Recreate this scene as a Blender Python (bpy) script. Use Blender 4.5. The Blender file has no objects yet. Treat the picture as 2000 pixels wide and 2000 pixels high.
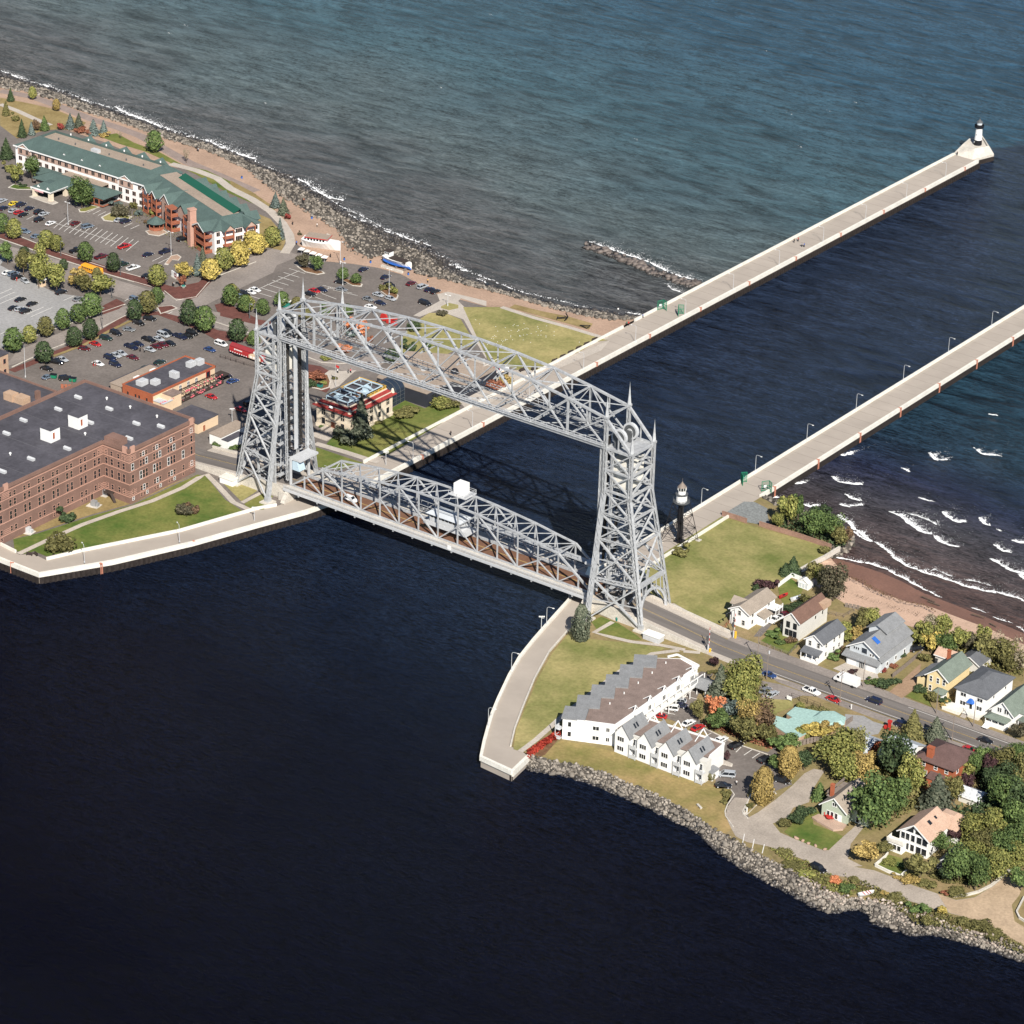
import bpy, math, random
import numpy as np
from mathutils import Vector, Matrix
random.seed(7); RNG = np.random.default_rng(7)
C = bpy.context.scene.collection
S = bpy.context.scene

# ------------------------------------------------------------------ camera, world, sun, exposure
CAM = np.array([539.3266, -707.9685, 454.5845])
RT = np.array([.8325, .5517, .0510]); UP = np.array([-.2803, .3400, .8977]); FW = np.array([-.4779, .7616, -.4377])
FPX, CX, CY = 6251.8, 1383.83, 980.93
cd = bpy.data.cameras.new('camera'); cam = bpy.data.objects.new('camera', cd); C.objects.link(cam)
r_ = Vector(RT).normalized(); b_ = -Vector(FW).normalized(); u_ = b_.cross(r_).normalized(); r_ = u_.cross(b_)
mw = Matrix((r_, u_, b_)).transposed().to_4x4(); mw.translation = Vector(CAM); cam.matrix_world = mw
cd.sensor_width = 36; cd.lens = FPX / 2000 * 36
cd.shift_x = (1000 - CX) / 2000; cd.shift_y = (CY - 1000) / 2000
cd.clip_start = 10; cd.clip_end = 6000
S.camera = cam
SUN_AZ, SUN_EL = math.radians(-42.5), math.radians(39.5)
W = bpy.data.worlds.new('World'); S.world = W; W.use_nodes = True
nt = W.node_tree; sk = nt.nodes.new('ShaderNodeTexSky'); sk.sky_type = 'NISHITA'; sk.sun_disc = False
sk.sun_elevation = SUN_EL; sk.sun_rotation = math.radians(90) - SUN_AZ
sk.air_density = .8; sk.dust_density = 0.05; sk.ozone_density = 1.6; sk.altitude = 1500
nt.links.new(sk.outputs[0], nt.nodes['Background'].inputs[0]); nt.nodes['Background'].inputs[1].default_value = .065
sd = bpy.data.lights.new('sun', 'SUN'); sd.energy = 5.0; sd.angle = math.radians(.53); sd.color = (1, .945, .86)
so = bpy.data.objects.new('sun', sd); C.objects.link(so)
sv = Vector((math.cos(SUN_EL) * math.cos(SUN_AZ), math.cos(SUN_EL) * math.sin(SUN_AZ), math.sin(SUN_EL)))
so.rotation_euler = sv.to_track_quat('Z', 'Y').to_euler(); so.location = sv * 900
vs = S.view_settings; vs.view_transform = 'Standard'; vs.look = 'None'; vs.exposure = 0.62; vs.gamma = 1; vs.use_curve_mapping = False

# ------------------------------------------------------------------ survey: where a point seen in the photograph stands on the ground
TILES = dict(A=(0,100,500), B=(0,500,500), C=(450,350,500), D=(0,800,500), E=(430,550,500), F=(850,600,500), G=(850,1000,500),
  H=(1000,1200,500), I=(1300,900,400), J=(1600,1000,400), K=(1350,1250,350), L=(1650,1300,350), M=(1350,1500,350), N=(1650,1550,350),
  O=(1100,200,900), P=(1800,200,200), Q=(1250,900,200), R=(600,680,300))
def g(t, a, b, z=3.0):
    x0, y0, w = TILES[t]; s = w / 1932
    d = FW + (x0 + a * s - CX) / FPX * RT - (y0 + b * s - CY) / FPX * UP
    p = CAM + d * ((z - CAM[2]) / d[2])
    return (float(p[0]), float(p[1]), z)
def gs(t, pts, z=3.0): return [g(t, a, b, z) for a, b in pts]
def gp(t, pts, z=3.0): return [p[:2] for p in gs(t, pts, z)]
def px(p):
    d = np.array(p) - CAM; z = d @ FW
    return CX + FPX * (d @ RT) / z, CY - FPX * (d @ UP) / z

# ------------------------------------------------------------------ materials
def lin(c):
    return tuple(((v / 255) / 12.92 if v <= 10 else (((v / 255) + .055) / 1.055) ** 2.4) for v in c) + (1,)
MATS = {}
def mat(name, col, rough=.8, metal=0, var=.12, scale=1.5, spec=.3, bump=0, island=0, col2=None, stretch=None, fine=None, coat=0):
    """plain surface whose colour drifts with procedural noise; col is linear base colour"""
    if name in MATS: return MATS[name]
    m = bpy.data.materials.new(name); m.use_nodes = True; n = m.node_tree; L = n.links
    b = n.nodes['Principled BSDF']; b.inputs['Roughness'].default_value = rough; b.inputs['Metallic'].default_value = metal
    b.inputs['Specular IOR Level'].default_value = spec
    if coat: b.inputs['Coat Weight'].default_value = coat; b.inputs['Coat Roughness'].default_value = .08
    c1 = tuple(v * (1 - var) for v in col[:3]) + (1,); c2 = (tuple(v * (1 + var) for v in col[:3]) + (1,)) if col2 is None else tuple(col2[:3]) + (1,)
    if var == 0 and col2 is None and not island:
        b.inputs['Base Color'].default_value = tuple(col[:3]) + (1,)
    else:
        geo = n.nodes.new('ShaderNodeNewGeometry')
        if island:
            r = n.nodes.new('ShaderNodeValToRGB'); L.new(geo.outputs['Random Per Island'], r.inputs[0])
            r.color_ramp.elements[0].color = c1; r.color_ramp.elements[1].color = c2
            oi = n.nodes.new('ShaderNodeObjectInfo'); hs = n.nodes.new('ShaderNodeHueSaturation')
            mp = n.nodes.new('ShaderNodeMapRange'); mp.inputs[3].default_value = .82; mp.inputs[4].default_value = 1.2
            L.new(oi.outputs['Random'], mp.inputs[0]); L.new(mp.outputs[0], hs.inputs['Value']); L.new(r.outputs[0], hs.inputs['Color'])
            L.new(hs.outputs[0], b.inputs['Base Color'])
        else:
            vec = geo.outputs['Position']
            if stretch:
                mm = n.nodes.new('ShaderNodeMapping'); mm.inputs['Scale'].default_value = stretch; L.new(vec, mm.inputs[0]); vec = mm.outputs[0]
            t = n.nodes.new('ShaderNodeTexNoise'); t.inputs['Scale'].default_value = scale; t.inputs['Detail'].default_value = 6; t.inputs['Roughness'].default_value = .65
            L.new(vec, t.inputs['Vector'])
            r = n.nodes.new('ShaderNodeValToRGB'); r.color_ramp.elements[0].position = .32; r.color_ramp.elements[1].position = .68
            r.color_ramp.elements[0].color = c1; r.color_ramp.elements[1].color = c2
            L.new(t.outputs['Fac'], r.inputs[0]); out = r.outputs[0]
            if fine:
                t2 = n.nodes.new('ShaderNodeTexNoise'); t2.inputs['Scale'].default_value = fine; t2.inputs['Detail'].default_value = 3; L.new(geo.outputs['Position'], t2.inputs['Vector'])
                mx = n.nodes.new('ShaderNodeMix'); mx.data_type = 'RGBA'; mx.blend_type = 'OVERLAY'; mx.inputs[0].default_value = .34
                L.new(out, mx.inputs[6]); L.new(t2.outputs['Fac'], mx.inputs[7]); out = mx.outputs[2]
            L.new(out, b.inputs['Base Color'])
            if bump:
                bp = n.nodes.new('ShaderNodeBump'); bp.inputs['Strength'].default_value = bump; bp.inputs['Distance'].default_value = .3
                L.new(t.outputs['Fac'], bp.inputs['Height']); L.new(bp.outputs[0], b.inputs['Normal'])
    MATS[name] = m; return m
G_ = lambda v, w=1.0: (v * w, v, v / w)
M = dict(
 steel=mat('silver_painted_steel', (.385,.395,.405), .5, .1, .16, .5, .4, fine=1.2),
 steeld=mat('dark_steel', (.10,.105,.11), .6, .2, .2, 1),
 rope=mat('dark_wire_rope', (.03,.027,.026), .7, .3, .1, 3),
 conc=mat('pale_concrete', (.50,.465,.41), .9, 0, .13, .25, .2, fine=2),
 pierdeck=mat('pier_deck_concrete', (.36,.315,.27), .9, 0, .10, .12, .2, stretch=(.5,.6,1)),
 whiteconc=mat('white_painted_concrete', (.66,.635,.57), .8, 0, .1, .3, .2, fine=2),
 pile=mat('rusty_sheet_piling', (.028,.022,.02), .8, .1, .4, .8),
 asphalt=mat('worn_parking_asphalt', (.155,.135,.122), .92, 0, .16, .07, .2, fine=1.2),
 asphalt2=mat('grey_concrete_lot', (.285,.28,.275), .92, 0, .1, .06, .2, fine=1.0),
 street=mat('tan_grey_street', (.235,.205,.185), .92, 0, .18, .08, .2, fine=1.3),
 road=mat('road_asphalt', (.15,.135,.125), .9, 0, .2, .5, .2, stretch=(.06,1.2,1)),
 walk=mat('concrete_walk', (.42,.375,.325), .9, 0, .1, .2, .2, fine=2),
 brickpave=mat('red_brick_paving', (.125,.052,.043), .9, 0, .22, .5, .2, fine=2.5),
 grass=mat('autumn_lawn', (.125,.145,.042), .95, 0, 0, .045, .1, col2=(.36,.30,.135), fine=1.1),
 grassg=mat('green_lawn', (.062,.108,.022), .95, 0, 0, .07, .1, col2=(.20,.19,.06), fine=1.1),
 drygrass=mat('dry_grass', (.20,.15,.065), .95, 0, 0, .12, .1, col2=(.30,.23,.11), fine=1.1),
 sand=mat('pinkish_sand', (.36,.25,.185), .95, 0, .14, .10, .1, fine=1.3),
 wetsand=mat('wet_red_sand', (.115,.055,.042), .5, 0, .2, .08, .3),
 gravel=mat('gravel_drive', (.34,.295,.25), .95, 0, .16, .15, .1, fine=2),
 greygravel=mat('grey_gravel', (.20,.21,.205), .95, 0, .3, 1.4, .1),
 dirt=mat('pale_dirt_road', (.40,.30,.205), .95, 0, .15, .12, .1, fine=1.5),
 mulch=mat('brown_mulch', (.16,.09,.05), .95, 0, .35, .6, .1),
 paint=mat('white_line_paint', (.62,.60,.56), .8, 0, .15, 1.2),
 ypaint=mat('yellow_line_paint', (.40,.28,.10), .8, 0, .15, 1.2),
 roofdark=mat('dark_roofing', (.075,.072,.084), .85, 0, .25, .12, .2, fine=.9),
 roofgrey=mat('grey_shingle', (.205,.21,.215), .9, 0, .12, .5, .2, fine=3),
 roofgrey2=mat('slate_grey_shingle', (.115,.12,.13), .9, 0, .12, .5, .2, fine=3),
 roofgreen=mat('green_shingle', (.072,.108,.100), .85, 0, .12, .3, .25, fine=2.5),
 roofbright=mat('bright_green_metal', (.014,.085,.055), .6, 0, .06, .3),
 roofmoss=mat('moss_green_shingle', (.155,.185,.155), .9, 0, .12, .5, .2, fine=3),
 rooftan=mat('tan_flat_roof', (.31,.25,.20), .95, 0, .1, .15, .1, fine=2),
 roofpink=mat('pinkish_gravel_roof', (.21,.16,.14), .95, 0, .16, .4, .1, fine=3),
 roofbrown=mat('brown_shingle', (.155,.092,.07), .9, 0, .12, .5, .2, fine=3),
 roofmar=mat('maroon_brown_shingle', (.115,.072,.066), .9, 0, .12, .4, .2, fine=3),
 rooftan2=mat('tan_shingle', (.29,.245,.20), .9, 0, .12, .5, .2, fine=3),
 roofpeach=mat('peach_shingle', (.46,.315,.235), .9, 0, .1, .5, .2, fine=3),
 roofmint=mat('mint_painted_roof', (.30,.44,.405), .8, 0, .08, .12, .2, fine=1.5),
 redtile=mat('red_clay_tile', (.25,.035,.03), .7, 0, .2, .8, .3, fine=3),
 metalroof=mat('pale_metal_roof', (.50,.53,.56), .5, .1, .06, .2, .4),
 brick=mat('brown_brick', (.195,.118,.095), .92, 0, .15, .18, .2, fine=4),
 brickred=mat('red_orange_brick', (.33,.10,.05), .9, 0, .15, .3, .2, fine=4),
 bricktan=mat('tan_brick', (.42,.29,.20), .9, 0, .12, .4, .2, fine=4),
 stonepink=mat('pink_band_stone', (.44,.255,.195), .9, 0, .1, .5),
 cream=mat('cream_wall', (.62,.47,.32), .85, 0, .08, .4),
 limestone=mat('cream_limestone', (.62,.535,.415), .85, 0, .12, .35, .2, stretch=(1,1,.25), fine=2),
 white=mat('white_siding', (.74,.735,.715), .7, 0, .05, .5),
 offwhite=mat('off_white_siding', (.58,.565,.52), .75, 0, .06, .5),
 palegrey=mat('pale_blue_grey_siding', (.50,.53,.55), .75, 0, .06, .5),
 yellow=mat('pale_yellow_siding', (.66,.53,.30), .75, 0, .06, .5),
 sage=mat('sage_green_siding', (.37,.42,.33), .75, 0, .06, .5),
 greysid=mat('dark_grey_siding', (.13,.135,.155), .75, 0, .08, .5),
 pinksid=mat('pink_tan_panel', (.42,.29,.235), .8, 0, .08, .6),
 dark=mat('dark_grey_cladding', (.030,.032,.042), .55, 0, .12, .6),
 wood=mat('red_brown_timber', (.30,.105,.06), .8, 0, .15, 1),
 greywood=mat('weathered_wood', (.20,.165,.14), .9, 0, .2, 1.2),
 darkwood=mat('dark_wood', (.045,.033,.028), .85, 0, .2, 1),
 glass=mat('dark_window_glass', (.018,.021,.026), .08, 0, 0, spec=.6),
 blueglass=mat('blue_tinted_glass', (.022,.032,.048), .08, 0, 0, spec=.7),
 grille=mat('deck_grating', (.165,.085,.052), .85, .1, .12, .5, .3),
 black=mat('black_paint', (.012,.012,.015), .45, 0, .1, 1),
 redpaint=mat('red_paint', (.42,.03,.025), .5, 0, .08, 1),
 orange=mat('salmon_orange_paint', (.50,.21,.14), .7, 0, .1, 1),
 greenpaint=mat('green_paint', (.012,.19,.10), .6, 0, .1, 1),
 bluepaint=mat('blue_paint', (.03,.12,.42), .5, 0, .08, 1),
 teal=mat('teal_green_paint', (.02,.16,.13), .6, 0, .1, 1),
 yelpaint=mat('yellow_paint', (.75,.45,.04), .5, 0, .05, 1),
 grey=mat('mid_grey_metal', (.28,.285,.29), .6, .2, .1, 1),
 lightgrey=mat('light_grey_metal', (.50,.51,.52), .55, .1, .08, 1),
 bluegrey=mat('pale_blue_panel', (.42,.53,.60), .6, 0, .06, .6),
 tyre=mat('black_rubber', (.015,.015,.016), .9, 0, 0), bark=mat('bark', (.10,.075,.055), .95, 0, .25, 3),
 skin=mat('skin', (.45,.27,.19), .6, 0, 0), lamp=mat('lamp_head_white', (.75,.75,.73), .4, 0, 0),
 pink=mat('pink_flowers', (.60,.14,.17), .9, 0, .3, 2), terra=mat('terracotta', (.42,.20,.11), .85, 0, .1, 1),
)

# ------------------------------------------------------------------ mesh builder
class MB:
    def __init__(s): s.v = []; s.f = []; s.m = []
    def add(s, vs, fs, mi=0):
        o = len(s.v); s.v += [tuple(map(float, v)) for v in vs]; s.f += [tuple(i + o for i in f) for f in fs]; s.m += [mi] * len(fs); return s
    def box(s, x0, x1, y0, y1, z0, z1, mi=0):
        return s.add([(x0,y0,z0),(x1,y0,z0),(x1,y1,z0),(x0,y1,z0),(x0,y0,z1),(x1,y0,z1),(x1,y1,z1),(x0,y1,z1)],
          [(0,3,2,1),(4,5,6,7),(0,1,5,4),(1,2,6,5),(2,3,7,6),(3,0,4,7)], mi)
    def beam(s, p, q, w, h=None, mi=0):
        p = np.array(p, float); q = np.array(q, float); h = h or w; d = q - p; d /= np.linalg.norm(d)
        a = np.cross(d, (0, 0, 1)); a = np.array((0, 1., 0)) if np.linalg.norm(a) < 1e-3 else a / np.linalg.norm(a); b = np.cross(a, d)
        c = [(i * a * w / 2 + j * b * h / 2) for i, j in ((-1,-1),(1,-1),(1,1),(-1,1))]
        return s.add([p + k for k in c] + [q + k for k in c], [(0,1,2,3),(7,6,5,4),(0,4,5,1),(1,5,6,2),(2,6,7,3),(3,7,4,0)], mi)
    def prism(s, pts, z0, z1, mi=0, mt=None):
        n = len(pts); a = sum(pts[i][0] * pts[(i+1) % n][1] - pts[(i+1) % n][0] * pts[i][1] for i in range(n))
        if a < 0: pts = pts[::-1]
        v = [(p[0], p[1], z0) for p in pts] + [(p[0], p[1], z1) for p in pts]
        s.add(v, [(i, (i+1) % n, n + (i+1) % n, n + i) for i in range(n)] + [tuple(range(n))[::-1]], mi)
        o = len(s.v) - 2 * n; s.f.append(tuple(o + n + i for i in range(n))); s.m.append(mi if mt is None else mt); return s
    def tube(s, p, q, r0, r1=None, n=8, mi=0, cap=True):
        p = np.array(p, float); q = np.array(q, float); r1 = r0 if r1 is None else r1; d = q - p; d /= np.linalg.norm(d)
        a = np.cross(d, (0, 0, 1)); a = np.array((1., 0, 0)) if np.linalg.norm(a) < 1e-3 else a / np.linalg.norm(a); b = np.cross(d, a)
        t = [(math.cos(k * 2 * math.pi / n), math.sin(k * 2 * math.pi / n)) for k in range(n)]
        v = [p + r0 * (x * a + y * b) for x, y in t] + [q + r1 * (x * a + y * b) for x, y in t]
        f = [(i, (i+1) % n, n + (i+1) % n, n + i) for i in range(n)]
        if cap: f += [tuple(range(n))[::-1], tuple(range(n, 2 * n))]
        return s.add(v, f, mi)
    def lathe(s, prof, n=16, c=(0, 0), mi=0):
        for (r0, z0), (r1, z1) in zip(prof, prof[1:]):
            v = []
            for k in range(n):
                a = k * 2 * math.pi / n; v += [(c[0] + r0 * math.cos(a), c[1] + r0 * math.sin(a), z0), (c[0] + r1 * math.cos(a), c[1] + r1 * math.sin(a), z1)]
            s.add(v, [(2*k, 2*((k+1) % n), 2*((k+1) % n)+1, 2*k+1) for k in range(n)], mi)
        return s
    def poly(s, pts, mi=0): return s.add(pts, [tuple(range(len(pts)))], mi)
    def mesh(s, name, mats, smooth=False):
        me = bpy.data.meshes.new(name); me.from_pydata(s.v, [], s.f)
        for m in (mats if isinstance(mats, (list, tuple)) else [mats]): me.materials.append(m)
        if any(s.m): me.polygons.foreach_set('material_index', s.m)
        if smooth: me.polygons.foreach_set('use_smooth', [True] * len(s.f))
        me.update(); return me
    def build(s, name, mats, parent=None, loc=(0,0,0), rz=0, smooth=False):
        return link(name, s.mesh(name, mats, smooth), parent, loc, rz)
def link(name, me, parent=None, loc=(0,0,0), rz=0):
    o = bpy.data.objects.new(name, me); C.objects.link(o); o.location = loc; o.rotation_euler = (0, 0, rz)
    if parent is not None: o.parent = parent
    return o
THINGS = []
def tag(o, label, cat, group=None, kind=None):
    o['label'] = label
    if cat: o['category'] = cat
    if group: o['group'] = group
    if kind: o['kind'] = kind
    THINGS.append(o); return o
def thing(name, label, cat, loc=(0,0,0), rz=0, group=None):
    return tag(link(name, None, None, loc, rz), label, cat, group)
def struct(name, mb, mats, label=None, smooth=False):
    o = mb.build(name, mats, smooth=smooth); o['kind'] = 'structure'
    if label: o['label'] = label
    return o
def dup(root, loc, rz=0, label=None, group=None, name=None, scale=None):
    r = root.copy(); C.objects.link(r); r.location = loc; r.rotation_euler = (0, 0, rz)
    if scale: r.scale = scale
    if label: r['label'] = label
    if group: r['group'] = group
    if name: r.name = name
    THINGS.append(r)
    for ch in root.children:
        c = ch.copy(); C.objects.link(c); c.parent = r
        for gch in ch.children:
            d = gch.copy(); C.objects.link(d); d.parent = c
    return r
def sheet(name, pts, z, m, thick=None, label=None):
    """a flat piece of ground; a thick one is a raised slab such as a kerbed pavement"""
    mb = MB()
    if thick: mb.prism([p[:2] for p in pts], z - thick, z)
    else:
        a = sum(pts[i][0] * pts[(i+1) % len(pts)][1] - pts[(i+1) % len(pts)][0] * pts[i][1] for i in range(len(pts)))
        mb.poly([(p[0], p[1], z) for p in (pts if a > 0 else pts[::-1])])
    return struct(name, mb, m, label)
def strip(line, w0, w1, z=None):
    """outline of a band along a line, w0 to its left and w1 to its right"""
    P = [np.array(p[:2]) for p in line]; l = []; r = []
    for i, p in enumerate(P):
        d = P[min(i+1, len(P)-1)] - P[max(i-1, 0)]; d = d / np.linalg.norm(d); n = np.array((-d[1], d[0])); l.append(tuple(p + n * w0)); r.append(tuple(p - n * w1))
    return l + r[::-1]

# ------------------------------------------------------------------ water
def water_material():
    m = bpy.data.materials.new('lake_water'); m.use_nodes = True; n = m.node_tree; L = n.links; b = n.nodes['Principled BSDF']
    N = n.nodes.new
    b.inputs['Roughness'].default_value = .18; b.inputs['IOR'].default_value = 1.33; b.inputs['Specular IOR Level'].default_value = .045
    geo = N('ShaderNodeNewGeometry'); sep = N('ShaderNodeSeparateXYZ'); L.new(geo.outputs['Position'], sep.inputs[0])
    def math_(op, a, b_=None, c=None):
        k = N('ShaderNodeMath'); k.operation = op
        for i, v in enumerate((a, b_, c)):
            if v is None: continue
            if isinstance(v, (int, float)): k.inputs[i].default_value = v
            else: L.new(v, k.inputs[i])
        return k.outputs[0]
    def noise(scale, sx, sy, rot, detail=4, rough=.55, dist=0):
        mp = N('ShaderNodeMapping'); mp.inputs['Rotation'].default_value = (0, 0, rot); mp.inputs['Scale'].default_value = (sx, sy, 1)
        L.new(geo.outputs['Position'], mp.inputs[0]); t = N('ShaderNodeTexNoise'); t.inputs['Scale'].default_value = scale; t.inputs['Detail'].default_value = detail
        t.inputs['Roughness'].default_value = rough; t.inputs['Distortion'].default_value = dist; L.new(mp.outputs[0], t.inputs['Vector']); return t.outputs['Fac']
    X, Y = sep.outputs[0], sep.outputs[1]
    big = noise(.012, 1, 1, 0, 5, .6); wob = math_('MULTIPLY', math_('SUBTRACT', big, .5), 120)
    def ramp(fac, lo, hi, stops):
        mr = N('ShaderNodeMapRange'); mr.inputs[1].default_value = lo; mr.inputs[2].default_value = hi; L.new(fac, mr.inputs[0])
        r = N('ShaderNodeValToRGB'); L.new(mr.outputs[0], r.inputs[0]); e = r.color_ramp.elements
        while len(e) < len(stops): e.new(.5)
        for k, (p, c) in zip(e, stops): k.position = p; k.color = c + (1,)
        return r.outputs[0]
    def mix(f, a, c):
        k = N('ShaderNodeMix'); k.data_type = 'RGBA'; L.new(f, k.inputs[0]); L.new(a, k.inputs[6]); L.new(c, k.inputs[7]); return k.outputs[2]
    def step(v, lo, hi):
        mr = N('ShaderNodeMapRange'); mr.interpolation_type = 'SMOOTHSTEP'; mr.inputs[1].default_value = lo; mr.inputs[2].default_value = hi; L.new(v, mr.inputs[0]); return mr.outputs[0]
    # silt-clouded lake water north-west of the pier: metres offshore from the rock shore (runs from (-430,240) to (-60,190))
    off = math_('ADD', math_('ADD', math_('MULTIPLY', math_('SUBTRACT', Y, 205), .99), math_('MULTIPLY', math_('ADD', X, 120), .16)), wob)
    lake = ramp(off, -20, 420, LAKE)
    # beach side south-east of the other pier
    offb = math_('ADD', math_('SUBTRACT', Y, 74), math_('MULTIPLY', wob, .35)); 
    beach = ramp(offb, -12, 130, BEACH)
    canal = ramp(math_('ADD', Y, math_('MULTIPLY', wob, .8)), -230, 420, CANAL)
    edge = math_('MULTIPLY', wob, step(Y, 425, 470)); 
    col = mix(math_('MULTIPLY', step(Y, 20, 60), math_('SUBTRACT', 1, step(math_('ADD', X, edge), -53, -49))), canal, lake)
    rmask = math_('MULTIPLY', step(X, 50, 53), step(Y, 20, 40)); 
    col = mix(rmask, col, beach)
    # swell, wind waves, ripples: one height for colour and relief; gusts roughen the surface in patches
    sw = noise(.045, 1, 3.4, -.30, 3, .5, .5); wv = noise(.15, 1, 2.8, -.22, 4, .6, .4); rp = noise(.5, 1, 2.3, -.12, 5, .68, .2); gust = step(noise(.009, 1, 2.2, -.4, 4, .6, .6), .36, .66)
    openw = math_('ADD', .2, math_('MULTIPLY', .8, step(Y, -60, 200))); rough = math_('ADD', .45, math_('MULTIPLY', gust, .75))
    h = math_('ADD', math_('MULTIPLY', math_('MULTIPLY', sw, 5.5), openw), math_('MULTIPLY', rough, math_('ADD', math_('MULTIPLY', math_('MULTIPLY', wv, 2.6), math_('ADD', openw, .15)), math_('MULTIPLY', rp, 2.0))))
    bp = N('ShaderNodeBump'); bp.inputs['Strength'].default_value = 1; bp.inputs['Distance'].default_value = 1.0; L.new(h, bp.inputs['Height']); L.new(bp.outputs[0], b.inputs['Normal'])
    # wave highlights and shading put into the base colour: crests lighter, troughs darker
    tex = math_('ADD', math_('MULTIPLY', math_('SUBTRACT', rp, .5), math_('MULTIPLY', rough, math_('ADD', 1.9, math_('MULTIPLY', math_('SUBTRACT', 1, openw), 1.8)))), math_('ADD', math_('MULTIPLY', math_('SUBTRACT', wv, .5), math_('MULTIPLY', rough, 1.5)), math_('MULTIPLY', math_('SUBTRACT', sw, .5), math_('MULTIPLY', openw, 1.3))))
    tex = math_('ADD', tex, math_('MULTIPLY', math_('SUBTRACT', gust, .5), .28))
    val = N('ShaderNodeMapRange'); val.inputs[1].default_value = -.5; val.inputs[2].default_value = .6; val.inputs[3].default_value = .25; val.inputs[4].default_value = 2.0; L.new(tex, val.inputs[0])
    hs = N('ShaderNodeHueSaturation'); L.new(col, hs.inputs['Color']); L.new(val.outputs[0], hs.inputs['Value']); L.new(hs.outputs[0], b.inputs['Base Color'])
    return m
LAKE = [(0, (.080,.074,.074)), (.10, (.092,.095,.098)), (.20, (.080,.104,.110)), (.38, (.046,.092,.116)), (.65, (.026,.068,.108)), (1, (.020,.056,.100))]
BEACH = [(0, (.090,.050,.042)), (.18, (.084,.062,.060)), (.36, (.050,.047,.056)), (.52, (.018,.024,.052)), (.75, (.015,.034,.056)), (1, (.016,.040,.062))]
CANAL = [(0, (.0007,.0009,.0055)), (.185, (.0034,.0050,.0125)), (.30, (.0066,.0120,.0265)), (.375, (.0105,.0190,.0400)), (.65, (.0145,.0240,.0470)), (1, (.018,.029,.054))]
mb = MB(); mb.poly([(-2600,-2200,0),(1800,-2200,0),(1800,3200,0),(-2600,3200,0)])
wo = struct('lake_water', mb, water_material())
# ------------------------------------------------------------------ land
shoreN0 = [(-640,246,-.5),(-520,243,-.5)] + gs('A',[(0,165),(250,245),(400,290),(560,350),(700,400),(890,470),(1100,545),(1250,600),(1480,665),(1560,690),(1750,770),(1932,850)],-.3) + gs('C',[(480,0),(600,80),(770,190),(900,270),(1050,350),(1180,400),(1300,440),(1440,500),(1560,560),(1640,640),(1720,710),(1800,760),(1932,800)],-.3) + gs('F',[(960,0),(1100,12),(1250,32),(1400,58),(1530,76)],-.3) + [(-58.2,200,-.3)]
shoreN1 = [(-640,212,3),(-520,211,3)] + gs('A',[(0,270),(250,310),(400,360),(560,425),(700,470),(850,520),(1000,560),(1250,660),(1400,700),(1550,740),(1750,830),(1932,930)],3) + gs('C',[(300,60),(380,110),(520,200),(640,280),(800,350),(860,450),(940,560),(1080,600),(1160,560),(1300,630),(1400,700),(1560,740),(1800,800),(1932,830)],3) + gs('F',[(900,10),(1060,52),(1250,85),(1400,102)],3) + [(-58.2,188,3)]
harb_in = [(-57.2,-4),(-58.5,-12)] + gp('D',[(1932,755),(1360,920),(620,1070),(350,1135),(250,1085),(150,1095),(120,1080),(0,1020)],3) + [(-135,-82)]
harb_out = [(-45.4,4),(-48.5,-9)] + gp('D',[(1932,875),(1450,1010),(850,1150),(295,1245),(0,1130)],3) + [(-125,-90)]
landN = [p[:2] for p in shoreN1] + [(-57.2,40)] + harb_in + [(-260,-82),(-640,-60)]
sheet('ground', landN, 3.0, M['asphalt'])
def slope(name, a, b, m, label=None):
    """bank between two shorelines, resampled so their points pair up"""
    def rs(l, n=60):
        P = np.array(l); s = np.r_[0, np.cumsum(np.linalg.norm(np.diff(P[:, :2], axis=0), axis=1))]; t = np.linspace(0, s[-1], n)
        return np.stack([np.interp(t, s, P[:, k]) for k in range(3)], 1)
    A, B = rs(a), rs(b); mb = MB(); n = len(A)
    mb.add(list(A) + list(B), [(i, i+1, n+i+1, n+i) for i in range(n-1)])
    struct(name, mb, m, label); return A, B
M['bankrock'] = mat('rubble_ground', (.075,.066,.057), .95, 0, .4, 1.2, .2)
bankN = slope('rock_bank', shoreN1, shoreN0, M['bankrock'])
# sandy strip with a cinder track between the rocks and the lots
inner = [(-640,180,3)] + gs('A',[(0,400),(330,540),(800,690),(1190,860),(1500,900),(1740,960),(1932,1060)]) + gs('C',[(160,150),(330,280),(470,440),(520,520),(720,620),(880,640),(960,640),(1050,650),(1330,730),(1480,830),(1560,880),(1700,900)]) + gs('F',[(480,20),(700,100),(1180,210),(1310,250)]) + [(-58.4,160,3)]
slope('beach_strip', [(p[0], p[1], 3.02) for p in inner], [(p[0], p[1], 3.02) for p in shoreN1], M['sand'])
sheet('path', strip(gp('A',[(0,300),(250,345),(480,430),(680,510),(900,580),(1060,640),(1240,740),(1420,840),(1600,915),(1932,1060)]), 2.4, 2.4), 3.04, mat('cinder_path', (.255,.20,.175), .95, 0, .12, .3, fine=2))
sheet('path', strip(gp('A',[(0,400),(130,450),(260,510),(380,560)]), 1.4, 1.4), 3.05, M['walk'])
sheet('dry_lawn', gp('A',[(0,350),(250,400),(420,440),(560,500),(650,540),(590,600),(430,590),(330,600),(130,660),(0,560)]), 3.03, M['drygrass'])
sheet('lawn', gp('A',[(740,640),(880,620),(1010,690),(1200,760),(1380,860),(1560,900),(1750,990),(1932,1080),(1932,1160),(1700,1060),(1480,930),(1300,850),(1100,760),(900,700)]), 3.05, M['grassg'])
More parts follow.
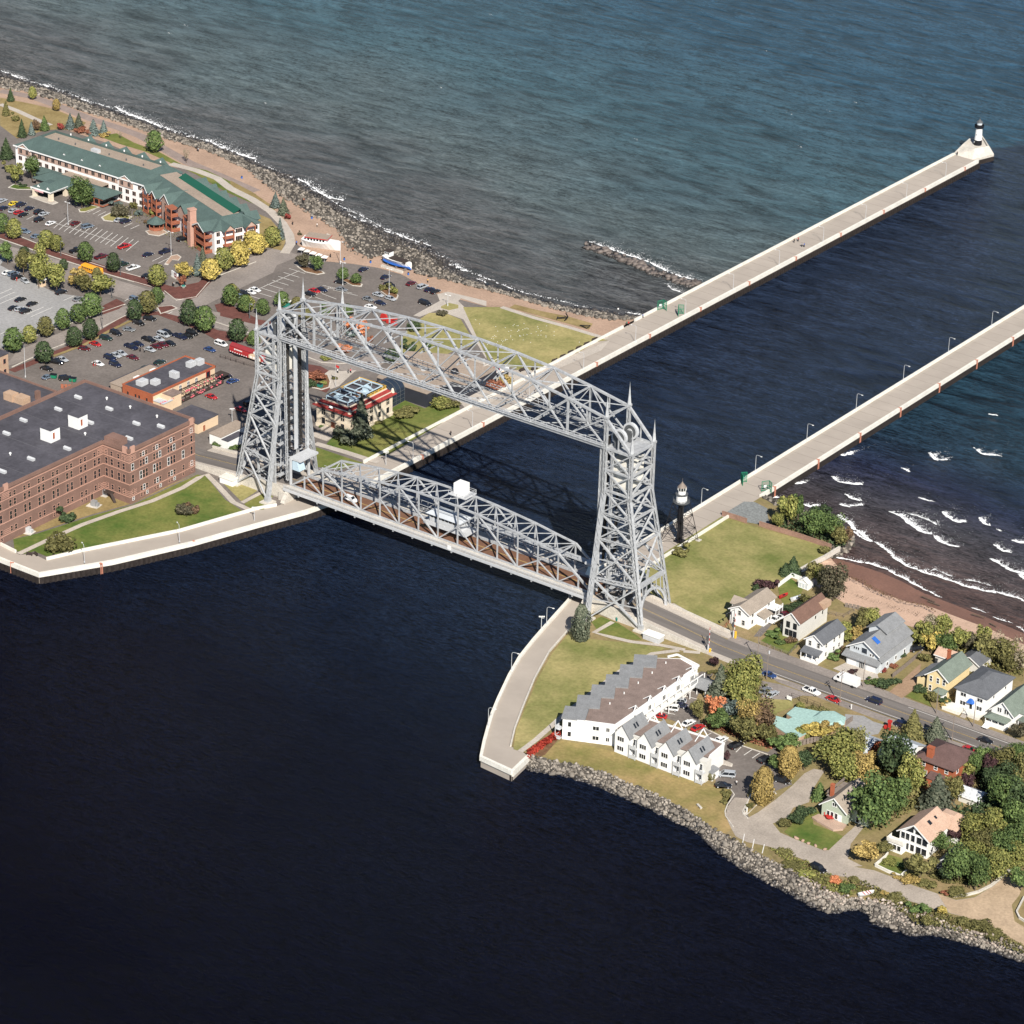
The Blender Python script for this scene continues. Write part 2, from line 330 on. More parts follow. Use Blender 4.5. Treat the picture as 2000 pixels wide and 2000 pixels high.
sheet('path', strip(gp('A',[(1290,850),(1480,900),(1640,960)]) + gp('C',[(0,70),(160,150),(300,240),(390,330),(445,420),(455,490),(410,560)]), 1.8, 1.8), 3.07, M['walk'])
sheet('dry_lawn', gp('C',[(0,10),(160,95),(300,190),(340,220),(330,250),(170,140),(0,50)]), 3.055, M['drygrass'])
sheet('lawn', gp('C',[(180,250),(300,300),(370,380),(420,460),(390,540),(300,520),(150,500),(150,330)]), 3.055, M['drygrass'])
# hotel ground, lots and streets
sheet('parking_lot', gp('A',[(0,880),(60,1000),(240,1060),(440,1140),(590,1180),(830,1210),(1000,1285),(1420,1440),(1600,1545),(1440,1660),(1290,1690),(1100,1720),(830,1650),(430,1520),(0,1340)]) + [(-352,105),(-352,150)], 3.03, M['asphalt'])
sheet('pavement', strip(gp('A',[(0,1385),(420,1530),(830,1660),(1120,1755),(1290,1800)]), 2.6, 2.2), 3.13, M['brickpave'], .13)
sheet('street', strip([(-330,88)] + gp('A',[(0,1512),(420,1630),(830,1775),(1180,1880)]) + gp('B',[(1330,420),(1600,475),(1932,560)]) + gp('E',[(250,400),(420,440)]), 6.2, 6.2), 3.045, M['street'])
sheet('street', strip(gp('B',[(1180,430),(1330,385),(1560,270),(1932,95)]) + gp('C',[(220,620),(420,540)]), 5.2, 7.5), 3.05, M['street'])
sheet('street', strip([(-262,20)] + gp('B',[(0,830),(200,745),(420,650),(620,565),(820,475),(980,415),(1180,395)]), 4.6, 4.6), 3.055, M['street'])
sheet('street', strip(gp('E',[(400,440),(560,490),(700,560),(860,610),(1000,650),(1100,640),(1170,590),(1260,560)]), 4.2, 4.2), 3.06, M['street'])
sheet('car_park', gp('B',[(0,70),(230,190),(420,280),(640,310),(760,340),(690,420),(500,510),(230,590),(0,700)]) + [(-262,52),(-275,92)], 3.06, M['asphalt2'])
sheet('pavement', gp('B',[(790,370),(880,325),(945,360),(900,400),(770,445),(730,420)]), 3.14, M['brickpave'], .13)
sheet('pavement', gp('B',[(1220,260),(1270,250),(1500,200),(1560,140),(1650,120),(1600,190),(1530,260),(1490,310),(1420,330),(1320,320)]), 3.14, M['brickpave'], .13)
sheet('pavement', gp('B',[(1620,370),(1700,350),(1932,470),(1932,500),(1780,450),(1640,420)]), 3.14, M['brickpave'], .13)
sheet('pavement', strip(gp('B',[(90,870),(420,735),(640,650),(800,560),(965,460)]), 1.6, 1.4), 3.14, M['brickpave'], .13)
sheet('pavement', gp('B',[(970,460),(1190,445),(1500,560),(1640,640),(1760,640),(1932,650),(1932,610),(1640,560),(1480,490),(1200,420),(1010,420)]), 3.10, M['brickpave'], .07)
sheet('dry_lawn', strip(gp('B',[(400,760),(640,670),(820,570),(1000,485)]), .7, .7), 3.16, M['drygrass'])
sheet('pavement', gp('E',[(0,210),(180,270),(430,310),(430,350),(250,320),(0,260)]), 3.11, M['brickpave'], .13)
sheet('pavement', gp('E',[(640,620),(760,640),(830,680),(840,800),(800,840),(690,800)]), 3.09, M['brickpave'])
sheet('plaza', gp('R',[(60,440),(280,280),(460,290),(620,280),(560,330),(400,480),(290,520),(260,400),(170,400)]), 3.10, M['walk'])
sheet('museum_plaza', gp('F',[(0,430),(280,380),(520,480),(700,470),(900,420),(1320,250),(1250,330),(700,560),(340,770),(250,780),(160,700),(0,560)]), 3.05, M['walk'])
for pts, m in (([(1300,250),(1160,200),(900,110),(520,0),(210,0),(330,260),(400,400),(640,480),(780,475),(890,420),(1100,330),(1220,260)], 'grass'), ([(600,-20),(800,30),(1000,70),(1190,125),(1160,170),(1000,125),(800,70),(560,5)], 'drygrass')):
    sheet('lawn', gp('F', pts), 3.07, M[m])
sheet('lawn', gp('C',[(1500,1010),(1620,1010),(1740,1060),(1800,1160),(1860,1250),(1700,1290),(1560,1360),(1280,1400),(1280,1230),(1350,1110)]), 3.07, M['grass'])
sheet('path', gp('C',[(1380,1030),(1580,920),(1560,870),(1640,850),(1932,920),(1932,960),(1740,900),(1720,920),(1800,1000),(1932,1290),(1932,1360),(1860,1240),(1760,1060),(1560,990),(1430,1040)]), 3.065, M['walk'])
sheet('lawn', gp('C',[(1590,960),(1650,935),(1720,950),(1720,975),(1650,990),(1590,975)]), 3.09, M['grass'])
sheet('path', strip(gp('F',[(500,0),(760,85),(1000,150),(1180,205),(1300,240)]), 1.1, 1.1), 3.08, M['walk'])
sheet('lawn', gp('R',[(1090,740),(1230,660),(1480,760),(1700,620),(1900,700),(1932,800),(1040,1330),(760,1390),(480,1290),(240,1210),(340,1090),(700,1000),(800,990)]), 3.08, M['grassg'])
sheet('lawn', gp('E',[(725,1250),(900,1310),(1080,1370),(900,1420),(730,1400)]), 3.08, M['grassg'])
sheet('path', strip(gp('R',[(100,1200),(480,1310),(760,1400),(900,1440)]), 1.3, 1.3), 3.10, M['walk'])
sheet('lawn', gp('D',[(1490,490),(1300,580),(1000,720),(700,800),(300,930),(100,980),(110,1060),(180,1090),(260,1070),(350,1108),(620,1050),(1360,905),(1840,770),(1700,680),(1600,560),(1560,500)]), 3.03, M['grassg'])
sheet('dry_lawn', gp('D',[(1490,480),(1300,570),(1000,710),(700,790),(300,920),(60,990),(30,960),(600,720),(770,640),(990,690),(1300,560)]), 3.05, M['drygrass'])
sheet('lawn', gp('E',[(20,1520),(100,1460),(280,1580),(160,1660)]), 3.06, M['grass']); sheet('lawn', gp('E',[(330,1590),(400,1620),(330,1720),(220,1720),(180,1680)]), 3.06, M['grassg'])
sheet('path', strip(gp('D',[(140,1090),(330,1000),(620,870),(900,770),(1150,690),(1380,590),(1500,515),(1560,490),(1640,570),(1760,700),(1900,765)]), .95, .95), 3.09, M['walk'])
sheet('path', strip(gp('E',[(165,1670),(320,1590),(250,1540)]), .8, .8), 3.10, M['walk'])
# ---- north pier and the harbour promenade
def wall_line(name, line, w, z0, z1, m):
    mb = MB(); L_ = strip(line, w / 2, w / 2); n = len(line)
    for i in range(n - 1): mb.prism([L_[i], L_[i+1], L_[2*n-2-i], L_[2*n-1-i]], z0, z1)
    return struct(name, mb, m)
pierN = [(-45.6,421),(-45.6,4)] + harb_out[1:] + harb_in[::-1] + [(-57.4,421)]
sheet('pier_deck', pierN, 2.95, M['pierdeck'], 4.5)
wall_line('pier_kerb_wall', [(-46.0,421),(-46.0,4)] + harb_out[1:], .9, 2.2, 3.65, M['whiteconc'])
wall_line('pier_parapet', [(-57.6,421),(-57.6,186)], .8, 2.2, 3.75, M['whiteconc'])
wall_line('pier_parapet', [(-57.3,178),(-57.3,92)], .6, 2.2, 3.9, M['whiteconc'])
wall_line('pier_parapet', [(-57.3,88),(-57.3,30)], .6, 2.2, 3.9, M['whiteconc'])
wall_line('promenade_wall', harb_in[1:6], .5, 2.5, 3.9, M['whiteconc']); wall_line('promenade_wall', harb_in[8:], .5, 2.5, 3.9, M['whiteconc'])
mb = MB()
for sx in (-1, 1):
    for k in range(int((524 if sx > 0 else 420) / 6.1)):
        y = 6 + 6.1 * k; x0, x1 = (46.5, 57) if sx > 0 else (-57.2, -46.5); mb.poly([(x0, y, 2.956), (x1, y, 2.956), (x1, y + .13, 2.956), (x0, y + .13, 2.956)])
struct('deck_joint', mb, mat('deck_joint', (.19,.165,.14), .9, 0, .3, .8))
def piling(line, seed, off=.55):
    """dark sheet piles with their vertical ribs under the pier edge"""
    mb = MB(); P = [np.array(p) for p in line]
    for p, q in zip(P, P[1:]):
        d = q - p; l = np.linalg.norm(d); d /= l; n = np.array((d[1], -d[0]))
        a, b = p + n * off * .55, q + n * off * .55
        mb.beam((*a, .95), (*b, .95), .35, 2.5)
        for k in range(int(l / 1.6)):
            c = p + d * (k * 1.6 + .4) + n * off; mb.box(c[0] - .28, c[0] + .28, c[1] - .28, c[1] + .28, -1, 2.15 - .1 * (k % 2))
    struct('sheet_piling', mb, M['pile'])
piling([(-45.6,421),(-45.6,4)] + harb_out[1:], 1, -.55); piling([(-57.8,421),(-57.8,192)], 2, .55)
# ---- south land
promS_out = [(45.4,524),(45.4,4),(48.2,-2)] + gp('G',[(1020,650),(930,750),(840,850),(740,965),(640,1090),(560,1230),(480,1400),(430,1520),(400,1620),(370,1730),(345,1845)],3.4) + gp('H',[(0,1190)],3)
promS_in = [(57.3,524),(57.3,97),(57.3,6),(59.5,-12)] + gp('G',[(1010,890),(860,1060),(750,1260),(660,1480),(600,1640),(570,1770)]) + gp('H',[(60,1020),(125,1070)])
sheet('pier_deck', promS_out + promS_in[::-1], 2.95, M['pierdeck'], 4.5)
wall_line('pier_kerb_wall', [(46.0,524),(46.0,4),(48.8,-2)] + promS_out[3:], .9, 2.2, 3.65, M['whiteconc'])
wall_line('pier_kerb_wall', [promS_out[-1], promS_in[-1]], .9, 1.6, 3.5, M['whiteconc'])
wall_line('pier_parapet', [(57.0,524),(57.0,92)], .8, 2.2, 3.6, M['whiteconc'])
wall_line('promenade_wall', [(57.3,72.5),(57.3,14)], .6, 2.5, 3.9, M['whiteconc'])
wall_line('promenade_wall', promS_in[4:10], .45, 2.5, 3.55, M['conc'])
piling([(45.4,524),(45.4,4),(48.2,-2)] + promS_out[3:] + [promS_in[-1]], 3, -.5); piling([(57.6,524),(57.6,96)], 4, .5)
ripS0 = gs('H',[(70,1160),(200,1200),(330,1215),(520,1260),(700,1330),(850,1390),(1000,1460),(1200,1560),(1400,1650)],-.4) + gs('M',[(250,900),(450,1040),(700,1200),(1000,1340),(1280,1500),(1500,1590),(1640,1560)],-.4) + gs('N',[(110,1240),(240,1280),(300,1420),(560,1500),(760,1570),(900,1510),(1200,1600),(1500,1680),(1932,1830)],-.4) + [(300,-80,-.4)]
ripS1 = gs('H',[(130,1065),(300,1110),(500,1140),(700,1200),(900,1290),(1100,1370),(1300,1470),(1450,1580),(1600,1670)],3) + gs('M',[(450,770),(700,930),(850,1000),(1100,1120),(1400,1330),(1600,1400)],3) + gs('N',[(170,1150),(480,1200),(750,1300),(1000,1400),(1300,1500),(1600,1560),(1932,1700)],3) + [(300,-74,3)]
bankS = slope('rock_bank', ripS1, ripS0, M['bankrock'])
pt0 = [(57.4,99,-.3),(64,98.5,-.3),(73,98,-.3),(84,96,-.3),(93.5,92,-.3),(96.5,86,-.3),(96.6,78,-.3),(96.4,74,-.3)]
pt1 = [(57.4,92,3),(63,90,3),(72,89,3),(82,88,3),(89,85.5,3),(92.5,81,3),(93.5,77,3),(94.6,71.5,3)]
bankP = slope('rock_bank', pt1, pt0, M['bankrock'])
bw = gs('J',[(-60,440),(150,420),(450,490),(650,550),(850,640),(1000,740),(1300,860),(1600,980),(1932,1120)],-.3) + [(230,64,-.3),(300,60,-.3)]
bd = gs('J',[(110,440),(260,600),(520,740),(830,850),(1040,890),(1300,990),(1600,1100),(1800,1190),(1932,1250)],1.2)
bt = [(96,66,2.95),(99,52,2.95)] + gs('J',[(250,870),(460,950),(610,1010),(860,1080),(1100,1160),(1350,1170),(1600,1200),(1932,1330)],2.95) + [(240,42,2.95),(300,36,2.95)]
landS = [(57.3,97),(57.3,92)] + [p[:2] for p in pt1[1:]] + [p[:2] for p in bt] + [(300,-74)] + [p[:2] for p in ripS1[::-1]] + [promS_in[-2]] + promS_in[3:-2][::-1] + [(57.3,6)]
sheet('ground', landS, 3.0, mat('yard_ground', (.17,.15,.06), .95, 0, 0, .12, .1, col2=(.27,.20,.11), fine=1.2))
bd = [(95.5,73,1.0)] + bd + [(235,54,1.2),(300,50,1.2)]
slope('wet_beach', bd, bw, mat('damp_red_sand', (.19,.10,.07), .6, 0, .14, .10, .3, fine=1.5)); slope('dry_beach', bt, bd, mat('dry_pink_sand', (.50,.345,.255), .95, 0, .08, .12, .1, fine=1.8))
sheet('lawn', gp('I',[(0,860),(530,525),(770,600),(1450,790),(1540,850),(1400,960),(1250,1040),(1060,1170),(860,1330),(640,1440),(470,1570),(180,1420),(60,1330)]) + [(80,7.2),(60,7.2)], 3.04, M['grass'])
sheet('gravel_patch', gp('I',[(600,470),(740,385),(840,390),(960,450),(960,500),(990,640),(880,600),(760,580),(560,500)]), 3.06, M['greygravel'])
sheet('lawn', gp('G',[(1020,900),(1180,960),(1480,990),(1740,1025),(1640,1080),(1400,1200),(1150,1390),(940,1560),(760,1720),(620,1800),(590,1790),(610,1640),(680,1480),(770,1270),(880,1070)]), 3.04, M['grass'])
sheet('lawn', gp('G',[(1180,830),(1250,790),(1330,820),(1390,845),(1520,930),(1560,965),(1400,960),(1240,915)]), 3.04, M['grassg'])
sheet('path', strip(gp('G',[(1340,830),(1200,910),(1330,945),(1480,980),(1700,1005),(1880,1040)]) + gp('H',[(1300,280),(1420,290)]), .8, .8), 3.07, M['walk'])
sheet('path', strip(gp('G',[(1840,1045),(1640,1070),(1400,1200),(1150,1390),(940,1560),(760,1720),(640,1810)]), .85, .85), 3.08, M['walk'])
sheet('lawn', gp('H',[(370,950),(560,985),(780,1040),(950,1110),(1100,1170),(1280,1240),(1450,1270),(1530,1290),(1660,1330),(1630,1480),(1690,1600),(1600,1660),(1450,1580),(1300,1470),(1100,1370),(900,1290),(700,1200),(500,1140),(280,1100),(200,1060)]), 3.05, mat('drying_lawn', (.15,.145,.045), .95, 0, 0, .06, .1, col2=(.36,.25,.12), fine=1.2))
sheet('shrub_bed_soil', gp('H',[(110,1060),(360,880),(380,910),(250,1060),(200,1080)]), 3.06, M['mulch'])
sheet('parking_lot', gp('H',[(920,780),(1200,560),(1430,430),(1520,450),(1420,580),(1360,700),(1450,860),(1700,990),(1932,1040)]) + gp('K',[(900,1150),(1090,1560),(880,1640),(870,1440),(680,1420),(600,1680),(620,1700),(560,1820),(640,1932),(380,1932),(370,1760),(450,1640),(430,1610),(260,1600),(270,1350),(460,1350),(200,1240)]) + gp('H',[(1480,1020),(1480,900),(1100,760)]), 3.05, M['asphalt'])
sheet('gravel_drive', gp('M',[(430,650),(370,520),(390,420),(470,320),(620,330),(560,470),(610,540),(720,480),(900,350),(1080,200),(1220,60),(1320,10),(1440,30),(1300,250),(1270,370),(1100,430),(1040,540),(880,600),(960,700),(1100,760),(1400,880),(1480,890),(1640,740),(1800,600),(1860,640),(1720,820),(1690,980),(1850,1060)]) + gp('N',[(100,790),(320,830),(560,920),(760,1000),(1000,1080),(1200,1150),(1400,1120),(1600,1000),(1740,880),(1870,1020),(1880,1100),(1800,1200),(1830,1380),(1932,1440),(1932,1640),(1650,1480),(1400,1360),(1130,1290),(980,1250),(700,1160),(420,1050),(200,990),(0,900)]) + gp('M',[(1450,1150),(1260,1010),(980,900),(840,850),(600,800),(480,740)]), 3.07, M['gravel'])
sheet('dirt_road', gp('N',[(1000,1080),(1200,1155),(1400,1125),(1600,1005),(1740,885),(1932,960),(1880,1100),(1800,1200),(1830,1380),(1932,1440),(1932,1640),(1650,1480),(1400,1360),(1130,1285)]), 3.085, M['dirt'])
sheet('lawn', gp('M',[(1100,760),(1000,690),(1090,600),(1180,500),(1330,430),(1400,500),(1310,560),(1320,610),(1540,690),(1640,740),(1480,885),(1400,880)]), 3.075, M['grassg'])
sheet('lawn', gp('N',[(340,790),(470,660),(620,700),(660,830),(590,890)]), 3.08, M['grassg'])
sheet('shore_scrub_ground', gp('M',[(820,850),(960,900),(1250,1010),(1450,1150),(1600,1230),(1800,1270),(1850,1330),(1650,1390),(1400,1330),(1100,1120),(900,1000)]), 3.06, mat('scrub_ground', (.115,.10,.035), .95, 0, 0, .3, .1, col2=(.26,.20,.11), fine=1.5))
# ---- bridge road, ramps, south street
def zroad(x):
    a = abs(x); return 7.05 if a < 60 else (3.2 + 3.85 * max(0, 1 - (a - 60) / 42))
def road_strip(name, xs, y0, y1, dz, m, ycen=None):
    mb = MB(); v = []
    for x in xs:
        c = ycen(x) if ycen else 0; v += [(x, y0 + c, zroad(x) + dz), (x, y1 + c, zroad(x) + dz)]
    mb.add(v, [(2*i, 2*i+2, 2*i+3, 2*i+1) if xs[1] > xs[0] else (2*i, 2*i+1, 2*i+3, 2*i+2) for i in range(len(xs)-1)]); return struct(name, mb, m)
ysh = lambda x: -1.3 * min(1, max(0, (x - 84) / 30))
xsS = [59.6,66,72,80,88,96,102,112,122,135,150,165,180,200,225,260,300]; xsN = [-59.6,-66,-72,-80,-88,-96,-102,-112,-130,-160,-200,-260]
road_strip('road', xsS, -4.4, 4.4, 0, M['road'], ysh); road_strip('road', xsN, -4.4, 4.4, 0, M['road'])
for y in (-.13, .13): road_strip('centre_line', xsS, y - .05, y + .05, .02, M['ypaint'], ysh); road_strip('centre_line', xsN, y - .05, y + .05, .02, M['ypaint'])
road_strip('edge_line', [x for x in xsS if x > 118], -3.75, -3.58, .02, M['paint'], ysh); road_strip('edge_line', [x for x in xsS if x > 160], 3.58, 3.75, .02, M['paint'], ysh)
def ramp_side(sgn, y0, y1, xe, wall):
    xs = [x for x in (59.6,66,72,80,88,96,102,112)]; mb = MB()
    for a, b in zip(xs, xs[1:]):
        if b > xe: break
        za, zb = zroad(a) + .14, zroad(b) + .14; x0, x1 = sgn * a, sgn * b
        v = [(x0,y0,2.6),(x1,y0,2.6),(x1,y1,2.6),(x0,y1,2.6),(x0,y0,za),(x1,y0,zb),(x1,y1,zb),(x0,y1,za)]
        mb.add(v, [(4,5,6,7) if sgn > 0 else (7,6,5,4), (0,1,5,4), (2,3,7,6), (1,2,6,5), (3,0,4,7)])
    struct('pavement', mb, M['walk'])
    mb = MB(); yw = y0 if abs(y0) > abs(y1) else y1
    for a, b in zip(xs, xs[1:]):
        if b > xe: break
        mb.beam((sgn * a, yw, zroad(a) - 1.2), (sgn * b, yw, zroad(b) - 1.2), .35, 4.2)
    struct('ramp_parapet', mb, M['conc'])
for sg in (1, -1): ramp_side(sg, -7.2, -4.42, 102, True); ramp_side(sg, 4.42, 7.2, 102, True)
sheet('pavement', [(102,-4.6),(118,-5.8),(130,-6.3),(118,-8.6),(102,-7.4)], 3.16, M['walk'], .2)
sheet('verge', [(102,3.2),(300,1.2),(300,5.5),(190,6.2),(150,7.0),(125,7.2),(102,7.4)], 3.12, M['street'], .1)
sheet('verge', [(116,-5.9),(160,-6.0),(300,-6.0),(300,-9.5),(180,-9.3),(150,-9.0),(128,-8.5)], 3.10, M['street'], .1)
sheet('forecourt', gp('K',[(760,440),(960,480),(1190,560),(1440,620),(1200,600),(1050,650),(830,670),(720,590)]), 3.06, M['street'])
sheet('driveway', gp('K',[(1660,800),(1860,820),(1960,880)]) + gp('L',[(420,640),(360,740),(220,760),(60,740)]) + gp('K',[(1640,960)]), 3.065, M['asphalt2'])
sheet('driveway', gp('I',[(830,1660),(960,1500),(1080,1360),(1140,1370),(1060,1480),(900,1660)]), 3.07, M['road'])
sheet('garden_bed', gp('I',[(900,1700),(1050,1570),(1260,1690),(1240,1760),(1160,1830)]), 3.08, M['grassg'])
sheet('driveway', gp('J',[(130,1480),(260,1420),(540,1510),(560,1570),(400,1590)]), 3.14, M['walk'])
sheet('driveway', gp('J',[(660,1700),(960,1430),(930,1650),(780,1760)]), 3.13, mat('sandy_drive', (.30,.20,.13), .95, 0, .15, .3, fine=2))
sheet('lawn', gp('J',[(820,1740),(900,1680),(1020,1700),(1060,1840)]), 3.14, M['grassg'])
sheet('lawn', gp('I',[(1060,1200),(1180,1110),(1300,1200),(1260,1300),(1120,1360),(1080,1300)]), 3.07, M['grassg'])
sheet('lawn', gp('K',[(750,640),(900,640),(1090,650),(1100,720),(900,800),(760,720)]), 3.07, M['grass'])
sheet('path', strip(gp('I',[(60,1350),(150,1400),(280,1480),(430,1570)]), .7, .7), 3.08, M['walk'])
# painted bays
def bays(name, tile, segs, z=3.075, w=.12, m='paint'):
    mb = MB()
    for a, b in segs:
        p, q = np.array(g(tile, *a, z)), np.array(g(tile, *b, z)); d = (q - p)[:2]; d /= np.linalg.norm(d); n = np.array((-d[1], d[0], 0)) if len(d) > 2 else np.array((-d[1], d[0], 0)) * w
        mb.poly([p - n, q - n, q + n, p + n])
    struct(name, mb, M[m])
bays('bay_lines', 'A', [((405 + 39*k + 0, 1335 + 12.5*k), (345 + 39*k + 155, 1292 - 35 + 12.5*k)) for k in range(0, 15)] + [((395,1290),(880,1440)), ((660,1218),(720,1190)), ((700,1230),(760,1200)), ((740,1240),(800,1210)), ((935,1325),(1000,1295)), ((985,1342),(1050,1312)), ((1150,1585),(1230,1545)), ((1195,1600),(1275,1560)), ((1080,1560),(1150,1525)), ((200,1270),(260,1240)), ((240,1290),(300,1262))])
bays('bay_lines', 'C', [((150 + 42*k, 880 - 29.5*k), (270 + 42*k, 918 - 29.5*k)) for k in range(10)] + [((140,860),(520,690))] + [((735 + 40*k - 40, 800 + 18*k), (880 + 40*k, 850 + 18*k - 8)) for k in range(0, 3)] + [((590,900),(760,815)), ((640,890),(760,930)), ((690,862),(800,905))])
bays('bay_lines', 'B', [((230,460),(395,388)), ((200,440),(330,385)), ((0,590),(120,535)), ((0,360),(140,300)), ((0,320),(110,272)), ((0,285),(90,245)), ((480,335),(560,300)), ((1240,455),(1300,420)), ((940,340),(1010,300))])
bays('bay_lines', 'H', [((1290,610),(1400,640)), ((1230,650),(1330,690)), ((1340,570),(1430,600)), ((1690,1040),(1745,985)), ((1750,1062),(1812,1020)), ((1812,1085),(1870,1045)), ((1575,985),(1630,945)), ((1515,960),(1545,935)), ((1455,920),(1505,895)), ((1140,735),(1230,755))])
bays('bay_lines', 'M', [((550,830),(575,710)), ((660,865),(680,765)), ((765,920),(790,820))], 3.09)
def part(name, m, parent, fn):
    mb = MB(); fn(mb); return mb.build(name, M[m] if isinstance(m, str) else m, parent)
# ------------------------------------------------------------------ the bridge
def pbox(n, m, p, *a): return part(n, m, p, lambda mb: mb.box(*a))
TX = [-61.9,-48.2,-34.6,-20.8,-6.9,6.9,20.8,34.6,48.2,61.9]; TZ = [66.8,69.2,71.2,72.3,72.8,72.8,72.3,71.2,69.2,66.8]
YT = 5.7; ZB = 57.3
bridge = thing('lift_bridge', 'tall silver steel lift bridge frame with two braced towers and arched overhead truss', 'bridge', (0,0,0))
def laced(mb, p, q, w, d, n=None):
    """built-up member: two flange plates tied with zigzag lacing bars"""
    p = np.array(p, float); q = np.array(q, float); L_ = np.linalg.norm(q - p); t = (q - p) / L_
    a = np.cross(t, (0, 1, 0.01)); a /= np.linalg.norm(a)
    for s in (-1, 1): mb.beam(p + a * s * w * .4, q + a * s * w * .4, d * .9, w * .22)
    n = n or max(3, int(L_ / (w * 1.5)))
    for k in range(n):
        s = 1 if k % 2 else -1; u, v = p + t * L_ * k / n, p + t * L_ * (k + 1) / n
        for e in (-.45, .45):
            o = np.cross(t, a) * d * e; mb.beam(u + a * s * w * .4 + o, v - a * s * w * .4 + o, .14, .1)
    return mb
def member(name, parent, p, q, w, h=None, lace=False, m='steel'):
    mb = MB()
    w *= .84; h = h and h * .84
    laced(mb, p, q, w, h or w) if lace else mb.beam(p, q, w, h or w)
    return mb.build(name, M[m], parent)
LEV = [57.3, 50.5, 43.8, 36.5, 28.5, 16.2, 3.4]
def legpt(sg, inner, fy, z):
    """point on a tower leg: the legs on the canal side splay sideways, the landward ones splay back"""
    t = 0 if z > 42.5 else (42.5 - z) / 39.3
    return (sg * 62.1, fy * (YT + 6.3 * t), z) if inner else (sg * (71.4 + 7.5 * t), fy * (YT + 1.9 * t), z)
def tower(sg):
    mb = MB(); mb.box(min(sg*62.2, sg*71.3), max(sg*62.2, sg*71.3), -5.5, 5.5, 57.0, 57.2); t = mb.build('tower', M['steel'], bridge)
    for inner in (1, 0):
        for fy in (-1, 1): p = legpt(sg, inner, fy, 3); pbox('footing', 'conc', t, p[0] - 1.9, p[0] + 1.9, p[1] - 1.9, p[1] + 1.9, 2.4, 3.5)
    for inner in (1, 0):
        for fy in (-1, 1):
            mb = MB(); a, b, c = legpt(sg, inner, fy, 66.8 if inner else 57.6), legpt(sg, inner, fy, 42.5), legpt(sg, inner, fy, 3.4)
            laced(mb, b, a, 1.05, .95); laced(mb, c, b, 1.2, 1.0); mb.beam(c, (c[0], c[1], 5), 1.6, 1.6)
            mb.build('leg', M['steel'], t)
            # slender finial on every corner
            mb = MB(); z = a[2]; mb.box(a[0] - .65, a[0] + .65, a[1] - .65, a[1] + .65, z, z + .7)
            mb.lathe([(.75, z + .7), (.62, z + 1.6), (.09, z + 6.4), (.0, z + 8.0)], 4, (a[0], a[1])); mb.build('spire', M['steel'], t)
    for fy in (-1, 1):                                   # side faces
        for i, (z1, z0) in enumerate(zip(LEV, LEV[1:])):
            A, B = legpt(sg, 1, fy, z1), legpt(sg, 0, fy, z1); c_, d_ = legpt(sg, 1, fy, z0), legpt(sg, 0, fy, z0)
            big = i >= 3
            if i: member('strut', t, A, B, .8 if i != 5 else 1.5, .7, lace=big)
            member('diagonal_brace', t, A, d_, .85 if big else .6, .5, lace=False); member('diagonal_brace', t, B, c_, .65 if big else .5, .45, lace=False)
            if big:
                mid = lambda P, Q: tuple((np.array(P) + np.array(Q)) / 2)
                member('strut', t, mid(A, c_), mid(B, d_), .35, .3)
    for inner in (1, 0):                                 # faces across the road
        for i, (z1, z0) in enumerate(zip(LEV[:-1] if inner else LEV[:-1], LEV[1:])):
            A, B = legpt(sg, inner, -1, z1), legpt(sg, inner, 1, z1); c_, d_ = legpt(sg, inner, -1, z0), legpt(sg, inner, 1, z0)
            if not inner or i < 1: member('strut', t, A, B, .8, .7, lace=i >= 3)
            if z0 < 10 or (inner and 0 < i): continue
            member('diagonal_brace', t, A, d_, .6, .45); member('diagonal_brace', t, B, c_, .6, .45)
    # portal arch over the road on the landward face
    for off, wd in ((0, .7),):
        mb = MB(); A, B = legpt(sg, 0, -1, 4), legpt(sg, 0, 1, 4); P = []
        for k in range(17):
            a = math.pi * k / 16; P.append((sg * (78.0 - 1.3 * math.sin(a)), -math.cos(a) * 6.6, 4.6 + 8.6 * math.sin(a) ** .8))
        for p, q in zip(P, P[1:]): mb.beam(p, q, .55, .7)
        for k in range(2, 15, 2): mb.beam(P[k], (sg * 76.6, P[k][1], 16.2), .22, .22)
        mb.beam(legpt(sg, 0, -1, 16.2), legpt(sg, 0, 1, 16.2), 1.0, 1.3); mb.build('portal_arch', M['steel'], t)
        for fy in (-1, 1): member('portal_post', t, (sg * 70.5, fy * 6.0, 5.8), (sg * 71.5, fy * 6.0, 16.2), .7)
    # guide columns for the moving span, with a broad cover plate and the dark rope bundles
    for fy in (-1, 1):
        member('guide_column', t, (sg * 60.0, fy * 4.9, 9), (sg * 60.6, fy * 5.2, 57), 1.1, .9, lace=True)
        member('guide_column', t, (sg * 64.6, fy * 5.6, 4), (sg * 64.6, fy * 5.6, 57), .9, .8, lace=True)
        for k in (-.55, 0, .55): member('hoist_rope', t, (sg * 60.9, fy * 2.9 + k, 18.4), (sg * 61.4, fy * 2.9 + k, 60), .28, m='rope')
    member('cover_plate', t, (sg * 60.6, 0.2, 18), (sg * 60.8, 0.2, 56), 1.9, .3, m='lightgrey')
    mb = MB(); mb.box(min(sg*63.3, sg*69.2), max(sg*63.3, sg*69.2), -4.2, 4.2, 44.6, 53.6); mb.build('counterweight', M['whiteconc'], t)
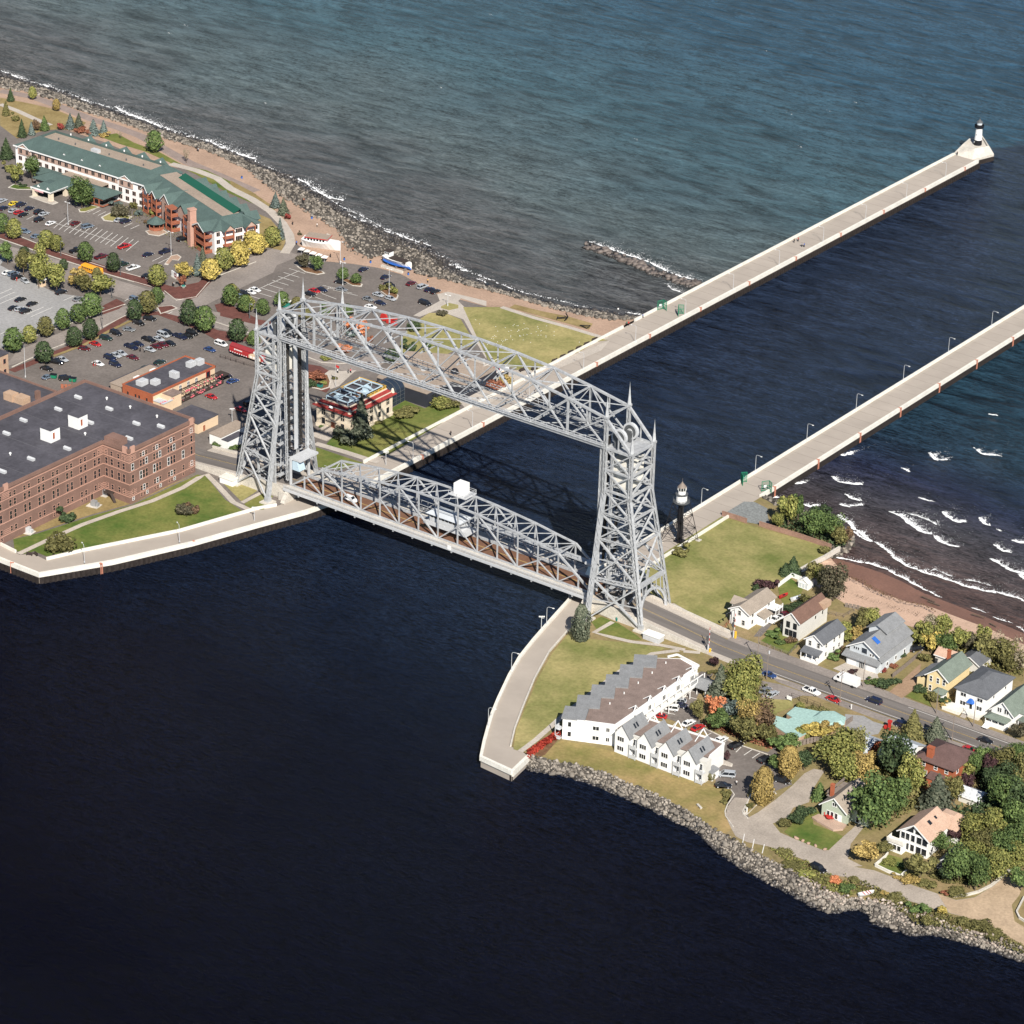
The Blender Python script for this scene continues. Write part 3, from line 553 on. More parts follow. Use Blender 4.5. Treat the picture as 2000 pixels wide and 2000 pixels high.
    for fy in (-1, 1):
        for k in (0, 1):
            mb = MB(); y = fy * (2.9 + 0); x = sg * 64.8
        n = 20; mb = MB(); x, z, R_ = sg * 65.0, 60.6, 2.6
        for s, w in ((R_, .5), (R_ * .35, .75)):
            mb.tube((x, fy * 2.9 - w, z), (x, fy * 2.9 + w, z), s, n=20)
        sh = mb.build('sheave', M['lightgrey'], t)
        mb = MB(); mb.tube((x, fy * 2.9 - .56, z), (x, fy * 2.9 + .56, z), R_ * .78, n=20); mb.box(x - .9, x + .9, fy * 2.9 - 1.3, fy * 2.9 - .8, 57.6, 61); mb.box(x - .9, x + .9, fy * 2.9 + .8, fy * 2.9 + 1.3, 57.6, 61)
        mb.build('sheave_bearing', M['steeld'], t)
    mb = MB(); z = 40
    for zz in np.arange(6, 56, 3.6):
        for a, b in (((62.4, -5.4), (71, -5.4)), ((62.4, 5.4), (71, 5.4)), ((71, -5.4), (62.4, 5.4)), ((62.4, -5.4), (71, 5.4))):
            mb.beam((sg * a[0], a[1], zz), (sg * b[0], b[1], zz + random.choice((0, 3.6))), .26, .2)
        if int(zz * 10) % 3 == 0: mb.box(min(sg*62.5, sg*64), max(sg*62.5, sg*64), -5, 5, zz, zz + .12)
    for k in range(24):                                  # zigzag stair inside the tower
        y = -2.5 + 5 * (k % 2); mb.beam((sg * 70.4, y, 7 + k * 2.05), (sg * 70.4, -y, 9.05 + k * 2.05), .7, .18)
    mb.build('inner_lattice', M['steel'], t)['kind'] = 'stuff'
    return t
for sg in (-1, 1): tower(sg)
mb = MB()
for k in range(62): mb.box(-61 + 2 * k - .2, -61 + 2 * k + .2, -6.4, -4.6, ZB + .35, ZB + .6)
mb.box(-61.5, 61.5, -6.5, -4.7, ZB + .6, ZB + .7)
truss = mb.build('overhead_truss', M['steel'], bridge)
for fy in (-1, 1):
    y = fy * YT
    for i in range(9):
        x0, x1, z0, z1 = TX[i], TX[i+1], TZ[i], TZ[i+1]
        member('top_chord', truss, (x0, y, z0), (x1, y, z1), .85, .75)
        member('bottom_chord', truss, (x0, y, ZB), (x1, y, ZB), .75, .9)
        left = i < 4.5
        member('diagonal', truss, (x0, y, z0), (x1, y, ZB + .4), .9 if left else .5, .5); member('diagonal', truss, (x1, y, z1), (x0, y, ZB + .4), .4 if left else .8, .4)
        xm, zm = (x0 + x1) / 2, (z0 + z1) / 2; member('hanger', truss, (xm, y, zm), (xm, y, (zm + ZB) / 2 + .2), .5, .4)
    for i in (1, 8): member('post', truss, (TX[i], y, TZ[i]), (TX[i], y, ZB), .75, .65)
    for sg in (-1, 1):
        member('end_post', truss, (sg * 61.9, y, 66.8), (sg * 71.4, y, 57.5), .95, .8); member('bottom_chord', truss, (sg * 61.9, y, ZB), (sg * 71.4, y, 57.3), .75, .9)
        member('post', truss, (sg * 66.6, y, 62.2), (sg * 66.6, y, 57.4), .4)
    # handrail of the walkway along the bottom chord
    mb = MB()
    for k in range(62): mb.beam((-61 + 2 * k, y + fy * .4, ZB + .5), (-61 + 2 * k, y + fy * .4, ZB + 2.0), .09, .09)
    for z in (1.2, 2.0): mb.beam((-61.5, y + fy * .4, ZB + z), (61.5, y + fy * .4, ZB + z), .14, .14)
    mb.build('walkway_railing', M['lightgrey'], truss)
for i in range(10):
    z = TZ[i]; member('lateral_strut', truss, (TX[i], -YT, z), (TX[i], YT, z), .55, .6, lace=True)
    member('floor_beam', truss, (TX[i], -YT, ZB), (TX[i], YT, ZB), .4, .7)
    if 0 < i < 9:
        member('sway_brace', truss, (TX[i], -YT, z - .3), (TX[i], YT, z - 4.8), .22); member('sway_brace', truss, (TX[i], YT, z - .3), (TX[i], -YT, z - 4.8), .22)
        member('sway_brace', truss, (TX[i], -YT, z - 4.8), (TX[i], YT, z - 4.8), .3)
    if i < 9:
        member('lateral_brace', truss, (TX[i], -YT, z), (TX[i+1], YT, TZ[i+1]), .3, .25); member('lateral_brace', truss, (TX[i], YT, z), (TX[i+1], -YT, TZ[i+1]), .4, .3)
        member('lateral_brace', truss, (TX[i], -YT, ZB), (TX[i+1], YT, ZB), .3, .25)
mb = MB()                                              # cable trays and sheaves' equalising ropes along the bottom of the truss
for y in (-2.2, -1.2, 1.4, 2.4): mb.tube((-61, y, 59.4), (61, y, 59.4), .1, n=5)
mb.build('cable', M['grey'], truss)
# ---- moving span
span = thing('lift_span', 'lowered silver truss roadway span with brown deck and pilot house crossing the canal', 'bridge span', (0,0,0))
PX = [7.62 * k for k in range(-7, 8)]; YS = 4.45; ZL = 7.25
ztop = {0:20.7, 1:20.6, 2:20.2, 3:19.5, 4:18.8, 5:17.7, 6:16.7}
mb = MB(); mb.box(-59, 59, -3.7, 3.7, 6.7, 7.05); mb.build('roadway', M['grille'], span)
mb = MB()
for y in (-.16, .04): mb.box(-58.5, 58.5, y, y + .12, 7.05, 7.07)
mb.build('lane_line', M['ypaint'], span)
for fy in (-1, 1):
    y = fy * YS; T = lambda k: (7.62 * k, y, ztop[abs(k)]); Bo = lambda k: (7.62 * k, y, ZL)
    for k in range(-6, 6): member('top_chord', span, T(k), T(k+1), .7, .6)
    for s in (-1, 1):
        member('end_post', span, T(s * 6), (s * 59, y, ZL), .75, .65)
        member('diagonal', span, (s * 52.4, y, 12), (s * 45.7, y, ZL), .42, .36)
    for k in range(-7, 8):
        hi = ztop[abs(k)] if abs(k) < 7 else 12
        member('post', span, (7.62 * k, y, ZL - .5), (7.62 * k, y, hi), .5, .42)
    for k in (-6, -2, 2, 6):                              # long diagonals reach over two panels, with a short strut from each middle joint
        for s in (-1, 1):
            if abs(k + 2 * s) > 6: continue
            mid = (7.62 * (k + s), y, (ztop[abs(k)] + ZL) / 2)
            member('diagonal', span, T(k), mid, .55, .45); member('diagonal', span, mid, Bo(k + 2 * s), .55, .45); member('sub_strut', span, mid, Bo(k), .38, .32)
    mb = MB(); mb.beam((-59, y, ZL), (59, y, ZL), .7, .8); mb.build('bottom_chord', M['steel'], span)
    # footway outside the truss: each concrete slab its own piece, and a railing
    y0, y1 = sorted((fy * 4.9, fy * 7.6)); mbs = MB(); mbs.box(-1.42, 1.42, y0, y1, 7.2, 7.42); me = mbs.mesh('footway_slab', M['conc'])
    for k in range(41): link('footway_slab', me, span, (-58.4 + 2.92 * k, 0, 0))
    mb = MB(); ye = fy * 7.6
    mb.beam((-59.5, ye, 7.0), (59.5, ye, 7.0), .25, .9)
    for k in range(60): mb.beam((-59 + 2 * k, ye, 7.4), (-59 + 2 * k, ye, 8.6), .08, .08)
    for z in (7.9, 8.25, 8.6): mb.beam((-59.5, ye, z), (59.5, ye, z), .09, .09)
    mb.build('railing', M['lightgrey'], span)
for k in range(-6, 7):
    z = ztop[abs(k)]; member('lateral_strut', span, (7.62 * k, -YS, z), (7.62 * k, YS, z), .5, .5, lace=True)
    if k < 6:
        member('lateral_brace', span, (7.62 * k, -YS, z), (7.62 * (k+1), YS, ztop[abs(k+1)]), .24); member('lateral_brace', span, (7.62 * k, YS, z), (7.62 * (k+1), -YS, ztop[abs(k+1)]), .4, .3)
    member('sway_brace', span, (7.62 * k, -YS, z), (7.62 * k, 0, z - 3), .2); member('sway_brace', span, (7.62 * k, YS, z), (7.62 * k, 0, z - 3), .2)
for k in range(-7, 8): member('floor_beam', span, (7.62 * k, -7.6, 6.3), (7.62 * k, 7.6, 6.3), .5, .9)
mb = MB()
for s in (-1, 1): mb.beam((-50, s * 1.3, 14.9), (50, s * 1.3, 14.9), .12, .12)
mb.box(-46, -16, 1.4, 3.6, 13.2, 13.4); mb.box(12, 52, 1.2, 3.6, 13.2, 13.4)
for k in range(40): mb.beam((-46 + 2.5 * k, 1.4, 13.4), (-46 + 2.5 * k, 1.4, 14.9), .1)
mb.build('inner_walkway', M['steel'], span)
# pilot house hung inside the truss: walls, big windows, pale roof
mb = MB(); mb.box(-5.5, 6.2, -1.6, 3.4, 10.2, 11.9); mb.box(-5.5, 6.2, -1.6, 3.4, 13.2, 13.5)
for x in np.linspace(-5.4, 6.1, 9): mb.box(x - .12, x + .12, -1.6, -1.45, 11.9, 13.2)
for y in np.linspace(-1.5, 3.3, 5): mb.box(6.05, 6.2, y - .12, y + .12, 11.9, 13.2)
ph = mb.build('pilot_house', M['lightgrey'], span)
mb = MB(); mb.box(-5.3, 6.0, -1.4, 3.2, 11.9, 13.2); mb.build('window_band', M['glass'], ph)
mb = MB(); mb.add([(-6.4,-2.6,13.4),(7.1,-2.6,13.4),(7.1,4.0,13.4),(-6.4,4.0,13.4),(-4.6,.8,14.7),(5.4,.8,14.7)], [(0,1,5,4),(2,3,4,5),(1,2,5),(3,0,4),(3,2,1,0)]); mb.build('hipped_roof', M['metalroof'], ph)
mb = MB(); mb.box(-7, 9.5, -2.9, -2.7, 10.2, 11.3); mb.box(-7, 9.5, -2.9, 3.6, 9.9, 10.2); mb.build('balcony', M['lightgrey'], ph)
mb = MB(); mb.box(1.0, 4.6, 1.8, 5.2, 20.9, 24.3); eq = mb.build('equipment_house', M['white'], span)
mb = MB(); mb.box(-.2, 6.6, .6, 6.2, 20.5, 20.8)
for x in (-.1, 3.2, 6.5):
    for y in (.7, 6.1): mb.beam((x, y, 20.8), (x, y, 22), .1)
for z in (21.4, 22): mb.beam((-.1, 6.1, z), (6.5, 6.1, z), .09); mb.beam((6.5, .7, z), (6.5, 6.1, z), .09)
mb.build('platform', M['lightgrey'], eq)
for sg in (-1, 1):                                      # end housings where the ropes meet the span
    mb = MB(); mb.box(min(sg*55.2, sg*59.6), max(sg*55.2, sg*59.6), -4.2, 4.6, 16.2, 16.9); mb.beam((sg*59, -4.4, 7), (sg*59, -4.4, 17), .6); mb.beam((sg*59, 4.4, 7), (sg*59, 4.4, 17), .6); mb.build('lifting_girder', M['lightgrey'], span)
    mb = MB(); mb.add([(sg*55.6,-4.2,12.9),(sg*58.5,-4.2,12.9),(sg*58.5,-4.2,15.9),(sg*56.6,-4.2,15.9),(sg*55.6,-1.2,12.9),(sg*58.5,-1.2,12.9),(sg*58.5,-1.2,15.9),(sg*56.6,-1.2,15.9)], [(0,1,2,3),(7,6,5,4),(0,3,7,4),(1,5,6,2),(3,2,6,7),(0,4,5,1)]); mb.build('machinery_cover', M['bluegrey'], span)
    mb = MB()
    for fy in (-1, 1): mb.beam((sg*58, fy*9.6, 2.9), (sg*58, fy*7.0, 6.2), 1.4, 1.2)
    mb.box(min(sg*57.4, sg*61), max(sg*57.4, sg*61), -8.2, 8.2, 2.9, 6.0); struct('bridge_abutment', mb, M['conc'])
mb = MB(); mb.box(-.7, .7, -.06, .06, -.7, .7); mb.build('sign_plate', M['white'], span, (7.0, -7.8, 7.6))
# ------------------------------------------------------------------ buildings
WM = {}
def win_mesh(w, h, frame='white', bars=(1, 1), arch=False, pane='glass', ft=.12):
    key = (round(w, 2), round(h, 2), frame, bars, arch, pane, ft)
    if key in WM: return WM[key]
    mb = MB(); a = w / 2
    if arch:
        o = [(-a, 0), (a, 0)] + [(a * math.cos(t * math.pi / 8), h - a + a * math.sin(t * math.pi / 8)) for t in range(9)]
        mb.add([(x * 1.22, -.06, (z - .0) * 1.08 - .05) for x, z in o], [tuple(range(len(o)))[::1]], 0); mb.add([(x, -.10, z) for x, z in o], [tuple(range(len(o)))], 1)
        mb.box(-.05, .05, -.14, -.05, 0, h, 0); mb.box(-a, a, -.14, -.05, h * .5, h * .5 + .1, 0)
    else:
        for x0, x1, z0, z1 in ((-a - ft, a + ft, -ft * 1.3, 0), (-a - ft, a + ft, h, h + ft), (-a - ft, -a, 0, h), (a, a + ft, 0, h)): mb.box(x0, x1, -.10, .02, z0, z1, 0)
        for k in range(1, bars[0]): x = -a + w * k / bars[0]; mb.box(x - .045, x + .045, -.08, .02, 0, h, 0)
        for k in range(1, bars[1]): z = h * k / bars[1]; mb.box(-a, a, -.08, .02, z - .045, z + .045, 0)
        mb.add([(-a, -.03, 0), (a, -.03, 0), (a, -.03, h), (-a, -.03, h)], [(0, 1, 2, 3)], 1)
    WM[key] = mb.mesh('window', [M[frame], M[pane]]); return WM[key]
def win(parent, face, c, u, z, w, h, name='window', **k):
    """a window (or door) on a wall: face S looks to -y, E to +x, N to +y, W to -x; c is the wall's fixed coordinate, u runs along it"""
    me = win_mesh(w, h, **k); rz = {'S': 0, 'E': math.pi / 2, 'N': math.pi, 'W': -math.pi / 2}[face]
    return link(name, me, parent, (u, c, z) if face in 'SN' else (c, u, z), rz)
def wins(parent, face, c, us, zs, w, h, **k):
    for z in zs:
        for u in us: win(parent, face, c, u, z, w, h, **k)
def gable(mb, x0, x1, y0, y1, ze, zr, axis='y', oh=.4, t=.18, mi=0):
    """two roof slabs; the ridge runs along axis"""
    if axis == 'y':
        xm = (x0 + x1) / 2; k = (zr - ze) / (xm - x0); e = ze - k * oh
        for xe, sgn in ((x0 - oh, -1), (x1 + oh, 1)):
            a = [(xe, y0 - oh, e), (xm, y0 - oh, zr), (xm, y1 + oh, zr), (xe, y1 + oh, e)]
            mb.add(a + [(x, y, z + t) for x, y, z in a], [(0,3,2,1),(4,5,6,7),(0,1,5,4),(1,2,6,5),(2,3,7,6),(3,0,4,7)] if sgn > 0 else [(0,1,2,3),(7,6,5,4),(4,5,1,0),(5,6,2,1),(6,7,3,2),(7,4,0,3)], mi)
    else:
        ym = (y0 + y1) / 2; k = (zr - ze) / (ym - y0); e = ze - k * oh
        for ye, sgn in ((y0 - oh, 1), (y1 + oh, -1)):
            a = [(x0 - oh, ye, e), (x0 - oh, ym, zr), (x1 + oh, ym, zr), (x1 + oh, ye, e)]
            mb.add(a + [(x, y, z + t) for x, y, z in a], [(0,1,2,3),(7,6,5,4),(4,5,1,0),(5,6,2,1),(6,7,3,2),(7,4,0,3)] if sgn < 0 else [(0,3,2,1),(4,5,6,7),(0,1,5,4),(1,2,6,5),(2,3,7,6),(3,0,4,7)], mi)
    return mb
def gwall(mb, x0, x1, y0, y1, z0, ze, zr, axis='y', mi=0):
    mb.box(x0, x1, y0, y1, z0, ze, mi)
    if axis == 'y':
        xm = (x0 + x1) / 2; mb.add([(x0,y0,ze),(x1,y0,ze),(xm,y0,zr),(x0,y1,ze),(x1,y1,ze),(xm,y1,zr)], [(0,1,2),(5,4,3)], mi)
    else:
        ym = (y0 + y1) / 2; mb.add([(x0,y0,ze),(x0,y1,ze),(x0,ym,zr),(x1,y0,ze),(x1,y1,ze),(x1,ym,zr)], [(2,1,0),(3,4,5)], mi)
    return mb
def hip(mb, x0, x1, y0, y1, ze, zr, inset, oh=.5, mi=0):
    x0 -= oh; x1 += oh; y0 -= oh; y1 += oh; xi, yi = inset
    v = [(x0,y0,ze),(x1,y0,ze),(x1,y1,ze),(x0,y1,ze),(x0+xi,y0+yi,zr),(x1-xi,y0+yi,zr),(x1-xi,y1-yi,zr),(x0+xi,y1-yi,zr)]
    v += [(a, b, ze - .2) for a, b, _ in v[:4]]
    return mb.add(v, [(0,1,5,4),(1,2,6,5),(2,3,7,6),(3,0,4,7),(4,5,6,7),(8,9,1,0),(9,10,2,1),(10,11,3,2),(11,8,0,3),(11,10,9,8)], mi)

# ---- brown brick warehouse on the harbour lawn
b = thing('brick_warehouse', 'long four-storey brown brick warehouse with stone bands and flat dark roof', 'building', (-94.5, -40.2, 3))
H_ = 18.2
foot = [(0,0),(0,30.5),(-47.5,30.5),(-47.5,-60),(-11,-60),(-11,0)]
part('wall', 'brick', b, lambda mb: mb.prism(foot, 0, H_))
def par(mb):
    for (p, q) in zip(foot, foot[1:] + foot[:1]):
        n = 1; mb.beam((*p, H_ + .3), (*q, H_ + .3), .5, 1.1)
part('parapet', 'brick', b, par)
part('roof', 'roofdark', b, lambda mb: mb.prism([(x * .995 - .1, y) for x, y in [(-.2,.3),(-.2,30.1),(-47,30.1),(-47,-59.7),(-11.3,-59.7),(-11.3,.3)]], H_ - .1, H_ + .12))
faces = [('E', 0, 0, 30.5), ('S', 0, -11, 0), ('E', -11, -60, 0)]
def band(mb, f, z, h=.28, u0=None, u1=None, o=.09):
    F, c, a, e = f; a = a if u0 is None else u0; e = e if u1 is None else u1
    if F == 'E': mb.box(c - .05, c + o, a, e, z, z + h)
    else: mb.box(a, e, c - o, c + .05, z, z + h)
for f in faces:
    for z in (2.3, 6.6, 10.9, 14.2, 17.1): part('stone_band', 'stonepink', b, lambda mb: band(mb, f, z))
ends = [(faces[0],0,3.2),(faces[0],27.3,30.5),(faces[1],-3.2,0),(faces[1],-11,-9),(faces[2],-2.5,0),(faces[2],-44,-41),(faces[0],5,8),(faces[0],11,14.4),(faces[0],17.6,21)]
for f, u0, u1 in ends:
    for z in ((15.0,15.5,16.0,16.5,3.0,3.6,4.2) if u1 - u0 < 3.3 and u0 not in (5,) else (16.1,)): part('stone_band', 'stonepink', b, lambda mb: band(mb, f, z, .16, u0, u1))
for (fx, fy) in ((.05, 1.6), (.05, 28.9), (-1.6, -.05), (-10.95, -42.5)):
    part('crest', 'stonepink', b, lambda mb: mb.box(fx - (.9 if fy in (-.05,) else .25), fx + (.9 if fy in (-.05,) else .25), fy - (.25 if fy in (-.05,) else .9), fy + (.25 if fy in (-.05,) else .9), H_ - .9, H_ + 1.5))
rows = ((1.0, 1.0, .9), (3.0, 1.7, .95), (7.1, 2.7, 1.0), (11.5, 2.1, 1.0), (14.7, 1.5, 1.0))
for i, (z, h, w) in enumerate(rows):
    for k, u in enumerate((1.5, 5.2,6.5,7.8, 11.4,12.7,14.0, 18.0,19.3,20.6, 24.8, 28.8)):
        win(b, 'E', 0, u, z, w if i else .8, h, frame='stonepink' if (i + k) % 3 else 'white', bars=(1, 2), ft=.07)
    for u in (-9.6, -7.3, -4.4, -2.3):
        if i: win(b, 'S', 0, u, z, w, h, frame='stonepink', bars=(1, 2), ft=.07)
    for k in range(9):
        for d in (0, 1.9):
            if i > 0 or k % 2: win(b, 'E', -11, -2.0 - 6.15 * k - d, z, w, h, frame='stonepink', bars=(1, 2), ft=.07)
win(b, 'E', -11, -5.6, .4, 1.2, 2.4, name='door', frame='stonepink', pane='darkwood')
for t in ((590,1060),(440,1150),(178,1233),(50,1333),(825,1147),(680,1250),(1030,1258),(1215,1280),(975,1370),(508,1447),(235,1525),(20,1620)):
    x, y, _ = g('B', t[0], t[1] + 12, 21.4); mb = MB(); mb.box(-1.25,1.25,-.55,.55,0,.75); mb.add([(-1.3,-.6,.75),(1.3,-.6,.75),(1.3,.6,.75),(-1.3,.6,.75),(-1.1,0,1.15),(1.1,0,1.15)], [(0,1,5,4),(2,3,4,5),(1,2,5),(3,0,4)])
    mb.build('skylight', M['lightgrey'], b, (x + 94.5, y + 40.2, H_ + .1))
for t in ((806,1085),(983,1150),(1185,1220),(643,1352),(78,1503)):
    x, y, _ = g('B', *t, 21.3); mb = MB(); mb.tube((0,0,0),(0,0,.6),.22,n=8); mb.tube((0,0,.6),(0,0,.95),.42,.3,n=8); mb.build('roof_vent', M['white'], b, (x + 94.5, y + 40.2, H_ + .1))
for t, w in (((565,1305), 5.2), ((355,1405), 5.0)):
    x, y, _ = g('B', *t, 21.3); x += 94.5; y += 40.2
    p = pbox('penthouse', 'white', b, x - 2.9, x + 1.6, y + .1, y + 4.2, H_, H_ + 4.3); part('penthouse_roof', 'roofdark', p, lambda mb: (mb.box(x - 3.0, x + 1.7, y, y + 4.3, H_ + 4.3, H_ + 4.5)))
    win(b, 'E', x + 1.6, y + 1.4, H_ + 1.2, .9, 2.2, name='penthouse_door', frame='white', pane='brickred')
part('stair_tower', 'brick', b, lambda mb: (mb.box(-10.6, -4.6, .3, 4.4, H_, H_ + 2.2), mb.box(-10.2, -5, .7, 4, H_ + 2.2, H_ + 2.5)))
part('loading_porch', 'darkwood', b, lambda mb: (mb.box(-9.5, -6.5, -2.0, -.05, 2.2, 2.4), mb.box(-9.5, -9.4, -2, -1.9, 2.4, 3.4), mb.beam((-6.5,-1.6,2.3), (-4.2,-2.4,.1), .9, .2), mb.box(-9.5, -6.5, -2, -1.95, 3.3, 3.4)))
for k in range(5):
    part('roof_seam', mat('roof_seam', (.10, .098, .108), .85, 0, .2, 1), b, lambda mb: mb.box(-46.8, -11.5 if k < 3 else -.4, -48 + k * 16, -47.8 + k * 16, H_ + .1, H_ + .16))

# ---- neighbours of the warehouse at the left edge
b = thing('low_store', 'low brick store with broad dark flat roof behind the brown warehouse', 'building', (-160.5, -31, 3))
pbox('wall', 'bricktan', b, -40, 0, -5, 27, 0, 6.6); pbox('roof', 'roofdark', b, -40.2, .25, -5.2, 27.2, 6.6, 7.0)
part('parapet', 'brick', b, lambda mb: (mb.box(-.1, .3, -5.2, 27.2, 6.5, 7.6), mb.box(-40, .3, 26.9, 27.3, 6.5, 7.6)))
part('stair_tower', 'bricktan', b, lambda mb: (mb.box(-9.5, -5.5, 12, 15, 7, 9.6), mb.box(-5.4, -1.2, 12.4, 16, 7, 9.2))); pbox('chimney', 'brick', b, -1.8, -.4, 18.6, 20, 7, 10)
wins(b, 'E', 0.0, [1, 5, 9, 13, 17, 21], [1.5], 1.4, 2.2, frame='stonepink')
b = thing('tan_store', 'tan brick building with dark roof at the left edge of the street', 'building', (-194, -3.4, 3))
pbox('wall', 'bricktan', b, -40, 0, 0, 10.8, 0, 8); pbox('roof', 'roofdark', b, -40.2, .2, -.2, 11, 8, 8.5); wins(b, 'E', 0, [2, 5.5, 9], [1, 4.8], 1.2, 1.8, frame='stonepink')

# ---- café with the flowered terrace
b = thing('cafe', 'cream walled restaurant with red brick end and long flower-hung terrace beside the car park', 'restaurant', (-150.5, 17, 3))
pbox('wall', 'cream', b, .02, 13.4, .05, 31, 0, 5.6); pbox('brick_front', 'brickred', b, 0, 13.5, -.25, .04, 0, 5.9)
pbox('roof', 'roofdark', b, .3, 13.1, .3, 30.7, 5.6, 5.75)
part('cornice', 'brickred', b, lambda mb: (mb.box(13.3, 13.6, 0, 31.2, 5.3, 6.05), mb.box(-.1, .2, 0, 31.2, 5.3, 6.05), mb.box(-.1, 13.6, 31, 31.3, 5.3, 6.05), mb.box(-.1, 13.6, -.3, -.2, 5.7, 6.15)))
wins(b, 'E', 13.45, [7, 9, 13.5, 17.5, 21.5], [2.6], 1.1, 2.2, arch=True, frame='white'); wins(b, 'S', -.3, [2.5, 6, 7.6, 11], [1.4], .8, 2.6, frame='brickred', bars=(1, 2)); 
win(b, 'E', 13.45, 27.5, 2.8, 1.8, 2.2, frame='redpaint')
part('annex_wall', 'cream', b, lambda mb: (mb.box(13.4, 18, .2, 4.6, 0, 3.6), mb.box(13.4, 17.5, 3, 9.5, 0, 4.6))); pbox('annex_roof', 'roofpink', b, 13.4, 17.8, 4.6, 9.8, 4.6, 4.8); pbox('annex_roof', 'metalroof', b, 13.4, 18.2, 0, 4.6, 3.6, 3.8)
for (x, y, w, d, h) in ((4, 2, 2.6, 3.4, 1.7), (7.2, 5.5, 2.4, 2.6, 1.6), (8, 14, 3, 2, 2.1), (6.5, 24, 2, 3, 1.8), (7.5, 27.4, 2.2, 2.6, 1.9)):
    part('air_handler', 'lightgrey', b, lambda mb: (mb.box(x, x + w, y, y + d, 6.0, 6.0 + h), mb.box(x + .3, x + w - .3, y + .3, y + d - .3, 6 + h, 6.15 + h), mb.box(x + .2, x + w - .2, y + .2, y + d - .2, 5.7, 6)))
def terr(mb):
    for k in range(12):
        y = 6 + k * 2.3; mb.beam((16.4, y, .0), (16.4, y, 3.4), .16); mb.beam((13.5, y, 3.3), (17.0, y, 3.3), .14, .16)
    for x in (14, 15.2, 16.4, 17.0): mb.beam((x, 6, 3.45), (x, 31.4, 3.45), .12, .14)
    mb.beam((17, 6, 1.0), (17, 31.4, 1.0), .12, .9)
part('terrace_frame', 'darkwood', b, terr)
def flw(mb):
    for k in range(85):
        y = random.uniform(0, 31); x = 17.1 + random.uniform(-.8, .5); z = random.choice((.9, 1.1, 3.5, 3.6)); s = random.uniform(.12, .28); mb.box(x - s, x + s, y - s, y + s, z, z + s * 1.4)
o = part('flower_boxes', 'pink', b, flw); o['kind'] = 'stuff'
part('side_roof', 'rooftan', b, lambda mb: (mb.box(-8, -.4, 2, 22, 3.2, 3.5), mb.box(-7.8, -.5, 2.2, 21.8, 0, 3.2))); part('side_roof_edge', 'roofdark', b, lambda mb: (mb.beam((-8,2,3.6),(-8,22,3.6),.25), mb.beam((-8,22,3.6),(-.4,22,3.6),.25)))
for y in (8, 16): pbox('air_handler', 'white', b, -2.8, -.8, y, y + 2.4, 3.5, 4.9)
pbox('terrace_canopy', 'darkwood', b, 13.4, 17.4, 31, 34, 3, 3.3)
b = thing('storage_wing', 'low cream building with flat navy black roof between the warehouse and the restaurant', 'building', (-125, 12.6, 3))
pbox('wall', 'cream', b, 0, 11.7, 0, 10, 0, 3.5); pbox('roof', 'roofdark', b, -.15, 11.85, -.15, 10.15, 3.5, 3.75); win(b, 'E', 11.7, 3, 0.05, 1.1, 2.1, name='door', frame='cream', pane='wood')

# ---- hotel
HW = dict(frame='pinksid', bars=(2, 1), ft=.05)
b = thing('hotel', 'long white hotel wing with green shingle roof facing the car park', 'hotel', (-335.2, 154.6, 3))
Lh = 69.5
pbox('wall', 'white', b, 0, Lh, 0, 20, 0, 9.4)
part('upper_panel', 'pinksid', b, lambda mb: (mb.box(9, Lh - 15, -.06, .02, 6.6, 9.2),))
pbox('eave', 'white', b, -.6, Lh + .6, -.75, -.45, 9.2, 9.6)
def hroof(mb):
    z0, z1 = 9.4, 12.4
    x0, x1, y0, y1 = -.6, Lh + .6, -.6, 20.6; a = [(x0,y0,z0),(x1,y0,z0),(x1,y1,z0),(x0,y1,z0)]; i = [(x0+6,y0+9,z1),(x1-6,y0+9,z1),(x1-6,y1-3.6,z1),(x0+6,y1-3.6,z1)]
    mb.add(a + i, [(0,1,5,4),(1,2,6,5),(2,3,7,6),(3,0,4,7)])
    j = [(x, y, z1 - 1.1) for x, y, _ in i]; mb.add(i + j, [(0,1,5,4)[::-1],(1,2,6,5)[::-1],(2,3,7,6)[::-1],(3,0,4,7)[::-1]])
part('roof', 'roofgreen', b, hroof); pbox('roof_well', 'rooftan', b, 5.4, Lh - 5.4, 8.4, 17, 11.1, 11.35)
for k in range(5):
    x = 20 + k * 9.5
    part('rear_gable', 'roofgreen', b, lambda mb: gable(mb, x - 3, x + 3, 17.5, 21.6, 9.8, 12.2, 'y', .3)); part('rear_gable_wall', 'offwhite', b, lambda mb: gwall(mb, x - 2.6, x + 2.6, 18, 21.4, 9, 9.8, 12, 'y'))
for x0, x1 in ((1.6, 8.4), (Lh - 14.2, Lh - 7)):
    part('gable_wall', 'pinksid', b, lambda mb: gwall(mb, x0, x1, -.35, 4, 6.4, 9.3, 11.2, 'y')); part('gable_roof', 'roofgreen', b, lambda mb: gable(mb, x0, x1, -.35, 7, 9.3, 11.2, 'y', .45)); part('gable_trim', 'white', b, lambda mb: (mb.beam((x0 - .45, -.86, 9.0), ((x0 + x1)/2, -.86, 11.25), .1, .34), mb.beam((x1 + .45, -.86, 9.0), ((x0 + x1)/2, -.86, 11.25), .1, .34)))
    wins(b, 'S', -.36, [x0 + 1.7, x1 - 1.7], [7.0], 1.5, 1.7, **HW)
for x in (24, 33.5, 43): part('dormer', 'white', b, lambda mb: gwall(mb, x - .8, x + .8, 2.4, 4.5, 9.9, 10.3, 11.1, 'y')); part('dormer_roof', 'roofgreen', b, lambda mb: gable(mb, x - .85, x + .85, 2.6, 6.2, 10.35, 11.2, 'y', .15, .1))
us = [2.6 + 3.55 * k for k in range(19)]
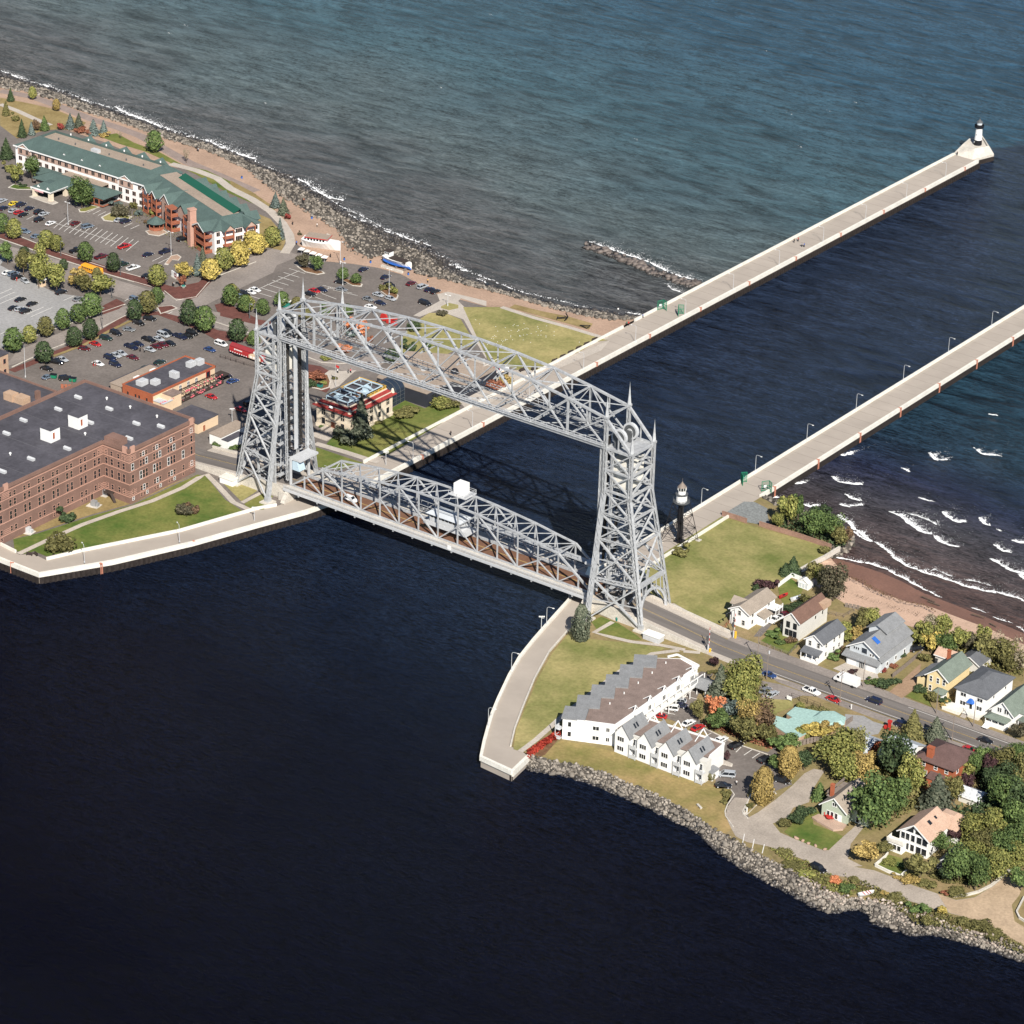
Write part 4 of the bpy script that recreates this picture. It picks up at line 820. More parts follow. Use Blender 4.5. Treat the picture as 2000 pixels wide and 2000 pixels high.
wins(b, 'S', 0, us, [1.0, 3.9], 1.7, 1.6, **HW); wins(b, 'S', -.07, [u for u in us if 9.5 < u < Lh - 15], [7.0], 1.7, 1.6, **HW); wins(b, 'S', 0, [Lh - 3.5], [7.0], 1.7, 1.6, **HW)
for k in range(6): part('roof_vent', 'steeld', b, lambda mb: mb.tube((12 + k * 9, 12, 11.3), (12 + k * 9, 12, 12.1), .3, n=6))
for k in range(6): part('roof_light', 'white', b, lambda mb: mb.tube((14 + k * 9.5, 16.8, 12.4), (14 + k * 9.5, 16.8, 13.1), .28, n=6))
part('roof_unit', 'lightgrey', b, lambda mb: (mb.box(31, 34.5, 10, 12, 11.3, 12.7),))
# single-storey lobby, and the canopy on stone pillars
part('lobby_wall', 'greywood', b, lambda mb: (mb.box(22, 52, -8, -.02, 0, 3.6), mb.box(20, 30, -9.5, -8, 0, 3.4)))
part('lobby_roof', 'roofgreen', b, lambda mb: (hip(mb, 20, 56, -10, -.4, 3.6, 5.6, (5, 5), .8), hip(mb, 14, 30, -6, -.4, 3.55, 5.2, (3, 2.8), .6)))
pbox('lobby_roof_well', 'rooftan', b, 29, 50, -4.4, -.4, 5.35, 5.66)
part('canopy_roof', 'roofgreen', b, lambda mb: hip(mb, 27.5, 36.5, -18.3, -9.4, 3.9, 5.9, (4.0, 3.5), .9))
part('canopy_beam', 'white', b, lambda mb: (mb.box(26.6, 37.4, -19.25, -19.05, 3.6, 4.1), mb.box(37.2, 37.4, -19.2, -9, 3.6, 4.1)))
for x, y in ((27.8, -18), (36.2, -18), (36.2, -10), (27.8, -10)): pbox('stone_pillar', 'limestone', b, x - .75, x + .75, y - .75, y + .75, 0, 3.9)
for x in (30, 35): part('canopy_dormer', 'white', b, lambda mb: gwall(mb, x - .7, x + .7, -18.3, -16.4, 4.2, 4.7, 5.5, 'y')); part('dormer_roof', 'roofgreen', b, lambda mb: gable(mb, x - .75, x + .75, -18.1, -15, 4.75, 5.6, 'y', .15, .1))
part('name_board', mat('pink_white_sign', (.62, .36, .36), .6, 0, .15, 2), b, lambda mb: mb.box(29, 33.5, -19.4, -19.27, 2.9, 3.6))
def porch(mb):
    for k in range(5): mb.beam((44 + k * 2.6, -10.6, 0), (44 + k * 2.6, -10.6, 3.6), .3)
    mb.box(43.5, 56.5, -10.8, -10.6, .5, 1.0); mb.box(43.5, 56.5, -10.8, -10.6, 3.2, 3.6); mb.box(56.3, 56.5, -10.6, -1, .5, 1.0)
part('porch_rail', 'wood', b, porch)
b2 = thing('hotel', 'angled hotel wing with red-brown timber balconies, stone chimney and green slopes', 'hotel', (-265.4, 154.6, 3), math.radians(-20.2))
L2 = 54
pbox('wall', 'white', b2, 0, L2, .02, 19, 0, 9.2)
def hroof2(mb):
    z0, z1 = 9.3, 12.2; x0, x1, y0, y1 = -2, L2 + .6, -.7, 19.6; a = [(x0,y0,z0),(x1,y0,z0),(x1,y1,z0),(x0,y1,z0)]; i = [(x0,y0+7.2,z1),(x1-6.5,y0+7.2,z1),(x1-6.5,y1-5.6,z1),(x0,y1-5.6,z1)]
    mb.add(a + i, [(0,1,5,4),(1,2,6,5),(2,3,7,6)])
part('roof', 'roofgreen', b2, hroof2); pbox('roof_well', 'rooftan', b2, -2, L2 - 6.2, 6.6, 13.8, 11.9, 12.22); part('roof_back_slope', 'roofbright', b2, lambda mb: mb.add([(4,11.4,12.25),(L2-6,11.4,12.25),(L2-5.9,14.4,13.6),(4,14.4,13.6),(4,14.6,12.2),(L2-6,14.6,12.2)], [(0,1,2,3),(3,2,5,4)]))
for k in range(6):
    x = 8 + k * 8
    part('rear_gable', 'roofgreen', b2, lambda mb: gable(mb, x - 2.8, x + 2.8, 16, 21, 9.6, 11.8, 'y', .3)); part('rear_gable_wall', 'offwhite', b2, lambda mb: gwall(mb, x - 2.5, x + 2.5, 17, 20.8, 8.8, 9.6, 11.6, 'y'))
def balcony(b, x0, x1, y0, y1, n=3, roof='gable', face='S'):
    def fr(mb):
        for x in (x0, x1):
            for y in ((y0,) if face == 'S' else (y0, y1)): mb.beam((x, y, 0), (x, y, 9.3), .38)
        for k in range(n + 1):
            z = .4 + k * 3.0
            mb.box(x0 - .2, x1 + .2, y0 - .2, y1, z - .3, z)
            if k < n:
                mb.beam((x0, y0, z + .95), (x1, y0, z + .95), .14); mb.beam((x1, y0, z + .95), (x1, y1, z + .95), .14); mb.beam((x0, y0, z + .5), (x1, y0, z + .5), .06, .7); mb.beam((x1, y0, z + .5), (x1, y1, z + .5), .06, .7)
    part('balcony', 'wood', b, fr)
    if roof:
        part('gable_roof', 'roofgreen', b, lambda mb: gable(mb, x0 - .4, x1 + .4, y0 - .3, y0 + 7, 9.4, 11.4, 'y', .4)); part('gable_wall', 'pinksid', b, lambda mb: mb.add([(x0 - .2, y0 - .1, 9.3), (x1 + .2, y0 - .1, 9.3), ((x0 + x1) / 2, y0 - .1, 11.2)], [(0, 1, 2)]))
        part('gable_trim', 'white', b, lambda mb: (mb.beam((x0 - .8, y0 - .75, 9.05), ((x0 + x1)/2, y0 - .75, 11.4), .1, .32), mb.beam((x1 + .8, y0 - .75, 9.05), ((x0 + x1)/2, y0 - .75, 11.4), .1, .32)))
balcony(b2, 1.5, 5.4, -2.6, 0); balcony(b2, 8.5, 12.4, -2.6, 0); balcony(b2, 22, 26.5, -3.6, 0, roof=None); balcony(b2, 34, 37.5, -2.4, 0, roof=None); balcony(b2, 44.5, 52, -3.2, 0)
part('stone_gable_wall', 'pinksid', b2, lambda mb: gwall(mb, 14.5, 21, -1.4, 4, 0, 9.3, 12.2, 'y')); part('gable_roof', 'roofgreen', b2, lambda mb: gable(mb, 14.5, 21, -1.4, 8, 9.3, 12.2, 'y', .5)); part('gable_trim', 'white', b2, lambda mb: (mb.beam((13.9,-2,8.9),(17.75,-2,12.2),.1,.34), mb.beam((21.6,-2,8.9),(17.75,-2,12.2),.1,.34)))
wins(b2, 'S', -1.42, [17.7], [1, 4, 7], 1.7, 1.6, **HW); wins(b2, 'S', 0, [6.9, 29, 31.5, 39, 42.5], [1, 4, 7], 1.5, 1.6, **HW)
part('gable_roof', 'roofgreen', b2, lambda mb: gable(mb, 27, 33.5, -1, 8, 9.3, 12, 'y', .5)); part('gable_wall', 'pinksid', b2, lambda mb: gwall(mb, 27, 33.5, -1, 4, 6.4, 9.2, 11.8, 'y'))
part('chimney', 'stonepink', b2, lambda mb: (mb.box(40.2, 42.8, -4.2, -1.2, 0, 9.5), mb.box(40.5, 42.5, -4.0, -1.4, 9.5, 14.2), mb.box(40.3, 42.7, -4.2, -1.2, 14.2, 14.7)))
part('gazebo', 'wood', b2, lambda mb: [mb.tube((20.5 + 2.8 * math.cos(a), -7 + 2.8 * math.sin(a), 0), (20.5 + 2.8 * math.cos(a), -7 + 2.8 * math.sin(a), 3), .16, n=5) for a in np.linspace(0, 2 * math.pi, 9)[:-1]] + [mb.tube((20.5,-7,.3),(20.5,-7,1.0),2.9,n=8)]); part('gazebo_roof', 'roofgreen', b2, lambda mb: mb.tube((20.5,-7,3),(20.5,-7,5.2),3.7,.4,n=8))
# far end of the angled wing: white wall with two balcony stacks under small gables
for y0 in (3.5, 12.5):
    part('balcony', 'wood', b2, lambda mb: [mb.beam((L2 + 2, y, 0), (L2 + 2, y, 9.3), .36) for y in (y0, y0 + 3.6)] + [mb.box(L2, L2 + 2.2, y0 - .2, y0 + 3.8, .1 + 3 * k, .4 + 3 * k) for k in range(4)] + [mb.beam((L2 + 2, y0, .9 + 3 * k), (L2 + 2, y0 + 3.6, .9 + 3 * k), .06, .8) for k in range(3)])
    part('gable_roof', 'roofgreen', b2, lambda mb: gable(mb, L2 - 6, L2 + 2.3, y0 - .4, y0 + 4, 9.4, 11.5, 'x', .4)); part('gable_wall', 'pinksid', b2, lambda mb: mb.add([(L2 + 2.2, y0 - .4, 9.35), (L2 + 2.2, y0 + 4, 9.35), (L2 + 2.2, y0 + 1.8, 11.3)], [(0, 1, 2)]))
wins(b2, 'E', L2, [1.5, 9.6, 11, 17.5], [1, 4, 7], 1.4, 1.6, **HW)

# ---- museum and its dark annex
b = thing('museum_building', 'cream stone museum with arched windows, red tiled eaves and equipment frames on its roof', 'museum', (-87.8, 42.8, 3))
pbox('wall', 'limestone', b, 0, 14.2, 0, 22.6, 0, 8.0); pbox('plinth', 'limestone', b, -.25, 14.45, -.25, 22.85, 0, 1.2)
def tiles(mb):
    a = [(-1.1,-1.1,8.0),(15.3,-1.1,8.0),(15.3,23.7,8.0),(-1.1,23.7,8.0)]; i = [(1.4,1.4,9.7),(12.8,1.4,9.7),(12.8,21.2,9.7),(1.4,21.2,9.7)]; k = [(x, y, 7.75) for x, y, _ in a]
    mb.add(a + i + k, [(0,1,5,4),(1,2,6,5),(2,3,7,6),(3,0,4,7),(8,9,1,0),(9,10,2,1),(10,11,3,2),(11,8,0,3),(11,10,9,8)])
part('tiled_eave', 'redtile', b, tiles)
part('tile_band', 'limestone', b, lambda mb: (mb.box(-.1, 14.3, -.25, .05, 8.75, 9.0), mb.box(14.15, 14.45, 0, 22.6, 8.75, 9.0), mb.box(1.3, 12.9, 1.3, 1.6, 9.6, 10.0), mb.box(12.6, 12.9, 1.3, 21.3, 9.6, 10.0)))
pbox('roof', 'roofdark', b, 1.5, 12.7, 1.5, 21.1, 9.3, 9.6)
for x, y in ((0, 0), (14.2, 0), (14.2, 22.6), (0, 22.6)): part('corner_urn', 'limestone', b, lambda mb: mb.tube((x, y, 8.4), (x, y, 9.9), .7, .3, n=8))
def frames(mb):
    for y0, y1 in ((2.2, 9.5), (11.5, 20.3)):
        for x in (2.4, 11.6): mb.beam((x, y0, 10.9), (x, y1, 10.9), .3)
        for y in (y0, (y0 + y1) / 2, y1): mb.beam((2.4, y, 10.9), (11.6, y, 10.9), .3)
        for x in (2.4, 7, 11.6):
            for y in (y0, y1): mb.beam((x, y, 9.6), (x, y, 10.9), .2)
        mb.beam((7, y0, 10.9), (7, y1, 10.9), .22)
part('equipment_frame', 'bluegrey', b, frames)
for x, y in ((4, 4), (6.5, 16), (9, 6), (8, 13)): part('roof_fan', 'bluegrey', b, lambda mb: (mb.box(x, x + 2.3, y, y + 2, 9.6, 10.5), mb.tube((x + 1.1, y + 1, 10.5), (x + 1.1, y + 1, 10.9), .8, n=10)))
pbox('roof_hatch', 'terra', b, 8.2, 10.4, 10, 11.4, 9.6, 10.7)
def yr(mb):
    for (p, q) in (((12.6, 11, 0), (12.6, 21.2, 0)), ((12.6, 21.2, 0), (1.6, 21.2, 0)), ((1.6, 21.2, 0), (1.6, 3, 0))):
        for z in (10.2, 10.8): mb.beam((p[0], p[1], z), (q[0], q[1], z), .12)
        for t in np.linspace(0, 1, 6): mb.beam((p[0] + (q[0]-p[0])*t, p[1] + (q[1]-p[1])*t, 9.6), (p[0] + (q[0]-p[0])*t, p[1] + (q[1]-p[1])*t, 10.8), .12)
part('yellow_rail', 'yelpaint', b, yr)
wins(b, 'S', 0, [3, 7.1, 11.2], [4.9], 1.5, 2.3, arch=True, frame='limestone'); wins(b, 'S', 0, [3, 11.2], [1.6], 1.5, 2.2, frame='limestone'); wins(b, 'E', 14.2, [2.6, 7, 11.3, 15.6, 20], [4.9], 1.5, 2.3, arch=True, frame='limestone'); wins(b, 'E', 14.2, [2.6, 7, 11.3, 15.6, 20], [1.7], 1.5, 2.1, frame='limestone')
win(b, 'S', 0, 7.1, .4, 1.7, 2.9, name='door', frame='limestone', pane='wood'); pbox('door_canopy', 'limestone', b, 4.9, 9.3, -1, -.05, 3.9, 4.3); part('wall_clock', 'white', b, lambda mb: mb.tube((7.1, -1.3, 8.8), (7.1, -.9, 9.3), .7, n=10))
for k in range(4): pbox('step', 'walk', b, 4.6, 9.8, -3.6 + k * .8, -2.8 + k * .8, 0, .3 + k * .3)
part('stair_landing', 'walk', b, lambda mb: (mb.box(3.4, 10.4, -7.5, -3.6, 0, .25), mb.box(4.2, 4.6, -3.6, -.3, 0, 1.4), mb.box(9.8, 10.2, -3.6, -.3, 0, 1.4)))
b = thing('museum_annex', 'dark grey clad museum annex with tan flat roof behind the cream museum', 'museum', (-90, 77.5, 3))
fa = [(0,0),(21.5,0),(21.5,14),(27,14),(27,32),(8,32),(-6,24)]
part('wall', 'dark', b, lambda mb: mb.prism(fa, 0, 5)); part('roof', 'rooftan', b, lambda mb: mb.prism([(x * 1.01 - .1, y * 1.01 - .1) for x, y in fa], 5, 5.25))
win(b, 'E', 21.5, 4, 1.6, 2.6, 2.2, frame='dark', pane='glass'); win(b, 'E', 21.5, 9, 1.6, 5.5, 2.6, frame='dark', bars=(3, 1)); part('roof_dome', 'black', b, lambda mb: mb.lathe([(1.5, 5.2), (1.3, 6.1), (.8, 6.7), (0, 6.9)], 12, (18, 20)))
part('roof_duct', 'lightgrey', b, lambda mb: (mb.box(8, 9.2, 14, 15.2, 5.2, 6), mb.box(14, 15.4, 6, 7, 5.2, 5.8)))
b = thing('glass_link', 'barrel-vaulted dark glass link between the cream museum and its annex', 'building', (-86.2, 65.7, 3))
def vault(mb, r=4.4, y0=0, y1=11.6):
    P = [(4 + r * math.cos(math.pi * k / 10), 4.2 + r * .8 * math.sin(math.pi * k / 10)) for k in range(11)]
    for (x0, z0), (x1, z1) in zip(P, P[1:]): mb.add([(x0,y0,z0),(x0,y1,z0),(x1,y1,z1),(x1,y0,z1)], [(0,1,2,3)])
    mb.box(-.4, 8.4, y0, y1, 0, 4.2)
part('glazing', 'blueglass', b, vault)
def ribs(mb):
    for y in np.linspace(0, 11.6, 6):
        P = [(4 + 4.45 * math.cos(math.pi * k / 10), y, 4.2 + 3.58 * math.sin(math.pi * k / 10)) for k in range(11)]
        for p, q in zip(P, P[1:]): mb.beam(p, q, .12)
        mb.beam((8.42, y, 0), (8.42, y, 4.2), .12)
    for z in (1.4, 2.8, 4.2): mb.beam((8.42, 0, z), (8.42, 11.6, z), .1)
part('rib', 'steeld', b, ribs)
# ---- small buildings by the north tower
b = thing('service_building', 'long low white service building with flat roof beside the far bridge tower', 'building', (-105.5, 9.5, 3))
part('wall', 'white', b, lambda mb: (mb.box(0, 5.2, 0, 13, 0, 3.6), mb.box(5.2, 8, 0, 8, 0, 3.0))); pbox('roof', 'rooftan', b, -.15, 5.3, -.15, 13.15, 3.6, 3.85); pbox('roof', 'roofdark', b, 5.3, 8.15, -.15, 8.15, 3.0, 3.2)
b = thing('equipment_cabinet', 'low white roofed equipment cabinet on the walk at the near foot of the far tower', 'cabinet', (-83.5, -10.5, 3)); pbox('body', 'white', b, 0, 5.4, 0, 3.2, 0, 2); pbox('lid', 'whiteconc', b, -.2, 5.6, -.2, 3.4, 2, 2.25)
b = thing('equipment_cabinet', 'low white roofed equipment cabinet on the walk at the foot of the near tower', 'cabinet', (82, -11.4, 3)); pbox('body', 'lightgrey', b, 0, 5.6, 0, 2.9, 0, 1.75); pbox('lid', 'white', b, -.2, 5.8, -.2, 3.1, 1.75, 1.95)
# ---- condominiums on the point
CW = dict(frame='white', bars=(2, 1), ft=.06)
b = thing('condominium', 'white condominium row with stepped grey roof units along the harbour lawn', 'apartments', (98.5, -73.5, 3))
fc = [(0,0),(12.8,5.6),(12.8,12.5),(12.4,47.5),(5.5,49.2),(-2,44)]
fc2 = [(.2,2.2),(12.6,7),(12.6,13),(12.2,47.3),(5.5,49),(-1.8,44)]
part('wall', 'white', b, lambda mb: mb.prism([(.4,.2),(12.8,5.6),(12.8,12.5),(12.4,47.5),(5.5,49.2),(-1.6,44)], 0, 6.5)); part('roof', 'roofpink', b, lambda mb: mb.prism([(.8,.6),(12.4,5.8),(12.4,12.7),(12.0,47.0),(5.6,48.6),(-1.2,43.8)], 6.5, 6.62))
def prt(mb):
    P = [(.4,.2),(12.8,5.6),(12.8,12.5),(12.4,47.5),(5.5,49.2)]
    for p, q in zip(P, P[1:]): mb.beam((*p, 6.6), (*q, 6.6), .35, .6)
part('parapet', 'white', b, prt)
def onface(parent, x, y, z, w, h, a, **kw):
    return link('window', win_mesh(w, h, **kw), parent, (x, y, z), a)
for k in range(6):
    ang = math.radians(31 if k else 25.5); ca, sa = math.cos(ang), math.sin(ang)
    ox, oy = (-.7 - .25 * k, .0 + 7.35 * k) if k else (-.5, -.2)
    R_ = lambda x, y: (ox + x * ca - y * sa, oy + x * sa + y * ca)
    d = 5.7
    q = [R_(-.3, 0), R_(5.6, 0), R_(5.6, d), R_(-.3, d)]
    part('unit_wall', 'white', b, lambda mb: mb.prism(q, 0, 6.8))
    def rf(mb):
        p0, p1, p2, p3 = R_(-.7, -.3), R_(6, -.3), R_(6, d + .2), R_(-.7, d + .2)
        mb.add([(*p0, 6.95), (*p1, 7.05), (*p2, 7.5), (*p3, 7.4), (*p3, 6.6), (*p2, 6.6), (*p0, 6.6), (*p1, 6.6)], [(0,1,2,3),(3,2,5,4),(6,7,1,0),(7,5,2,1),(4,6,0,3)])
    part('unit_roof', 'roofgrey', b, rf)
    if not k:
        for z in (1.2, 4.3):
            for t, w in ((2.2, 1.9), (4.7, 1.2)): onface(b, *R_(t, -.04), z, w, 1.5, ang, **CW)
    if k: part('roof_pipe', 'white', b, lambda mb: mb.tube((*R_(8.6, 3), 6.6), (*R_(8.6, 3), 7.2), .18, n=6))
for z in (1.2, 4.3):
    for t, w in ((8.6, 1.7), (12.0, .9)): onface(b, .4 + (t - .4) * .917 + .03, .2 + (t - .4) * .4 - .06, z, w, 1.2, math.radians(23.5), **CW)
part('balcony', 'lightgrey', b, lambda mb: [mb.box(-2.6, -1.0, -1.4, .6, z, z + .2) for z in (.2, 3.2)] + [mb.beam((-2.5, -1.3, z), (-2.5, .5, z), .08, .9) for z in (.8, 3.8)] + [mb.beam((-2.5, -1.3, z), (-1.0, -1.1, z), .08, .9) for z in (.8, 3.8)] + [mb.beam((-2.5, -1.3, 0), (-2.5, -1.3, 6.2), .18)])
# open gallery facing the car park with white truss gables
for k in range(5):
    y = 15.5 + k * 7.2
    part('gallery_gable', 'white', b, lambda mb: (mb.beam((12.9, y - 1.4, 6.5), (12.9, y, 8.6), .2), mb.beam((12.9, y + 1.4, 6.5), (12.9, y, 8.6), .2), mb.beam((10.5, y, 6.7), (12.9, y, 8.6), .2), mb.beam((12.9, y, 6.5), (12.9, y, 8.6), .14)))
    part('gallery_post', 'white', b, lambda mb: (mb.beam((14.6, y, 0), (14.6, y, 5.4), .22), mb.beam((14.6, y + 3.6, 0), (14.6, y + 3.6, 5.4), .22)))
    wins(b, 'E', 12.78, [y], [4.0], 1.3, 1.5, **CW); win(b, 'E', 12.78, y + 2.4, 3.1, .95, 2.0, name='door', frame='white', pane='offwhite'); win(b, 'E', 12.78, y + 3.6, .1, .95, 2.0, name='door', frame='white', pane='offwhite')
pbox('gallery_deck', 'offwhite', b, 12.8, 14.7, 12, 47, 2.8, 3.0); part('gallery_rail', 'white', b, lambda mb: (mb.box(14.6, 14.72, 12, 47, 3.0, 4.0), mb.box(14.55, 14.75, 12, 47, 5.3, 5.55)))
part('end_frame', 'white', b, lambda mb: (mb.beam((4, 49.4, 7.2), (12.6, 47.8, 7.2), .4, .5), mb.beam((12.6, 47.8, 7.2), (12.6, 40, 7.2), .4, .5), mb.beam((4, 49.4, 7.2), (2.6, 46.5, 7.2), .4, .5)))
part('entry_porch', 'roofgrey', b, lambda mb: gable(mb, 13.4, 18.4, 43, 49, 3.2, 4.6, 'x', .3)); part('porch_post', 'white', b, lambda mb: [mb.beam((18.2, y, 0), (18.2, y, 3.2), .2) for y in (43.2, 48.8)])
b = thing('condominium', 'white condominium row with four steep gables and balconies facing the rocky point', 'apartments', (112.6, -70.4, 3))
part('wall', 'white', b, lambda mb: mb.prism([(0,1.5),(28.6,4.0),(28.0,13.2),(0,10.8)], 0, 6.4)); part('roof', 'roofpink', b, lambda mb: mb.prism([(0,1.7),(28.4,4.2),(27.8,12.9),(.1,10.6)], 6.4, 6.55))
part('parapet', 'white', b, lambda mb: (mb.beam((0,10.8,6.6),(28,13.2,6.6),.35,.7), mb.beam((28,13.2,6.6),(28.6,5.0,6.6),.35,.7)))
for k in range(4):
    x = .5 + 7.25 * k; x1 = x + 5.0; y0 = [-.0, .1, -.1, 0][k] + k * .15
    part('gable_wall', 'white', b, lambda mb: gwall(mb, x, x1, y0, y0 + 7, 0, 6.2, 9.4, 'y')); part('gable_roof', 'roofgrey', b, lambda mb: gable(mb, x, x1, y0, y0 + 9.0, 6.2, 9.4, 'y', .4))
    part('skylight', 'glass', b, lambda mb: [mb.add([(x + 3.4 , y0 + yy, 8.45), (x + 4.3, y0 + yy, 7.3), (x + 4.3, y0 + yy + .7, 7.3), (x + 3.4, y0 + yy + .7, 8.45)], [(0,1,2,3)]) for yy in (3.6, 4.8)])
    wins(b, 'S', y0, [x + 2.0], [1.1, 4.1], 2.1, 1.4, frame='white', bars=(3, 1), ft=.06)
    xb = x1
    pbox('bay_wall', 'offwhite', b, xb, xb + 2.25, y0 + 1.4, y0 + 4, 0, 6.4)
    part('balcony', 'lightgrey', b, lambda mb: [mb.box(xb + .05, xb + 2.3, y0 - .5, y0 + 1.4, z, z + .18) for z in (.25, 3.2)] + [mb.beam((xb + .1, y0 - .45, z), (xb + 2.3, y0 - .45, z), .07, .9) for z in (.85, 3.85)] + [mb.beam((xb + 2.25, y0 - .45, 0), (xb + 2.25, y0 - .45, 6.2), .18), mb.beam((xb + .15, y0 - .45, 0), (xb + .15, y0 - .45, 4.4), .14)])
    for z in (.5, 3.45): win(b, 'S', y0 + 1.4, xb + .75, z, .8, 1.9, name='door', frame='white', pane='glass')
for k in range(3):
    x = 5 + 8 * k; part('truss_gable', 'white', b, lambda mb: (mb.beam((x - 1.6, 11.4 + .08 * x, 6.6), (x, 11.4 + .08 * x, 8.8), .22), mb.beam((x + 1.6, 11.5 + .08 * x, 6.6), (x, 11.4 + .08 * x, 8.8), .22), mb.beam((x, 9, 6.6), (x, 11.4 + .08 * x, 8.8), .2)))
part('side_shed', 'roofgrey', b, lambda mb: (mb.add([(28.6,3.2,3.0),(31,3.2,2.6),(31,7,2.6),(28.6,7,3.0)], [(0,1,2,3)]),)); pbox('shed_wall', 'white', b, 28.6, 30.7, 3.6, 6.8, 0, 2.5)

# ---- houses
def house(name, label, loc, w, d, he, hr, axis, wall, roof, ov=.5, chim=None, cat='house', z0=3):
    b = thing(name, label, cat, (loc[0], loc[1], z0)); part('wall', wall, b, lambda mb: gwall(mb, 0, w, 0, d, 0, he, hr, axis)); part('roof', roof, b, lambda mb: gable(mb, 0, w, 0, d, he, hr, axis, ov))
    part('eave_trim', 'white', b, lambda mb: ((mb.beam((-ov, -ov - .06, he - (hr-he)/(w/2)*ov + .05), (w/2, -ov - .06, hr + .05), .1, .3), mb.beam((w + ov, -ov - .06, he - (hr-he)/(w/2)*ov + .05), (w/2, -ov - .06, hr + .05), .1, .3)) if axis == 'y' else (mb.box(-ov, w + ov, -ov - .12, -ov + .02, he - .32, he - .05),)))
    if chim: part('chimney', 'brickred', b, lambda mb: (mb.box(chim[0] - .45, chim[0] + .45, chim[1] - .45, chim[1] + .45, he, hr + 1.3), mb.box(chim[0] - .55, chim[0] + .55, chim[1] - .55, chim[1] + .55, hr + 1.3, hr + 1.5)))
    return b
b = house('house', 'white clapboard house with long tan roof and back deck beside the lighthouse lawn', (96.8, 13.0), 6.6, 14.5, 5.2, 7.0, 'y', 'white', 'rooftan2')
part('side_gable', 'white', b, lambda mb: gwall(mb, -1.4, 3, 3, 7, 0, 5.2, 6.6, 'x')); part('side_roof', 'rooftan2', b, lambda mb: gable(mb, -1.8, 3.2, 3, 7, 5.2, 6.7, 'x', .3)); pbox('lean_to', 'white', b, 6.6, 9.2, 4.5, 9, 0, 2.6); part('lean_to_roof', 'rooftan2', b, lambda mb: mb.add([(6.5,4.2,3.6),(9.5,4.2,2.6),(9.5,9.3,2.6),(6.5,9.3,3.6)], [(0,1,2,3)]))
wins(b, 'S', 0, [1.6, 4.8], [1.0], .9, 1.5, frame='offwhite', bars=(1,2)); wins(b, 'S', 0, [3.3], [3.9], .9, 1.4, frame='offwhite', bars=(1,2)); wins(b, 'E', 6.6, [2, 11], [1.2, 3.6], .9, 1.3, frame='offwhite'); wins(b, 'E', 9.2, [5.6, 7.6], [.9], .8, 1.2, frame='offwhite')
part('back_deck', 'white', b, lambda mb: [mb.box(6.6, 9.6, 10.5, 14.5, 2.8, 3.0)] + [mb.beam((9.5, y, 0), (9.5, y, 4), .16) for y in (10.6, 12.5, 14.4)] + [mb.beam((9.5, 10.6, z), (9.5, 14.4, z), .08) for z in (3.4, 3.9)] + [mb.beam((6.7, 10.6, 3.9), (9.5, 10.6, 3.9), .08)])
b = house('house', 'light grey house with brown shingle roof and black shuttered windows beside the driveway', (113.4, 16.4), 5.6, 16, 6.2, 8.6, 'y', 'offwhite', 'roofbrown')
wins(b, 'S', 0, [1.7, 4.1], [3.7], .85, 1.5, frame='black', bars=(1,2), ft=.2); wins(b, 'S', 0, [1.4, 2.8, 4.2], [1.0], .9, 1.6, frame='black', bars=(1,2), ft=.16); pbox('side_porch', 'roofbrown', b, -2.2, 0, 2, 5, 2.5, 2.75); part('porch_post', 'white', b, lambda mb: [mb.beam((-2, y, 0), (-2, y, 2.5), .18) for y in (2.2, 4.8)])
pbox('rear_cabin', 'bricktan', b, 3.8, 6.4, 12.4, 16.6, 5.6, 7.4); wins(b, 'E', 5.6, [9, 13], [3.7], .8, 1.2, frame='offwhite')
b = house('house', 'narrow white two-storey house with slate grey roof and open front porch', (125.3, 9.9), 5.8, 12.2, 6.0, 8.0, 'y', 'white', 'roofgrey2')
wins(b, 'S', 0, [1.5, 4.4], [4.2], .8, 1.4, frame='offwhite', bars=(1,2)); wins(b, 'E', 5.8, [2, 6.5, 9.5], [1.2, 4.0], .8, 1.2, frame='offwhite', bars=(1,2))
part('porch_roof', 'roofgrey2', b, lambda mb: mb.add([(-.3,0,3.6),(-.3,-2.6,2.8),(6.1,-2.6,2.8),(6.1,0,3.6),(-.3,-2.6,2.6),(6.1,-2.6,2.6)], [(0,1,2,3),(4,5,2,1)])); part('porch', 'white', b, lambda mb: [mb.beam((x, -2.4, 0), (x, -2.4, 2.7), .18) for x in (0, 1.9, 3.9, 5.8)] + [mb.box(0, 5.8, -2.5, -2.4, .4, 1.0), mb.box(0, 5.8, -2.5, 0, 0, .4), mb.box(5.7, 5.8, -2.5, 0, .4, 1.0)]); wins(b, 'S', 0, [1.2, 4.2], [.8], 1.4, 1.5, frame='offwhite'); 
b = house('house', 'large pale house with broad grey roof, two white garage doors and blue solar panel', (137.2, 15.2), 9.9, 18, 5.6, 8.6, 'y', 'palegrey', 'roofgrey', .8)
part('garage_roof', 'roofgrey', b, lambda mb: (mb.add([(-1.4,.5,4.0),(-1.4,-2.2,2.9),(11.2,-2.2,2.9),(11.2,.5,4.0),(-1.4,-2.2,2.65),(11.2,-2.2,2.65)], [(0,1,2,3),(4,5,2,1)]), mb.add([(10,-.5,4.4),(11.6,-.5,3.4),(11.6,18,3.4),(10,18,4.4)], [(0,1,2,3)]))); pbox('side_wall', 'palegrey', b, 9.9, 11.2, 0, 17.6, 0, 3.5); pbox('front_wall', 'palegrey', b, 0, 10.6, -1.4, 0, 0, 2.8)
for x in (1.9, 8.4): win(b, 'S', -1.4, x, .05, 2.9, 2.2, name='garage_door', frame='palegrey', pane='white')
